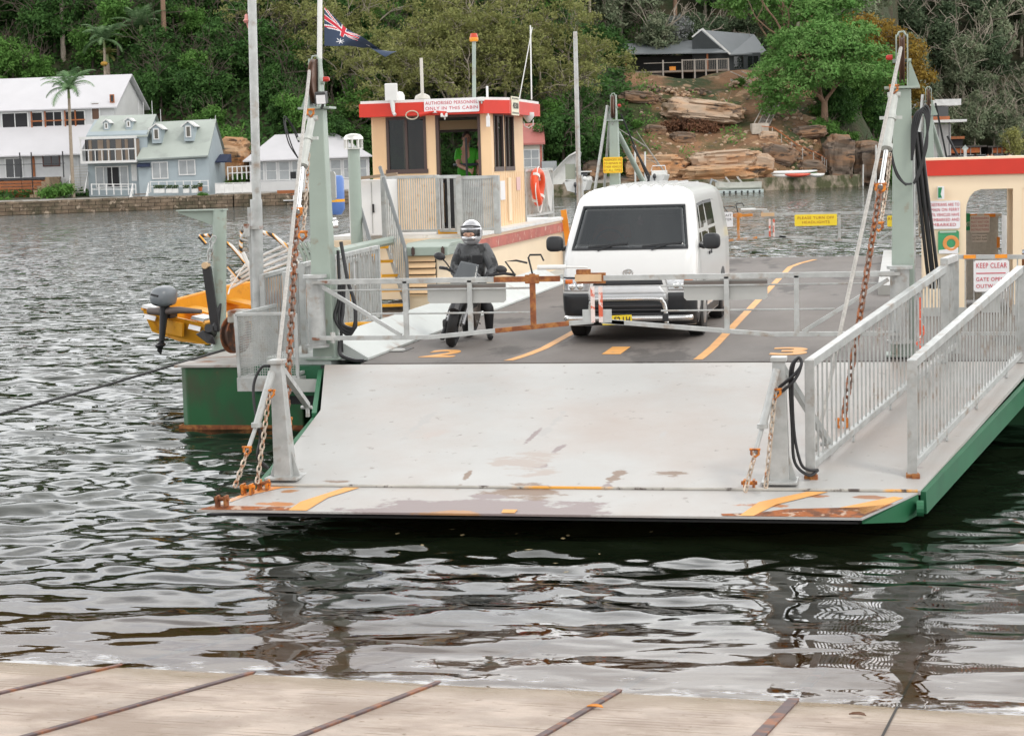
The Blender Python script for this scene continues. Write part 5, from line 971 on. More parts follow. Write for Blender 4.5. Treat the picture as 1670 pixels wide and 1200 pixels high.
# ================================================================== VAN
def build_van():
    VN=thing('van','white delivery van with black bumper corners facing forward in the middle lane of the deck','van',(-3.31,22.62,1.004))
    zz=[.20,.30,.42,.54,.66,.78,.90,1.02,1.10,1.16,1.24,1.34,1.44,1.54,1.63,1.675,1.72,1.77,1.82,1.86,1.89,1.91,1.925,1.935]
    yf=lambda z:lerp(z,[.20,.40,.56,.78,.95,1.08,1.16,1.675,1.74,1.80,1.85,1.89,1.915,1.935],[.13,.03,0,.02,.07,.13,.20,.68,.75,.84,.95,1.12,1.35,1.85])
    wf=lambda z:lerp(z,[.20,.40,.8,1.1,1.3,1.7,1.78,1.84,1.88,1.91,1.935],[.81,.845,.85,.845,.825,.755,.73,.68,.61,.50,.28])
    rf=lambda z:lerp(z,[.20,.9,1.12,1.75,1.935],[.16,.17,.16,.11,.09])
    yr=lambda z:lerp(z,[.20,.6,1.1,1.75,1.88,1.935],[4.62,4.68,4.66,4.52,4.40,4.0])
    def front(x,z):
        w=wf(z); r=rf(z); ax=abs(x); y=yf(z)+.04*(ax/w)**2
        if ax>w-r: y+=r-math.sqrt(max(r*r-(ax-(w-r))**2,0))
        return float(y)
    def outline(z):
        w=float(wf(z)); r=float(rf(z)); fx=[0,.25,.45,.60,(w-r)/w] ; P=[]
        a=[f*w for f in (0,.22,.44,.62)]+[w-r]+[w-r+r*math.sin(t) for t in (.3,.6,.9,1.2,1.4,1.5708)]
        P=[(x,front(x,z)) for x in a]; y0=P[-1][1]; y1=float(yr(z))
        P+=[(w,y0+(y1-.12-y0)*t) for t in (.08,.25,.45,.65,.85,1)]+[(w-.03,y1-.04),(w-.12,y1),(w*.5,y1),(0,y1)]
        return P
    rings=[]
    for z in zz:
        h=outline(z); full=h+[(-x,y) for x,y in h[-2:0:-1]]; rings.append([(x,y,z) for x,y in full])
    n=len(rings[0]); vs=[p for r in rings for p in r]; fs=[]
    for i in range(len(zz)-1):
        for j in range(n):
            q=(i*n+j,i*n+(j+1)%n,(i+1)*n+(j+1)%n,(i+1)*n+j)
            c=sum((V(vs[k]) for k in q),V())/4
            if 1.16<c.z<1.675 and c.y<1.1 and (j<4 or j>=n-4): continue        # windscreen opening
            fs.append(q)
    fs+=[tuple(range((len(zz)-1)*n,len(zz)*n)),tuple(range(n))[::-1]]
    m_pw=mat('white van paint',(.72,.72,.71),.28,0,.015,2)
    bpn=m_pw.node_tree.nodes['Principled BSDF']; bpn.inputs['Coat Weight'].default_value=.6; bpn.inputs['Coat Roughness'].default_value=.08
    b=MB(); b.add(vs,fs); BODY=b.build('body',m_pw,VN,smooth=True,auto=38)
    m_blk=mat('black bumper plastic',(.022,.024,.027),.45,0,.1,6)
    def patch(name,m,xs_,z0,z1,off,parent=VN,nz=10,x1=None,smooth=True,thick=.004):
        """patch hugging the front: xs_ and x1 are (at z0, at z1) x limits"""
        nx=22; b=MB(); g=[]
        for k in range(nz+1):
            f=k/nz; z=z0+(z1-z0)*f; a=xs_[0]+(xs_[1]-xs_[0])*f; c=x1[0]+(x1[1]-x1[0])*f
            for i in range(nx+1):
                x=a+(c-a)*i/nx; g.append((x,front(x,z)-off,z))
        b.add(g,[(k*(nx+1)+i,k*(nx+1)+i+1,(k+1)*(nx+1)+i+1,(k+1)*(nx+1)+i) for k in range(nz) for i in range(nx)])
        o=b.build(name,m,parent,smooth=smooth); s=o.modifiers.new('solid','SOLIDIFY'); s.thickness=thick; s.offset=0; return o
    m_ws=glass_mat('windscreen glass',(.02,.024,.026),.015,.48,2.1)
    patch('windscreen',m_ws,(-.71,-.63),1.165,1.67,.006,x1=(.71,.63))
    for s in (-1,1): patch('windscreen_seal',m_blk,(s*.71,s*.632),1.163,1.672,.010,x1=(s*.735,s*.655))
    patch('windscreen_seal',m_blk,(-.735,-.73),1.145,1.178,.012,x1=(.735,.73),nz=2); patch('windscreen_seal',m_blk,(-.655,-.652),1.662,1.685,.012,x1=(.655,.652),nz=2)
    # bumper corners, grille, lamps
    for s in (-1,1):
        patch('bumper_corner',m_blk,(s*.50,s*.50),.21,.615,.012,x1=(s*.835,s*.843),thick=.015)
        H=patch('headlight',mat('headlamp glass',(.55,.56,.57),.08,.5,.25,14),(s*.50,s*.46),.645,.80,.010,x1=(s*.835,s*.842))
        patch('headlight_trim',m_blk,(s*.46,s*.45),.80,.82,.013,x1=(s*.835,s*.835),nz=2,parent=H); patch('turn_lamp',mat('amber lamp',(.7,.16,.02),.2),(s*.70,s*.70),.735,.79,.016,x1=(s*.80,s*.80),nz=3,parent=H)
        b=MB(); 
        for xx in (.60,.70): 
            x=s*xx; b.ell((x,front(x,.70)-.008,.70),(.045,.015,.045),12,8)
        b.build('reflector_bowl',m_steel,H,smooth=True)
    patch('grille',m_blk,(-.44,-.42),.715,.775,.012,x1=(.44,.42),nz=3)
    patch('grille_bar',mat('silver grille bar',(.62,.63,.64),.3,.3),(-.48,-.40),.60,.70,.016,x1=(.48,.40),nz=3,thick=.012)
    patch('bumper_centre',mat('silver bumper',(.50,.51,.52),.4,.2,.05,3),(-.48,-.48),.52,.602,.02,x1=(.48,.48),nz=3,thick=.012)
    LG=patch('lower_grille',m_blk,(-.50,-.50),.21,.52,.014,x1=(.50,.50),nz=3,thick=.012)
    b=MB()
    for k in range(4): b.bb((-.42,front(0,.5)-.03,.30+.05*k),(.42,front(0,.5)-.015,.315+.05*k))
    b.build('grille_slats',mat('dark slats',(.05,.05,.055),.35),LG)
    b=MB(); ey=front(0,.88)-.012; R1=[(.062*math.cos(t),ey,.865+.043*math.sin(t)) for t in [6.283*k/24 for k in range(24)]]; b.tube(R1,.006,6,closed=True); b.tube([(.026*math.cos(t),ey-.003,.863+.040*math.sin(t)) for t in [6.283*k/18 for k in range(18)]],.005,6,closed=True); b.tube([(.045*math.cos(t),ey-.003,.883+.016*math.sin(t)) for t in [6.283*k/18 for k in range(18)]],.005,6,closed=True); b.build('emblem',m_steel,VN,smooth=True)
    # nudge bar and plate
    yb=-.10; b=MB(); arc=[(-.46,yb,.25),(-.46,yb,.45),(-.44,yb-.01,.52),(-.38,yb-.02,.55),(0,yb-.03,.555),(.38,yb-.02,.55),(.44,yb-.01,.52),(.47,yb,.45),(.49,yb,.25)]; b.tube(cr_(arc,5),.030,12); NB=b.build('nudge_bar',m_steel,VN,smooth=True)
    b=MB(); b.tube(cr_([(-.78,yb+.10,.31),(-.72,yb+.03,.31),(-.4,yb,.31),(0,yb-.01,.31),(.4,yb,.31),(.72,yb+.03,.31),(.78,yb+.10,.31)],5),.038,12); b.build('lower_tube',m_steel,NB,smooth=True)
    for x in (-.46,.48): b=MB(); b.box((x,yb+.0,.32),(.075,.10,.10)); b.build('clamp',m_blk,NB,bevel=.01)
    b=MB(); b.box((-.12,yb-.055,.295),(.37,.012,.115),ry=-.03); PL=b.build('number_plate',m_signy,VN,bevel=.003); text('BH-52-LH',.10,m_blktxt,PL,(-.12,yb-.063,.295),width=.33,bold=.002)
    # wipers
    b=MB()
    for x0,x1 in ((-.52,-.02),(.16,.66)):
        b.bar((x0,front(x0,1.19)-.03,1.18),(x1,front(x1,1.225)-.03,1.22),.018,.022); b.tube([(x0+.12,front(x0+.12,1.14)-.02,1.14),(x0+.3,front(x0+.3,1.20)-.035,1.195)],.010,6)
        b.build('wiper',m_blk,VN); b=MB()
    # mirrors
    for s in (-1,1):
        b=MB(); b.ell((0,0,0),(1,1,1),20,14); sp=lambda t:math.copysign(abs(t)**.6,t); b.v=[(s*1.0+sp(x)*.11,.50+sp(y)*.07,1.22+sp(z)*.10) for x,y,z in b.v]; b.tube([(s*.80,.58,1.18),(s*.90,.53,1.15),(s*.97,.52,1.17)],.028,8); b.v=[(x,min(y,.54) if abs(x)>.9 else y,z) for x,y,z in b.v]; b.build('wing_mirror',m_blk,VN,smooth=True)
    # sides: windows, arches, seams, handles
    def side(name,m,s,pts,off,parent=VN):
        b=MB(); P=[(s*(float(wf(z))+off),y,z) for y,z in pts]; Q=[(s*(float(wf(z))+off-.012),y,z) for y,z in pts]; n=len(P)
        b.add(P+Q,[tuple(range(n)),tuple(range(2*n-1,n-1,-1))]+[(i,(i+1)%n,n+(i+1)%n,n+i) for i in range(n)]); return b.build(name,m,parent)
    for s in (-1,1):
        side('side_window',m_glass,s,[(.62,1.20),(.93,1.56),(1.02,1.64),(1.74,1.66),(1.74,1.20)],.004)
        side('window_trim',m_blk,s,[(.56,1.17),(.90,1.57),(1.0,1.68),(1.80,1.70),(1.80,1.17)],.0015)
        side('side_window',m_glass,s,[(1.88,1.22),(1.88,1.66),(2.80,1.66),(2.80,1.22)],.004); side('window_trim',m_blk,s,[(1.84,1.18),(1.84,1.70),(2.84,1.70),(2.84,1.18)],.0015)
        if s>0:
            side('vent_window_bar',m_pw,s,[(.93,1.20),(.96,1.20),(1.13,1.65),(1.09,1.65)],.008)
        for y in (1.81,3.05): side('door_seam',m_blk,s,[(y,.34),(y,1.70),(y+.012,1.70),(y+.012,.34)],.003)
        side('body_crease',mat('shaded seam',(.35,.35,.35),.4),s,[(1.85,1.10),(1.85,1.115),(4.4,1.115),(4.4,1.10)],.003)
        side('door_handle',m_blk,s,[(1.60,1.00),(1.60,1.04),(1.76,1.04),(1.76,1.00)],.02); side('door_handle',m_blk,s,[(1.88,1.00),(1.88,1.10),(1.92,1.10),(1.92,1.00)],.02)
        side('side_moulding',m_blk,s,[(.3,.22),(.3,.34),(4.6,.34),(4.6,.22)],.006)
        for yc in (.93,3.5):
            A_=[(yc+.40*math.cos(t),.33+.40*math.sin(t)) for t in [3.1416*k/16 for k in range(17)]]; side('wheel_arch',m_blk,s,[(y,max(z,.28)) for y,z in A_],.007)
            W=MB(); W.lathe([(0,-.10),(.20,-.10),(.29,-.105),(.325,-.085),(.33,0),(.325,.085),(.29,.105),(.20,.10),(0,.10)],(0,0,0),30); W.v=[(s*.755+z,yc+x,.33+y) for x,y,z in W.v]; T=W.build('wheel',mat('tyre rubber',(.018,.018,.019),.75,0,.2,8),VN,smooth=True)
            W=MB(); W.lathe([(0,.0),(.08,.012),(.17,.0),(.195,-.02),(.195,-.04),(0,-.04)],(0,0,0),24); W.v=[(s*(.755+.105+z),yc+x,.33+y) for x,y,z in W.v]; W.build('rim',mat('steel rim',(.35,.35,.35),.4,.7),T,smooth=True)
    b=MB(); b.bb((-.78,.3,.24),(.78,4.4,.29)); b.bb((-.3,.4,.17),(.3,1.0,.24)); b.build('underbody',m_black,VN)
    # roof ribs and interior
    for k in range(7):
        x=-.45+.15*k; b=MB(); P=[]
        for i in range(14):
            y=1.2+i*2.9/13; P.append((x,y,1.931-max(0,1.85-y)*.03-max(0,abs(x)-.28)*.11))
        b.tube(P,.019,6); b.build('roof_rib',m_pw,VN,smooth=True)
    b=MB(); b.bb((-.66,.42,.95),(.66,.85,1.14)); b.build('dashboard',m_black,VN)
    b=MB(); b.bb((-.70,.9,.5),(.70,2.4,.55)); b.bb((-.68,2.3,.5),(.68,2.35,1.8)); b.build('cabin_lining',mat('dark van lining',(.12,.12,.12),.8),VN)
    b=MB(); b.tube([(-.34+.19*math.cos(t),.80+.06*math.sin(t),1.20+.17*math.sin(t)) for t in [6.283*k/24 for k in range(24)]],.016,8,closed=True); b.bar((-.34,.8,1.2),(-.34,.60,1.1),.05); b.build('steering_wheel',m_blk,VN,smooth=True)
    for x in (-.36,.36): b=MB(); b.box((x,1.42,1.22),(.48,.12,.62),rx=-.15); b.box((x,1.25,.85),(.48,.5,.12)); b.box((x,1.46,1.62),(.24,.09,.14)); b.build('seat',mat('grey seat cloth',(.30,.30,.31),.9),VN,bevel=.03)
    b=MB(); b.box((0,.80,1.60),(.24,.03,.07)); b.build('rear_view_mirror',m_blk,VN,bevel=.01)
    b=MB(); b.tube([(.06,.80,1.57),(.06,.80,1.54)],.004,5); b.ell((.06,.80,1.51),(.03,.02,.035),10,8); b.ell((.06,.795,1.46),(.045,.025,.035),10,8); b.build('hanging_charm',mat('pink plush',(.6,.08,.2),.8,0,.1,3,patch=(.8,.75,.75),pscale=14,pthr=.52),VN,smooth=True)
    return VN
VN=build_van()
# ================================================================== PEOPLE
def skel(name,pts,edges,m,parent=None,sub=2,smooth=True):
    """continuous skinned surface: pts = [(pos,radius)], edges index pairs; root = first"""
    me=bpy.data.meshes.new(name); me.from_pydata([tuple(p) for p,_ in pts],edges,[]); o=bpy.data.objects.new(name,me); COL.objects.link(o)
    sk=o.modifiers.new('skin','SKIN'); sk.use_smooth_shade=True
    for v,(p,r) in zip(me.skin_vertices[0].data,pts):
        v.radius=(r,r) if not isinstance(r,tuple) else r
    me.skin_vertices[0].data[0].use_root=True
    ss=o.modifiers.new('sub','SUBSURF'); ss.levels=sub; ss.render_levels=sub
    dg=bpy.context.evaluated_depsgraph_get(); m2=bpy.data.meshes.new_from_object(o.evaluated_get(dg)); o.modifiers.clear(); o.data=m2; bpy.data.meshes.remove(me); m2.name=name
    m2.materials.clear(); m2.materials.append(m)
    for p in m2.polygons: p.use_smooth=True
    if parent is not None:
        o.parent=parent
        if parent.get('_w') is not None and parent.type=='EMPTY': o.matrix_parent_inverse=Matrix.Translation(-V(parent.location))
    return o
def hand_pts(wrist,d,side,curl=.5,s=1.0):
    """palm + 5 fingers; d = direction of the hand, side = direction to the thumb. Returns pts, edges (root = wrist)"""
    w=V(wrist); d=V(d).normalized(); u=V(side); u=(u-d*u.dot(d)).normalized(); n=d.cross(u)
    pts=[(w,.026*s),(w+d*.045*s,.030*s)]; E=[(0,1)]
    for k,(off,L) in enumerate(((.032,.072),(.011,.082),(-.011,.076),(-.031,.060))):
        a=w+d*.085*s+u*off*s; i=len(pts); c=curl
        d1=(d*math.cos(c)+n*math.sin(c)); d2=(d*math.cos(2.1*c)+n*math.sin(2.1*c)); p1=a+d1*L*.5*s; p2=p1+d2*L*.5*s
        pts+=[(a,.0105*s),(p1,.009*s),(p2,.0075*s)]; E+=[(1,i),(i,i+1),(i+1,i+2)]
    i=len(pts); a=w+d*.035*s+u*.034*s; p1=a+(d*.6+u*.7).normalized()*.034*s; p2=p1+(d*.9+u*.2+n*.4).normalized()*.028*s
    pts+=[(a,.012*s),(p1,.010*s),(p2,.008*s)]; E+=[(0,i),(i,i+1),(i+1,i+2)]
    return pts,E
m_skin=mat('skin',(.46,.26,.18),.55,0,.05,6)
def face(parent,c,fwd,s=1.0,skin=m_skin,hair=None,cap=False):
    """head with nose, brow, eyes, mouth, ears at centre c, facing fwd (horizontal)"""
    c=V(c); f=V(fwd).normalized(); r=f.cross(V((0,0,1))).normalized(); up=r.cross(f); rz_=math.atan2(f.y,f.x)-math.pi/2
    b=MB(); 
    def P(x,y,z): return c+r*x*s+f*y*s+up*z*s
    b.ell((0,0,0),(.075,.095,.115),18,14); vs=[]
    for x,y,z in b.v:
        if z<-.02: k=1-.35*min(1,(-z-.02)/.095); x*=k; y=y*(1-.12*(-z-.02)/.095)
        vs.append(P(x,y,z))
    b.v=[tuple(v) for v in vs]
    b.ell(P(0,.098,-.01),(.012*s,.012*s,.022*s),8,6); b.ell(P(.078,-.005,0),(.012*s,.02*s,.03*s),8,6); b.ell(P(-.078,-.005,0),(.012*s,.02*s,.03*s),8,6)
    H=b.build('head',skin,parent,smooth=True)
    for x in (-.031,.031): b=MB(); b.ell(P(x,.083,.012),(.013*s,.010*s,.009*s),8,6); b.build('eye',mat('eye',(.05,.035,.03),.2),H,smooth=True)
    b=MB(); b.ell(P(0,.086,-.052),(.024*s,.008*s,.007*s),10,6); b.build('mouth',mat('lips',(.35,.13,.11),.5),H,smooth=True)
    if hair: b=MB(); b.ell(P(0,-.015,.035),(.083*s,.095*s,.095*s),16,10); b.v=[(x,y,max(z,c.z+.015*s)) for x,y,z in b.v]; b.build('hair',hair,H,smooth=True)
    return H
def parent_w(o,root): o.parent=root; o.matrix_parent_inverse=Matrix.Translation(-V(root.location))
# driver inside the van
DP=V((-3.31-.36,22.62+1.28,1.004+.95)); DR=thing('person','driver in an orange vest behind the wheel of the white van','person',DP,world=True)
o=lambda x,y,z:DP+V((x,y,z))
skel('body',[(o(0,0,0),.13),(o(0,-.02,.25),.15),(o(0,-.02,.42),.14),(o(0,-.03,.53),.05),(o(0,-.05,.66),.07),(o(.17,-.03,.43),.06),(o(.21,-.22,.24),.045),(o(.12,-.42,.30),.035),(o(-.17,-.03,.43),.06),(o(-.21,-.22,.24),.045),(o(-.10,-.42,.30),.035),(o(.1,-.3,-.02),.08),(o(.1,-.5,-.30),.06),(o(-.1,-.3,-.02),.08),(o(-.1,-.5,-.30),.06)],[(0,1),(1,2),(2,3),(3,4),(2,5),(5,6),(6,7),(2,8),(8,9),(9,10),(0,11),(11,12),(0,13),(13,14)],m_skin,DR)
skel('vest',[(o(0,0,.02),.15),(o(0,-.02,.25),.17),(o(0,-.02,.42),.155),(o(.17,-.03,.43),.075),(o(.21,-.2,.26),.06),(o(-.17,-.03,.43),.075),(o(-.21,-.2,.26),.06)],[(0,1),(1,2),(2,3),(3,4),(2,5),(5,6)],mat('hi vis orange cloth',(.85,.14,.03),.8),DR)
face(DR,o(0,-.07,.66),(0,-1,0),hair=mat('dark hair',(.03,.02,.015),.7))
# ================================================================== MOTORCYCLE AND RIDER
fw=ZP(734,566,1.004); MC=thing('motorcycle','dark grey motorcycle with a small windscreen waiting in the left lane beside the van','motorcycle',fw,rz=R_(4))
m_mt=mat('motorcycle dark plastic',(.03,.03,.033),.4,0,.1,5); m_tyre=mat('motorcycle tyre',(.016,.016,.017),.75,0,.2,9)
def mwheel(y,r,w,name,steer=0):
    b=MB(); P=[(0,y+r*.84*math.cos(t),r+r*.84*math.sin(t)) for t in [6.283*k/32 for k in range(32)]]; b.tube(P,r*.17,10,closed=True); b.v=[(x*w/(r*.34),yy,z) for x,yy,z in b.v]
    T=b.build(name,m_tyre,MC,smooth=True); b=MB(); b.tube([(0,y+r*.68*math.cos(t),r+r*.68*math.sin(t)) for t in [6.283*k/28 for k in range(28)]],.018,8,closed=True)
    for k in range(6): a=6.283*k/6; b.bar((0,y,r),(0,y+r*.68*math.cos(a),r+r*.68*math.sin(a)),.022,.03)
    b.cyl((-.08,y,r),(.08,y,r),.035,n=12); b.build('rim',mat('wheel rim dark',(.06,.06,.06),.4,.5),T,smooth=True)
    b=MB(); b.cyl((.065,y,r),(.071,y,r),.14,n=24); b.cyl((-.071,y,r),(-.065,y,r),.14,n=24); b.build('brake_disc',m_steel,T,smooth=True)
mwheel(0.06,.305,.12,'front_wheel'); mwheel(1.42,.305,.15,'rear_wheel')
b=MB()
for s in (-1,1): b.cyl((s*.095,.06,.305),(s*.095,.36,.86),.026,n=12)
b.build('fork',mat('fork steel',(.30,.30,.31),.3,.7),MC,smooth=True)
b=MB(); P=[(0,.06+.34*math.cos(t),.305+.34*math.sin(t)) for t in [.5+2.1*k/10 for k in range(11)]]; b.tube(P,.07,8); b.build('front_mudguard',m_mt,MC,smooth=True)
b=MB(); b.ell((0,.70,.52),(.17,.26,.22),14,10); b.box((0,.75,.40),(.28,.42,.2)); b.build('engine',mat('engine metal',(.08,.08,.08),.4,.5,.2,8),MC,smooth=True,bevel=.02)
b=MB(); b.ell((0,.66,.80),(.15,.28,.13),16,10); b.build('fuel_tank',mat('grey tank paint',(.07,.07,.075),.25),MC,smooth=True)
b=MB(); b.tube([(0,.95,.80),(0,1.2,.80),(0,1.5,.88),(0,1.72,.94)],[.12,.15,.12,.06],12); b.v=[(x,y,z*.5+.42) for x,y,z in b.v]; b.build('seat',m_black,MC,smooth=True)
b=MB(); b.ell((0,.26,.76),(.17,.14,.14),16,10); b.prism([(-.12,.70),(.12,.70),(.17,.78),(.15,.86),(-.15,.86),(-.17,.78)],.10,.20,'y'); FRG=b.build('front_fairing',mat('silver grey fairing',(.18,.18,.185),.3,.2),MC,smooth=True)
b=MB(); g=[]
for k in range(8):
    f=k/7; z=.84+.22*f
    for i in range(11): x=(-.15+.30*i/10)*(1.05-.28*f); g.append((x,.10+.16*f+.9*x*x,z))
b.add(g,[(k*11+i,k*11+i+1,(k+1)*11+i+1,(k+1)*11+i) for k in range(7) for i in range(10)]); o_=b.build('windscreen',glass_mat('smoked screen',(.13,.14,.15),.08,.30),FRG,smooth=True); s_=o_.modifiers.new('solid','SOLIDIFY'); s_.thickness=.004
b=MB(); b.ell((0,.08,.74),(.10,.05,.07),14,10); b.build('headlight',mat('bike headlamp',(.4,.41,.42),.08,.5),MC,smooth=True)
b=MB(); b.tube(cr_([(-.40,.50,.90),(-.33,.46,.91),(-.15,.40,.88),(.15,.40,.88),(.33,.46,.91),(.40,.50,.90)],4),.016,8); b.tube([(-.40,.50,.90),(-.30,.455,.91)],.022,8); b.tube([(.40,.50,.90),(.30,.455,.91)],.022,8); b.tube([(.36,.45,.92),(.20,.38,.91)],.008,6); b.tube([(-.36,.45,.92),(-.20,.38,.91)],.008,6); b.build('handlebar',m_mt,MC,smooth=True)
for s in (-1,1):
    b=MB(); b.tube([(s*.25,.42,.92),(s*.31,.36,.99),(s*.36,.33,1.03)],.009,6); b.ell((s*.40,.32,1.055),(.075,.03,.05),12,8); b.build('mirror',m_mt,MC,smooth=True)
    b=MB(); b.ell((s*.22,.24,.78),(.05,.025,.022),10,6); b.build('indicator',mat('indicator orange',(.75,.15,.02),.25),MC,smooth=True)
b=MB(); b.tube([(-.14,.55,.35),(-.17,.9,.30),(-.19,1.2,.42),(-.20,1.55,.55)],[.035,.04,.06,.06],10); b.build('exhaust',m_steel,MC,smooth=True)
b=MB(); b.add([(.16,.45,.42),(.17,.75,.22),(.17,.95,.35),(.16,.75,.62),(.12,.45,.42),(.12,.75,.22),(.12,.95,.35),(.12,.75,.62)],[(0,1,2,3),(7,6,5,4),(0,4,5,1),(1,5,6,2),(2,6,7,3),(3,7,4,0)]); b.build('belly_panel',mat('worn brown grey panel',(.12,.10,.085),.5),MC)
b=MB(); b.tube([(-.1,.6,.35),(-.22,.72,.28)],.012,6); b.tube([(.1,.6,.35),(.22,.72,.28)],.012,6); b.tube([(-.10,.9,.3),(-.2,1.0,.02)],.012,6); b.build('footpeg',m_steel,MC,smooth=True)
MC.rotation_euler=(0,R_(13),R_(4))
# rider, in world coordinates
m_jk=mat('dark grey riding jacket',(.095,.098,.102),.6,0,.25,5,patch=(.025,.026,.028),pscale=4.5,pthr=.52,psoft=.02,bump=.025,bscale=9); m_tr=mat('black riding trousers',(.018,.018,.02),.7); m_gl=mat('black leather glove',(.02,.02,.021),.5)
y=23.15
J={k:YP(*v) for k,v in dict(pel=(770,487,y+.22),wst=(770,462,y+.12),chs=(770,428,y+.05),nck=(770,401,y+.02),hd=(769,380,y-.03),lsh=(751,408,y+.04),rsh=(792,408,y+.04),lel=(742,443,y-.04),rel=(806,441,y-.02),lwr=(752,455,y-.33),rwr=(790,457,y-.33),lhp=(760,489,y+.22),rhp=(781,489,y+.22),lkn=(741,502,y-.22),rkn=(797,503,y-.10),lan=(728,534,y-.06),ran=(798,541,y+.02),lto=(719,544,y-.22),rto=(800,553,y-.14)).items()}
J['lan'].z=max(J['lan'].z,1.12); J['ran'].z=1.12; J['lto'].z=1.04; J['rto'].z=1.04
RD=thing('person','motorcyclist in silver helmet and dark grey jacket astride the motorcycle','person',(J['ran'].x,J['ran'].y,1.0),world=True)
hl,he=hand_pts(J['lwr'],(-.25,-.8,-.4),(1,0,.2),.7,1.15); hr,hre=hand_pts(J['rwr'],(.1,-.8,-.4),(-1,0,.2),.7,1.15)
B=['pel','wst','chs','nck','hd','lsh','lel','rsh','rel','lhp','lkn','lan','lto','rhp','rkn','ran','rto']; Rr=dict(pel=.12,wst=.115,chs=.13,nck=.05,hd=.07,lsh=.06,lel=.045,rsh=.06,rel=.045,lhp=.085,lkn=.06,lan=.042,lto=.03,rhp=.085,rkn=.06,ran=.042,rto=.03)
pts=[(J[k],Rr[k]) for k in B]; ix={k:i for i,k in enumerate(B)}; E=[(ix[a],ix[c]) for a,c in (('pel','wst'),('wst','chs'),('chs','nck'),('nck','hd'),('chs','lsh'),('lsh','lel'),('chs','rsh'),('rsh','rel'),('pel','lhp'),('lhp','lkn'),('lkn','lan'),('lan','lto'),('pel','rhp'),('rhp','rkn'),('rkn','ran'),('ran','rto'))]
for hp,hE,el in ((hl,he,'lel'),(hr,hre,'rel')):
    k=len(pts); pts+=hp; E+=[(a+k,c+k) for a,c in hE]+[(ix[el],k)]
skel('body',pts,E,m_gl,RD)
mid=lambda a,c,f:J[a].lerp(J[c],f)
skel('jacket',[(mid('pel','wst',.3),(.165,.13)),(J['wst'],(.17,.13)),(J['chs'],(.215,.165)),(mid('chs','nck',.98),.080),(J['lsh'],.115),(mid('lsh','lel',.5),.098),(J['lel'],.082),(mid('lel','lwr',.6),.055),(mid('lel','lwr',.95),.045),(J['rsh'],.115),(mid('rsh','rel',.5),.098),(J['rel'],.082),(mid('rel','rwr',.6),.055),(mid('rel','rwr',.95),.045)],[(0,1),(1,2),(2,3),(2,4),(4,5),(5,6),(6,7),(7,8),(2,9),(9,10),(10,11),(11,12),(12,13)],m_jk,RD)
skel('trousers',[(J['pel'],.145),(J['lhp'],.10),(mid('lhp','lkn',.5),.09),(J['lkn'],.075),(mid('lkn','lan',.5),.062),(J['lan'],.05),(J['rhp'],.10),(mid('rhp','rkn',.5),.09),(J['rkn'],.075),(mid('rkn','ran',.5),.062),(J['ran'],.05)],[(0,1),(1,2),(2,3),(3,4),(4,5),(0,6),(6,7),(7,8),(8,9),(9,10)],m_tr,RD)
for a,t in (('lan','lto'),('ran','rto')): skel('boot',[(J[a]+V((0,0,.12)),.055),(J[a],.052),(J[a]+V((0,.03,-.06)),.045),(J[t],.042)],[(0,1),(1,2),(2,3)],mat('black boot',(.02,.02,.02),.35),RD)
for cx,w_,h_,dz in ((-.09,.12,.20,.0),(.10,.13,.12,.07)):
    b=MB(); c=J['chs']+V((cx,-.135,-.03+dz)); b.box(c,(w_,.02,h_),rx=.12); fp(b,'jacket_panel',m_tr,RD,bevel=.01)
hc=J['hd']; 
b=MB(); b.ell((0,0,0),(.142,.170,.172),24,18); b.v=[(x*(1-.10*max(0,-z-.03)/.13),yy-(.03 if (z<-.03 and yy<0) else 0),max(z,-.145)) for x,yy,z in b.v]; b.v=[(hc.x+x,hc.y+yy,hc.z+z) for x,yy,z in b.v]; HM=fp(b,'helmet',mat('silver helmet',(.60,.60,.62),.18,.55,.08,5),RD,smooth=True)
b=MB(); g=[]
for k in range(7):
    for i in range(15):
        a=-1.15+2.3*i/14; e=-.38+.62*k/6-.0; g.append(hc+V((.141*math.sin(a)*math.cos(e*.6),-.172*math.cos(a)*math.cos(e*.6)-.006,.165*math.sin(e*.95)+.012)))
b.add(g,[(k*15+i,k*15+i+1,(k+1)*15+i+1,(k+1)*15+i) for k in range(6) for i in range(14)]); vz=fp(b,'visor',glass_mat('dark visor opening',(.015,.013,.013),.15),HM,smooth=True)
b=MB(); b.ell(hc+V((0,-.164,-.015)),(.075,.022,.032),14,8); FC=fp(b,'face',m_skin,HM,smooth=True)
for s in (-1,1): b=MB(); b.ell(hc+V((s*.032,-.184,-.010)),(.013,.006,.006),8,6); fp(b,'eye',mat('rider eye',(.03,.02,.02),.2),HM,smooth=True)
b=MB(); b.ell(hc+V((0,-.186,-.03)),(.011,.008,.016),8,6); fp(b,'nose',m_skin,HM,smooth=True)
b=MB(); b.tube([hc+V((.130*math.sin(a),-.178*math.cos(a)+.0,.075+.02*math.cos(a))) for a in [-1.3+2.6*k/14 for k in range(15)]],.011,6); b.tube([hc+V((.128*math.sin(a),-.195*math.cos(a)+.02,-.085)) for a in [-.6+1.2*k/8 for k in range(9)]],.009,6); fp(b,'helmet_stripe',mat('dark helmet stripe',(.05,.05,.055),.3),HM,smooth=True)
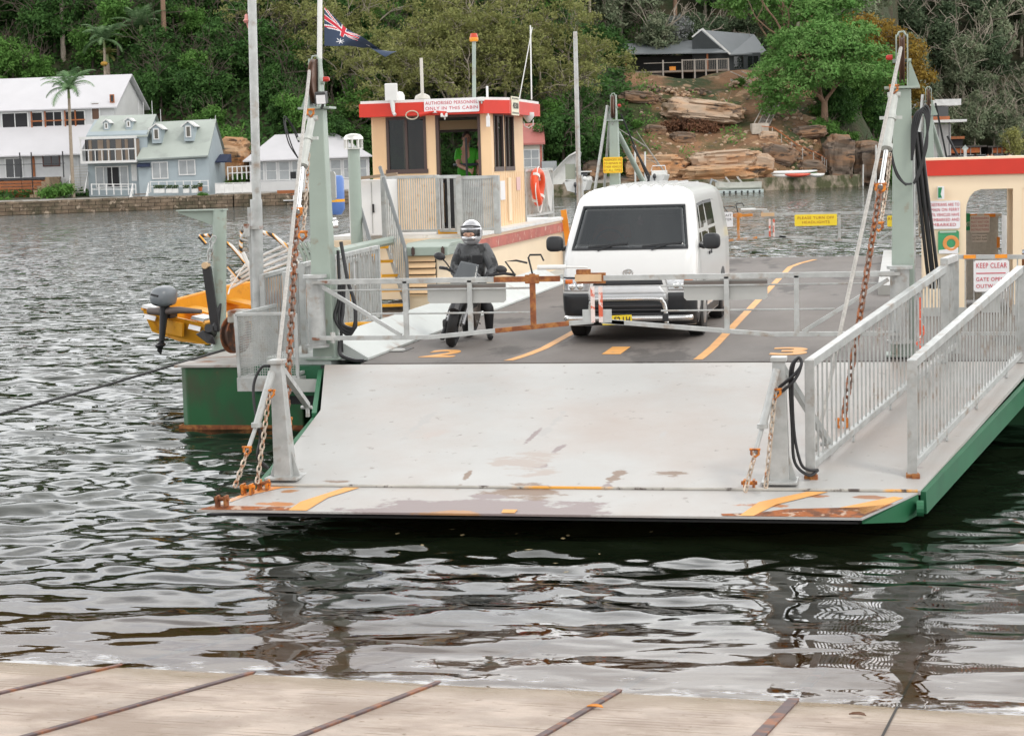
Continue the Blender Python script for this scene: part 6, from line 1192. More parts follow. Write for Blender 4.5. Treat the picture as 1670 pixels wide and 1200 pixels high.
# ferry operator in the doorway
yo=33.35; OP=thing('person','ferry operator in a bright green work shirt at the wheelhouse controls','person',V((YP(758,300,yo).x,yo,2.141)),world=True)
K={k:YP(*v) for k,v in dict(hd=(761,226,yo),nck=(759,240,yo),chs=(760,253,yo),wst=(761,281,yo),lsh=(747,249,yo),rsh=(775,249,yo+.1),lel=(748,270,yo-.15),rel=(782,270,yo),lwr=(768,279,yo-.42),rwr=(779,281,yo-.30)).items()}
pel=K['wst']+V((0,0,-.22)); pts=[(pel,.14),(K['wst'],.15),(K['chs'],.16),(K['nck'],.055),(K['hd'],.07),(K['lsh'],.065),(K['lel'],.05),(K['rsh'],.065),(K['rel'],.05),(V((pel.x-.1,yo,1.0+1.14+.42)),.07),(V((pel.x-.1,yo,2.20)),.05),(V((pel.x+.1,yo,2.56)),.07),(V((pel.x+.1,yo,2.20)),.05)]
E=[(0,1),(1,2),(2,3),(3,4),(2,5),(5,6),(2,7),(7,8),(0,9),(9,10),(0,11),(11,12)]
for wr,el in (('lwr',6),('rwr',8)):
    h,e=hand_pts(K[wr],(.5,-.7,-.2),(.3,.2,1),.4,1.15); k=len(pts); pts+=h; E+=[(a+k,c+k) for a,c in e]+[(el,k)]
skel('body',pts,E,m_skin,OP)
m_hv=mat('hi vis green cloth',(.07,.42,.03),.8,0,.08,4)
skel('shirt',[(pel,.165),(K['wst'],(.20,.17)),(K['chs'],(.21,.17)),(K['nck'],.075),(K['lsh'],.095),(K['lsh'].lerp(K['lel'],.7),.085),(K['rsh'],.095),(K['rsh'].lerp(K['rel'],.7),.085)],[(0,1),(1,2),(2,3),(2,4),(4,5),(2,6),(6,7)],m_hv,OP)
b=MB(); c=(K['chs']+K['wst'])/2; b.tube([c+V((.225*math.cos(t),.195*math.sin(t),-.02)) for t in [6.283*k/24 for k in range(24)]],.028,6,closed=True); fp(b,'reflective_band',mat('dark band',(.06,.08,.10),.5),OP,smooth=True)
face(OP,K['hd'],(.3,-1,-.1),skin=mat('tanned skin',(.30,.15,.10),.6),hair=mat('brown hair',(.04,.025,.018),.8)); o_=[c for c in OP.children if c.name.startswith('head')][0]
skel('trousers',[(pel,.165),(V((pel.x-.1,yo,2.56)),.09),(V((pel.x-.1,yo,2.22)),.07),(V((pel.x+.1,yo,2.56)),.09),(V((pel.x+.1,yo,2.22)),.07)],[(0,1),(1,2),(0,3),(3,4)],m_tr,OP)
# ================================================================== BUILDINGS ON THE SHORE
def house(name,label,px,py,D,rz=0,cat='house'):
    """root on the ground at photo column px, row py of its base, depth D. Local: x right, y away, z up; 1 px = D/3000 m"""
    p=BG(px,py,D); return thing(name,label,cat,p,YAW+rz)
def W(D): return D/3000.0
def boxpart(root,name,a,c,m,**k): b=MB(); b.bb(a,c); return b.build(name,m,root,**k)
def window(root,x0,x1,z0,z1,y,mf,fw=.08,cols=1,rows=1,mg=None,name='window',depth=.08):
    b=MB(); b.bb((x0,y-depth*.5,z0),(x0+fw,y+.02,z1)); b.bb((x1-fw,y-depth*.5,z0),(x1,y+.02,z1)); b.bb((x0+fw,y-depth*.5,z1-fw),(x1-fw,y+.02,z1)); b.bb((x0+fw,y-depth*.5,z0),(x1-fw,y+.02,z0+fw))
    for i in range(1,cols): x=x0+(x1-x0)*i/cols; b.bb((x-fw*.35,y-depth*.4,z0+fw),(x+fw*.35,y+.01,z1-fw))
    for i in range(1,rows): z=z0+(z1-z0)*i/rows; b.bb((x0+fw,y-depth*.42,z-fw*.3),(x1-fw,y+.012,z+fw*.3))
    o=b.build(name,mf,root); b=MB(); b.bb((x0+fw*.6,y-.01,z0+fw*.6),(x1-fw*.6,y+.005,z1-fw*.6)); b.build('pane',mg or m_glass,o); return o
def gable(root,name,x0,x1,y0,y1,ze,zr,m,axis='x',over=.3,th=.12):
    """gable roof; ridge along axis"""
    b=MB()
    if axis=='x':
        ym=(y0+y1)/2
        for s,ye in ((-1,y0-over),(1,y1+over)): b.add([(x0-over,ye,ze-.15),(x1+over,ye,ze-.15),(x1+over,ym,zr),(x0-over,ym,zr),(x0-over,ye,ze-.15-th),(x1+over,ye,ze-.15-th),(x1+over,ym,zr-th),(x0-over,ym,zr-th)],[(0,1,2,3),(7,6,5,4),(0,4,5,1),(1,5,6,2),(2,6,7,3),(3,7,4,0)])
    else:
        xm=(x0+x1)/2
        for s,xe in ((-1,x0-over),(1,x1+over)): b.add([(xe,y0-over,ze-.15),(xe,y1+over,ze-.15),(xm,y1+over,zr),(xm,y0-over,zr),(xe,y0-over,ze-.15-th),(xe,y1+over,ze-.15-th),(xm,y1+over,zr-th),(xm,y0-over,zr-th)],[(0,1,2,3),(7,6,5,4),(0,4,5,1),(1,5,6,2),(2,6,7,3),(3,7,4,0)])
    return b.build(name,m,root)
def gwall(b,x0,x1,y0,y1,z0,ze,zr,axis='x'):
    b.bb((x0,y0,z0),(x1,y1,ze))
    if axis=='x':
        ym=(y0+y1)/2; b.prism([(y0,ze),(y1,ze),(ym,zr)],x0,x1,'x')
    else: xm=(x0+x1)/2; b.prism([(x0,ze),(x1,ze),(xm,zr)],y0,y1,'y')
m_wclad=mat('white weatherboard',(.60,.60,.60),.6,0,.06,1.2); m_wroof=mat('white metal roof',(.60,.59,.61),.45,0,.04,.5)
m_groof=mat('pale green metal roof',(.40,.44,.40),.5,0,.05,.5,patch=(.34,.37,.34),pscale=.6,pthr=.6); m_blue=mat('pale blue weatherboard',(.36,.42,.45),.6,0,.06,1)
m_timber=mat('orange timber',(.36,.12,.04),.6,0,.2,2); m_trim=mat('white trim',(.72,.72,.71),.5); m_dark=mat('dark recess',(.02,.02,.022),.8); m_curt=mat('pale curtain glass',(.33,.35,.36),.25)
m_navy=mat('navy awning cloth',(.02,.03,.07),.8); m_stone=mat('sandstone block',(.36,.26,.17),.9,0,.25,2,bump=.03,bscale=6)
def Q(root,D): # pixel -> local x,z relative to the root pixel
    pass
# --- large white house at the left edge
D=180.0; k=W(D); HA=house('white_house','large two storey white house with white metal roofs and timber balcony at the left edge',0,292,D,R_(-9))
zb=lambda py:(292-py)*k; X=lambda px:px*k
b=MB(); gwall(b,X(-140),X(112),3.5,11.5,zb(292)-2.5,zb(252),zb(208),'x'); b.build('lower_wall',m_wclad,HA)
b=MB(); gwall(b,X(-140),X(158),6.5,15,zb(215)-5,zb(176),zb(128),'x'); U=b.build('upper_wall',m_wclad,HA)
gable(HA,'roof',X(-140),X(158),6.5,15,zb(176),zb(122),m_wroof,over=.5); gable(HA,'roof',X(-140),X(112),3.2,11.5,zb(252),zb(195),m_wroof,over=.5)
for a,c in ((-40,8),(13,34),(37,68),(72,108)): window(HA,X(a),X(c),zb(211),zb(182),6.45,m_trim,.12,2 if c-a>25 else 1,1,m_dark); 
b=MB(); 
for px in (13,37,72,90): b.bb((X(px),6.3,zb(211)),(X(px)+.12,6.42,zb(182)))
for a,c in ((13,34),(37,68),(72,108)): b.bb((X(a),6.2,zb(199)),(X(c),6.28,zb(197)))
b.build('balcony_rail',m_timber,HA)
window(HA,X(118),X(134),zb(200),zb(170),6.46,m_trim,.12,1,1,mat('timber door glass',(.12,.05,.02),.3)); window(HA,X(152),X(160),zb(172),zb(158),6.46,m_timber,.1)
window(HA,X(-16),X(16),zb(292),zb(258),3.45,m_trim,.12,2,1,m_glass); window(HA,X(50),X(80),zb(274),zb(253),3.45,mat('dark red frame',(.10,.03,.02),.5),.1,2,1,m_glass); boxpart(HA,'door',(X(30),3.42,zb(290)),(X(36),3.5,zb(256)),m_timber)
b=MB()
for px in (18,38,92): b.bb((X(px),2.3,zb(292)),(X(px)+.1,2.4,zb(250)))
b.bb((X(-30),2.3,zb(270)),(X(96),2.36,zb(269))); b.bb((X(-140),2.2,zb(294)),(X(80),3.5,zb(291))); b.build('verandah_post',mat('dark steel post',(.05,.05,.055),.5),HA)
b=MB()
for i in range(7):
    z=zb(296+i*5); b.bb((X(-140),2.25,z-.24),(X(20),2.32,z)); b.bb((X(21),2.25,z-.24),(X(38),2.32,z)); b.bb((X(40),2.25,z-.24),(X(56),2.32,z))
    if i<4: b.bb((X(58),2.25,z-.24),(X(78),2.32,z))
SLT=b.build('timber_screen',m_timber,HA)
b=MB()
for i in range(6): b.bb((X(40+i*7),.3+.0*i,zb(336)),(X(46+i*7.2),1.8+.25*i,zb(326-i*7)))
b.build('stone_steps',m_stone,HA)
gb=MB(); gb.bb((X(112),3.6,zb(292)-2),(X(128),9,zb(250))); gb.build('side_wall',mat('side wall white weatherboard',(.60,.60,.60),.6),HA)  # same base white as the other weatherboard of this house
# --- pale blue cottage with dormers
D=176.0; k=W(D); HB=house('cottage','pale blue cottage with pale green roof, four dormers and a glazed balcony',132,314,D,R_(-3))
zb=lambda py:(314-py)*k; X=lambda px:(px-132)*k
b=MB(); gwall(b,X(136),X(236),2.0,8.5,-.6,zb(222),zb(196)); b.build('left_wing_wall',m_blue,HB)
b=MB(); gwall(b,X(224),X(340),1.0,8.5,-.6,zb(264),zb(208)); RW=b.build('right_wing_wall',m_blue,HB)
b=MB(); b.add([(X(136),1.9,zb(225)),(X(238),1.9,zb(225)),(X(240),5.3,zb(189)),(X(146),5.3,zb(189)),(X(136),1.9,zb(227)),(X(238),1.9,zb(227)),(X(240),5.3,zb(191)),(X(146),5.3,zb(191)),(X(240),8.7,zb(225)),(X(136),8.7,zb(225))],[(0,1,2,3),(7,6,5,4),(0,4,5,1),(1,5,6,2),(3,7,4,0),(3,2,8,9)]); b.build('roof',m_groof,HB)
b=MB(); b.add([(X(222),.6,zb(264)),(X(340),.6,zb(261)),(X(341),5.0,zb(200)),(X(238),5.0,zb(202)),(X(222),.6,zb(266)),(X(340),.6,zb(263)),(X(341),5.0,zb(202)),(X(238),5.0,zb(204)),(X(341),8.9,zb(255)),(X(226),8.9,zb(258))],[(0,1,2,3),(7,6,5,4),(0,4,5,1),(1,5,6,2),(3,7,4,0),(3,2,8,9)]); b.build('roof',m_groof,HB)
b=MB(); b.bar((X(222),.56,zb(264)),(X(341),.56,zb(261)),.12,.12); b.build('gutter',mat('grey gutter',(.3,.34,.33),.5),HB)
for px,y,w,zt,z0 in ((166,2.9,5,199,218),(203,2.9,5,197,216),(252,2.0,7.5,210,238),(305,2.0,7.5,207,236)):
    w*=k; x=X(px); b=MB(); b.prism([(x-w,zb(z0)),(x+w,zb(z0)),(x+w,zb(zt)-w*.5),(x,zb(zt)+w*.3),(x-w,zb(zt)-w*.5)],y,y+2.6,'y'); DMR=b.build('dormer',m_blue,HB)
    b=MB()
    for s in (-1,1): b.bar((x,y-.1,zb(zt)+w*.5),(x+s*w*1.6,y-.1,zb(zt)-w*.75),.1,.12); b.add([(x,y-.12,zb(zt)+w*.5),(x+s*w*1.6,y-.12,zb(zt)-w*.75),(x+s*w*1.6,y+2.4,zb(zt)-w*.75),(x,y+2.4,zb(zt)+w*.5)],[(0,1,2,3)])
    b.build('dormer_roof',m_trim,DMR); ww=w*.62
    b=MB(); b.bb((x-ww,y-.08,zb(z0)+.35),(x-ww+.1,y,zb(zt)-w*.55)); b.bb((x+ww-.1,y-.08,zb(z0)+.35),(x+ww,y,zb(zt)-w*.55)); b.bb((x-ww+.1,y-.08,zb(zt)-w*.55-.1),(x+ww-.1,y,zb(zt)-w*.55)); b.bb((x-ww+.1,y-.08,zb(z0)+.35),(x+ww-.1,y,zb(z0)+.45)); b.build('dormer_window',m_trim,DMR); b=MB(); b.bb((x-ww+.1,y-.04,zb(z0)+.45),(x+ww-.1,y-.01,zb(zt)-w*.55-.1)); b.build('pane',mat('dormer pane',(.10,.09,.07),.2),DMR)
# balcony
b=MB(); b.bb((X(132),.4,zb(268)),(X(224),2.0,zb(264))); b.bb((X(131),.38,zb(229)),(X(226),.5,zb(225)))
for px in (132,222): b.bb((X(px),.4,zb(264)),(X(px)+.13,.5,zb(229)))
for i in range(9): b.bb((X(134+i*11),.42,zb(264)),(X(134+i*11)+.07,.48,zb(246)))
b.bb((X(132),.42,zb(247)),(X(224),.48,zb(245))); b.build('balcony',m_trim,HB)
boxpart(HB,'balcony_glass',(X(134),1.85,zb(264)),(X(222),1.99,zb(229)),m_glass)
b=MB()
for i in range(6): b.bb((X(140+i*15),1.78,zb(264)),(X(145+i*15+(i%2)*4),1.84,zb(230)))
b.build('balcony_curtain',mat('fawn curtain',(.22,.17,.13),.8),HB)
window(HB,X(148),X(203),zb(308),zb(273),1.95,m_trim,.1,4,1,m_curt); boxpart(HB,'open_door_gap',(X(168),1.93,zb(306)),(X(187),1.94,zb(275)),m_dark); boxpart(HB,'pale_door',(X(208),1.93,zb(298)),(X(217),2.0,zb(271)),m_trim)
window(HB,X(246),X(273),zb(296),zb(268),.95,m_trim,.1,2,1,m_curt); window(HB,X(290),X(318),zb(291),zb(266),.95,m_trim,.1,2,1,m_curt)
boxpart(HB,'door',(X(230),1.6,zb(306)),(X(240),1.98,zb(276)),m_dark); b=MB(); b.prism([(1.95,zb(264)),(.5,zb(272)),(.5,zb(276)),(1.95,zb(276))],X(224),X(244),'x'); b.build('awning',m_navy,HB)
b=MB(); b.prism([(6.0,zb(258)),(3.6,zb(270)),(3.6,zb(272)),(6,zb(272))],X(341),X(360),'x'); b.build('awning',m_navy,HB)
def vfence(pts,h,lab,m=m_trim,n=12,rails=(.95,.5),panel=False,post=.09):
    """white post and rail fence as one thing with posts as parts of the mesh run"""
    P=[V(p) for p in pts]; b=MB()
    for a,c in zip(P,P[1:]):
        for r in rails: b.bar(a+V((0,0,h*r)),c+V((0,0,h*r)),.07,.07)
        if panel: b.bar(a+V((0,0,h*.45)),c+V((0,0,h*.45)),.05,h*.85)
    T=sum((c-a).length for a,c in zip(P,P[1:]))
    for i in range(n+1):
        d=T*i/n
        for a,c in zip(P,P[1:]):
            l=(c-a).length
            if d<=l+1e-6: break
            d-=l
        q=a+(c-a)*min(1,d/l); b.bar(q,q+V((0,0,h)),post,post)
    f=b.build('fence',m); tag(f,lab,'fence'); return f
vfence([BG(150,318,174.2),BG(222,318,174.5)],1.05,'white post and rail fence in front of the French doors of the cottage',n=6)
vfence([BG(246,314,174.6),BG(340,312,175.6)],1.05,'white fence with flower boxes in front of the right half of the cottage',n=7)
vfence([BG(352,316,176),BG(410,314,177.5)],1.0,'solid white fence between the cottage and the boathouse',n=4,panel=True)
vfence([BG(372,294,178),BG(410,292,179)],1.3,'small open white railing above the solid white fence',n=5)
# flower boxes
m_leafd=mat('pot plant leaves',(.05,.09,.025),.8,0,.4,3)
fb0=None
for i,px in enumerate((256,264,276,286,304,318)):
    p=BG(px,313,174.2); 
    if fb0 is None:
        fb0=thing('flower_box','white flower box with green plants standing along the white cottage fence','flower box',p,YAW,group='flower boxes along the cottage fence'); boxpart(fb0,'box',(-.28,-.18,-.1),(.28,.18,.3),m_trim)
        b=MB(); rr=random.Random(2)
        for _ in range(60): c=(rr.uniform(-.28,.28),rr.uniform(-.18,.18),rr.uniform(.3,.62)); b.box(c,(.12,.02,.08),rr.uniform(0,3),rr.uniform(-1,1),rr.uniform(-1,1))
        b.build('plants',m_leafd,fb0)
    else: dup(fb0,p)
tp=BG(327,312,174.4); POT=thing('flower_pot','terracotta flower pot at the right end of the cottage fence','pot',tp); b=MB(); b.lathe([(0,0),(.14,0),(.2,.32),(.22,.32),(.22,.38),(0,.38)],(0,0,0),14); b.build('pot',mat('terracotta',(.45,.14,.05),.7),POT,smooth=True)
b=MB(); rr=random.Random(4)
for _ in range(40): b.box((rr.uniform(-.18,.18),rr.uniform(-.18,.18),rr.uniform(.4,.75)),(.12,.02,.08),rr.uniform(0,3),rr.uniform(-1,1),rr.uniform(-1,1))
b.build('plants',m_leafd,POT)
# landing steps and pontoon
LS=thing('landing_steps','white railed steps going down from the cottage to the water','steps',BG(230,316,174)); r0=BG(230,316,174)
b=MB()
for i in range(6): p=V((0,0,-.05))-HF*(.35*i)+V((0,0,-.25*i)); b.bar(p-HR*.6,p+HR*.6,.36,.12)
b.build('treads',mat('grey tread',(.2,.17,.15),.8),LS); b=MB()
for s in (-.75,.75):
    a=HR*s; e=HR*s-HF*1.9+V((0,0,-1.45))
    for h in (.9,.5): b.bar(a+V((0,0,h)),e+V((0,0,h)),.07)
    for f in (0,.33,.66,1): q=a.lerp(e,f); b.bar(q,q+V((0,0,1.0)),.08)
b.build('railing',m_trim,LS)
PT=thing('pontoon','small white floating pontoon at the foot of the landing steps','pontoon',BG(227,342,171)); b=MB(); b.box((0,0,.05),(3.7,1.5,.22),rz=YAW); b.build('deck',m_whited,PT,bevel=.04); b=MB()
for i in range(4): p=HR*(-1.4+i*.93)-HF*.78; b.box(p+V((0,0,-.03)),(.35,.08,.2),rz=YAW)
b.build('floats',m_black,PT)
# outside stairs between the houses
OS=thing('garden_stairs','weathered timber garden stairs between the white house and the cottage','stairs',BG(124,314,176)); b=MB()
for i in range(10): p=HF*(.28*i)+V((0,0,.02+.27*i)); b.bar(p-HR*.75,p+HR*.75,.3,.06)
b.build('treads',mat('pale timber tread',(.48,.46,.42),.8),OS); b=MB()
for s in (-.8,.8): b.bar(HR*s,HR*s+HF*2.8+V((0,0,2.6)),.06,.25)
b.build('stringer',m_trim,OS)
# --- white boathouse with hip roof
D=182.0; k=W(D); HC=house('boathouse','white weatherboard boathouse with a white hip roof behind the ferry mast',400,316,D,R_(6)); zb=lambda py:(316-py)*k; X=lambda px:(px-400)*k
b=MB(); b.bb((X(408),1,-.5),(X(603),9,zb(262))); b.build('wall',m_wclad,HC)
b=MB(); a=[(X(398),.3,zb(263)),(X(608),.3,zb(260)),(X(608),9.6,zb(260)),(X(398),9.6,zb(263)),(X(450),5,zb(221)),(X(548),5,zb(219))]; b.add(a+[(x,y,z-.12) for x,y,z in a[:4]],[(0,1,5,4),(1,2,5),(2,3,4,5),(3,0,4),(0,6,7,1),(1,7,8,2),(2,8,9,3),(3,9,6,0),(6,9,8,7)]); b.build('roof',m_wroof,HC)
for i in range(9): x=X(412+i*21); window(HC,x+.08,x+1.15,zb(296),zb(265),.96,m_trim,.07,1,2,m_curt)
boxpart(HC,'open_hatch',(X(474),.9,zb(294)),(X(483),.93,zb(283)),m_dark)
boxpart(HC,'base_wall',(X(403),.2,-.5),(X(520),.95,zb(298)),m_wclad)
BN=thing('bench','orange timber bench on a small white jetty below the boathouse','bench',BG(466,326,175)); b=MB(); b.bb((-.9,-.25,.42),(.9,.25,.48)); b.bb((-.9,.2,.55),(.9,.25,.9)); b.build('seat',m_timber,BN); b=MB(); b.bb((-1.6,-.6,-.1),(1.6,.6,0)); b.build('jetty',m_trim,BN)
for x in (-.85,.85): boxpart(BN,'leg',(x-.05,-.2,0),(x+.05,.2,.42),m_trim)
# --- red roofed cottage behind the wheelhouse
D=181.0; k=W(D); HD_=house('red_roof_house','small cream house with a faded red roof seen right behind the wheelhouse',800,300,D,R_(-4)); zb=lambda py:(300-py)*k; X=lambda px:(px-800)*k
b=MB(); gwall(b,X(790),X(884),1,7,-1,zb(238),zb(206)); b.build('wall',mat('cream weatherboard',(.60,.56,.48),.6),HD_)
b=MB(); b.add([(X(780),.4,zb(236)),(X(890),.4,zb(236)),(X(885),4.2,zb(203)),(X(780),4.2,zb(203)),(X(890),.4,zb(239)),(X(780),.4,zb(239)),(X(885),8,zb(236)),(X(780),8,zb(236))],[(0,1,2,3),(0,5,4,1),(3,2,6,7),(1,4,2)]); b.build('roof',mat('faded red metal roof',(.42,.14,.12),.5,0,.08,.6),HD_)
window(HD_,X(853),X(880),zb(276),zb(246),.96,m_trim,.1,2,2,m_curt); boxpart(HD_,'corner_trim',(X(881),.93,-.5),(X(884),1.02,zb(240)),m_dred); 
SHD=thing('garden_shed','small pale grey boat shed door beside the red roofed house','shed',BG(896,300,180.5),YAW); boxpart(SHD,'wall',(-.7,0,-.6),(.75,1.8,2.2),m_curt); b=MB(); b.bar((-.6,-.05,0),(.6,-.05,1.9),.05); b.bar((-.6,-.05,1),(.6,-.05,1),.05); b.build('door_brace',m_grey,SHD)
# --- dark house on the hill
D=219.0; k=W(D); HE_=house('dark_house','charcoal hillside house with grey metal roofs and a verandah above the sandstone slope',1000,132,D,R_(-3)); zb=lambda py:(132-py)*k; X=lambda px:(px-1000)*k
m_char=mat('charcoal weatherboard',(.035,.042,.045),.6,0,.1,1); m_gr=mat('grey metal roof',(.155,.17,.18),.45,0,.06,.6)
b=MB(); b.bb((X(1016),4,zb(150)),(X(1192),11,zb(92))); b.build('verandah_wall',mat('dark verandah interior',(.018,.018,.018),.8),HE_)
b=MB(); xm=X(1162); b.prism([(X(1130),-2),(X(1186),-2),(X(1186),zb(92)),(X(1145),zb(54)),(X(1130),zb(68))],3.0,3.2,'y'); b.bb((X(1186),3,-2),(X(1240),11,zb(92))); b.build('gable_wall',m_char,HE_)
b=MB(); b.add([(X(1190),2.4,zb(94)),(X(1252),3.4,zb(92)),(X(1236),8,zb(58)),(X(1140),4.2,zb(51)),(X(1190),2.4,zb(96)),(X(1252),3.4,zb(94)),(X(1140),4.2,zb(53)),(X(1140),11,zb(60)),(X(1236),12,zb(64))],[(0,1,2,3),(0,4,5,1),(3,6,4,0),(3,2,8,7)]); b.build('roof',m_gr,HE_)
b=MB(); b.bar((X(1146),2.35,zb(51.5)),(X(1191),2.3,zb(94)),.09,.22); b.bar((X(1146),2.9,zb(51.5)),(X(1130),3.0,zb(64)),.09,.18); b.build('barge_board',m_trim,HE_)
b=MB(); b.add([(X(1000),1.8,zb(88)),(X(1186),1.6,zb(91)),(X(1140),6.4,zb(66)),(X(1010),6.6,zb(68)),(X(1000),1.8,zb(89.5)),(X(1186),1.6,zb(92.5))],[(0,1,2,3),(0,4,5,1)]); b.build('verandah_roof',m_gr,HE_)
b=MB(); b.add([(X(996),5,zb(72)),(X(1014),5,zb(68)),(X(1040),9,zb(60)),(X(1000),9,zb(64))],[(0,1,2,3)]); b.bb((X(998),5.2,zb(84)),(X(1026),9,zb(70))); b.build('upper_wing',m_char,HE_)
b=MB(); b.bb((X(1032),.8,zb(121)),(X(1188),4.2,zb(118))); b.build('verandah_floor',mat('grey deck boards',(.30,.25,.21),.8),HE_)
b=MB(); b.bb((X(1030),.9,zb(140)),(X(1080),3.0,zb(122))); b.build('foundation',mat('dark concrete base',(.10,.085,.075),.9,0,.2,1),HE_)
m_post=mat('grey timber post',(.42,.38,.34),.8)
for px,pb in ((1081,138),(1112,160),(1132,138),(1150,138),(1168,138),(1186,130)):
    boxpart(HE_,'post',(X(px)-.09,.7,zb(pb)),(X(px)+.09,.86,zb(101)),m_post)
b=MB(); b.bb((X(1112),.74,zb(103)),(X(1187),.82,zb(101.5))); b.bb((X(1050),.74,zb(106)),(X(1112),.80,zb(105)));
for i in range(26): b.bb((X(1113+i*2.8),.76,zb(118)),(X(1113+i*2.8)+.03,.79,zb(103)))
b.build('verandah_rail',m_post,HE_)
for px in (1020,1152): boxpart(HE_,'verandah_column',(X(px),1.9,zb(118)),(X(px)+.2,2.1,zb(91)),m_timber)
b=MB(); b.bb((X(1092),2,zb(118)),(X(1102),2.5,zb(111))); b.build('orange_cushion',m_orange,HE_)
window(HE_,X(1196),X(1214),zb(118),zb(96),2.97,m_char,.1,2,1); window(HE_,X(1218),X(1238),zb(118),zb(96),2.97,m_char,.1,2,1)
# stairs and fences down the slope
def zigzag(pxs,lab,w=1.2,n=26,m=m_post):
    P=[BG(a,b_,RT(a,b_)-.6) for a,b_,_ in pxs]; t=thing('hillside_stairs',lab,'stairs',P[-1],world=True); b=MB(); L=[(c-a).length for a,c in zip(P,P[1:])]; T=sum(L)
    for i in range(n):
        d=T*(i+.5)/n
        for a,c,l in zip(P,P[1:],L):
            if d<=l: break
            d-=l
        q=a+(c-a)*(d/l); b.bar(q-HR*w/2,q+HR*w/2,.28,.06)
    b.build('treads',m,t).matrix_parent_inverse=Matrix.Translation(-V(P[-1])); b=MB()
    for s in (-w/2,w/2):
        for a,c in zip(P,P[1:]): b.bar(a+HR*s+V((0,0,.9)),c+HR*s+V((0,0,.9)),.07); b.bar(a+HR*s,c+HR*s,.06,.2); b.bar(c+HR*s,c+HR*s+V((0,0,.9)),.08); m_=(a+c)/2; b.bar(m_+HR*s,m_+HR*s+V((0,0,.9)),.08)
    b.build('railing',m,t).matrix_parent_inverse=Matrix.Translation(-V(P[-1])); return t
zigzag([(1268,160,207),(1240,214,197)],'grey timber stairs climbing the dirt slope beside the leaning trunk')
zigzag([(1200,130,216),(1262,158,208)],'upper flight of timber stairs leading to the dark house',n=18)
LD=boxpart(None,'stair_landing',(0,0,0),(1.7,1.6,1.1),mat('pale stone landing',(.50,.45,.38),.8,0,.2,2)); LD.location=BG(1227,219,RT(1227,219)-.5); LD.rotation_euler=(0,0,YAW); tag(LD,'pale stone landing at the foot of the hillside stairs','landing')
def slopefence(pxs,lab,n,h=1.0,m=m_post,top=m_timber):
    P=[BG(a,b_,RT(a,b_)-.3) for a,b_,_ in pxs]; t=thing('fence',lab,'fence',P[0],world=True); b=MB()
    for a,c in zip(P,P[1:]): b.bar(a+V((0,0,h)),c+V((0,0,h)),.09); b.bar(a+V((0,0,h*.5)),c+V((0,0,h*.5)),.04)
    b.build('top_rail',top,t).matrix_parent_inverse=Matrix.Translation(-V(P[0]))
    for i in range(n+1):
        f=i/n*(len(P)-1); j=min(int(f),len(P)-2); q=P[j].lerp(P[j+1],f-j); b=MB(); b.bar(q-V((0,0,.3)),q+V((0,0,h)),.09); b.build('post',m,t).matrix_parent_inverse=Matrix.Translation(-V(P[0]))
slopefence([(1242,222,194),(1262,224,193),(1300,252,188),(1340,270,185),(1348,276,184)],'timber topped post fence running down the slope to the water',9)
# --- white modern house at the right, cafes, road sign, cars on the far wharf
D=262.0; k=W(D); HF_=house('waterfront_house','white waterfront building with flat roof and upper deck right of the mast',1500,257,D,R_(2)); zb=lambda py:(257-py)*k; X=lambda px:(px-1500)*k
b=MB(); b.bb((X(1522),0,-1),(X(1551),7,zb(205))); b.bb((X(1470),2,-1),(X(1512),9,zb(170))); b.build('wall',mat('pale grey render',(.52,.51,.50),.7,0,.08,1),HF_)
boxpart(HF_,'roof',(X(1505),-1.2,zb(175)),(X(1564),8,zb(165)),m_trim); boxpart(HF_,'upper_glass',(X(1505),.6,zb(196)),(X(1549),7,zb(176)),m_glass); boxpart(HF_,'balcony_slab',(X(1490),-2.2,zb(202)),(X(1570),6,zb(198)),m_trim); boxpart(HF_,'brick_band',(X(1490),-.4,zb(198)),(X(1548),-.2,zb(192)),mat('brick orange',(.42,.14,.06),.8)); boxpart(HF_,'brick_wall',(X(1478),.8,zb(232)),(X(1502),1.98,zb(180)),mat('orange brick wall',(.40,.15,.08),.8,0,.2,3))
for px in (1526,1544): boxpart(HF_,'steel_column',(X(px),-1.2,-.5),(X(px)+.12,-1.05,zb(202)),mat('grey column',(.16,.16,.17),.5))
boxpart(HF_,'lower_opening',(X(1494),.7,zb(233)),(X(1503),.79,zb(205)),m_dark)
def cafe(px0,px1,py0,lab,D):
    k=W(D); r=house('cafe',lab,px0,262,D,0,'cafe'); zb=lambda py:(262-py)*k; X=lambda px:(px-px0)*k
    boxpart(r,'wall',(0,2,0),(X(px1),7,zb(py0)),mat('dark cafe wall',(.05,.04,.035),.8)); boxpart(r,'roof',(-.8,-1.2,zb(py0)),(X(px1)+.8,8,zb(py0-2.5)),mat('dark flat roof',(.06,.05,.045),.6)); b=MB(); b.bb((0,-.5,zb(py0+9)),(X(px1),-.35,zb(py0+1))); b.build('awning_panel',mat('orange awning panel',(.62,.18,.04),.6,0,.2,2,patch=(.45,.06,.02),pscale=2,pthr=.55),r)
    for i in range(5): f=i/4; boxpart(r,'post',(X(px1)*f-.06,-.6,0),(X(px1)*f+.06,-.5,zb(py0)),m_post)
cafe(1533,1597,242,'wharf cafe with orange awning left of the diamond road sign',272); cafe(1617,1648,241,'wharf cafe with orange awning behind the people in white shirts',272)
boxt=thing('kiosk','dark roofed kiosk between the white building and the cafe','kiosk',BG(1552,262,280),YAW); boxpart(boxt,'wall',(0,0,0),(1.7,3,3.2),m_dark); boxpart(boxt,'roof',(-.2,-.3,3.2),(1.9,3.2,3.6),m_timber)
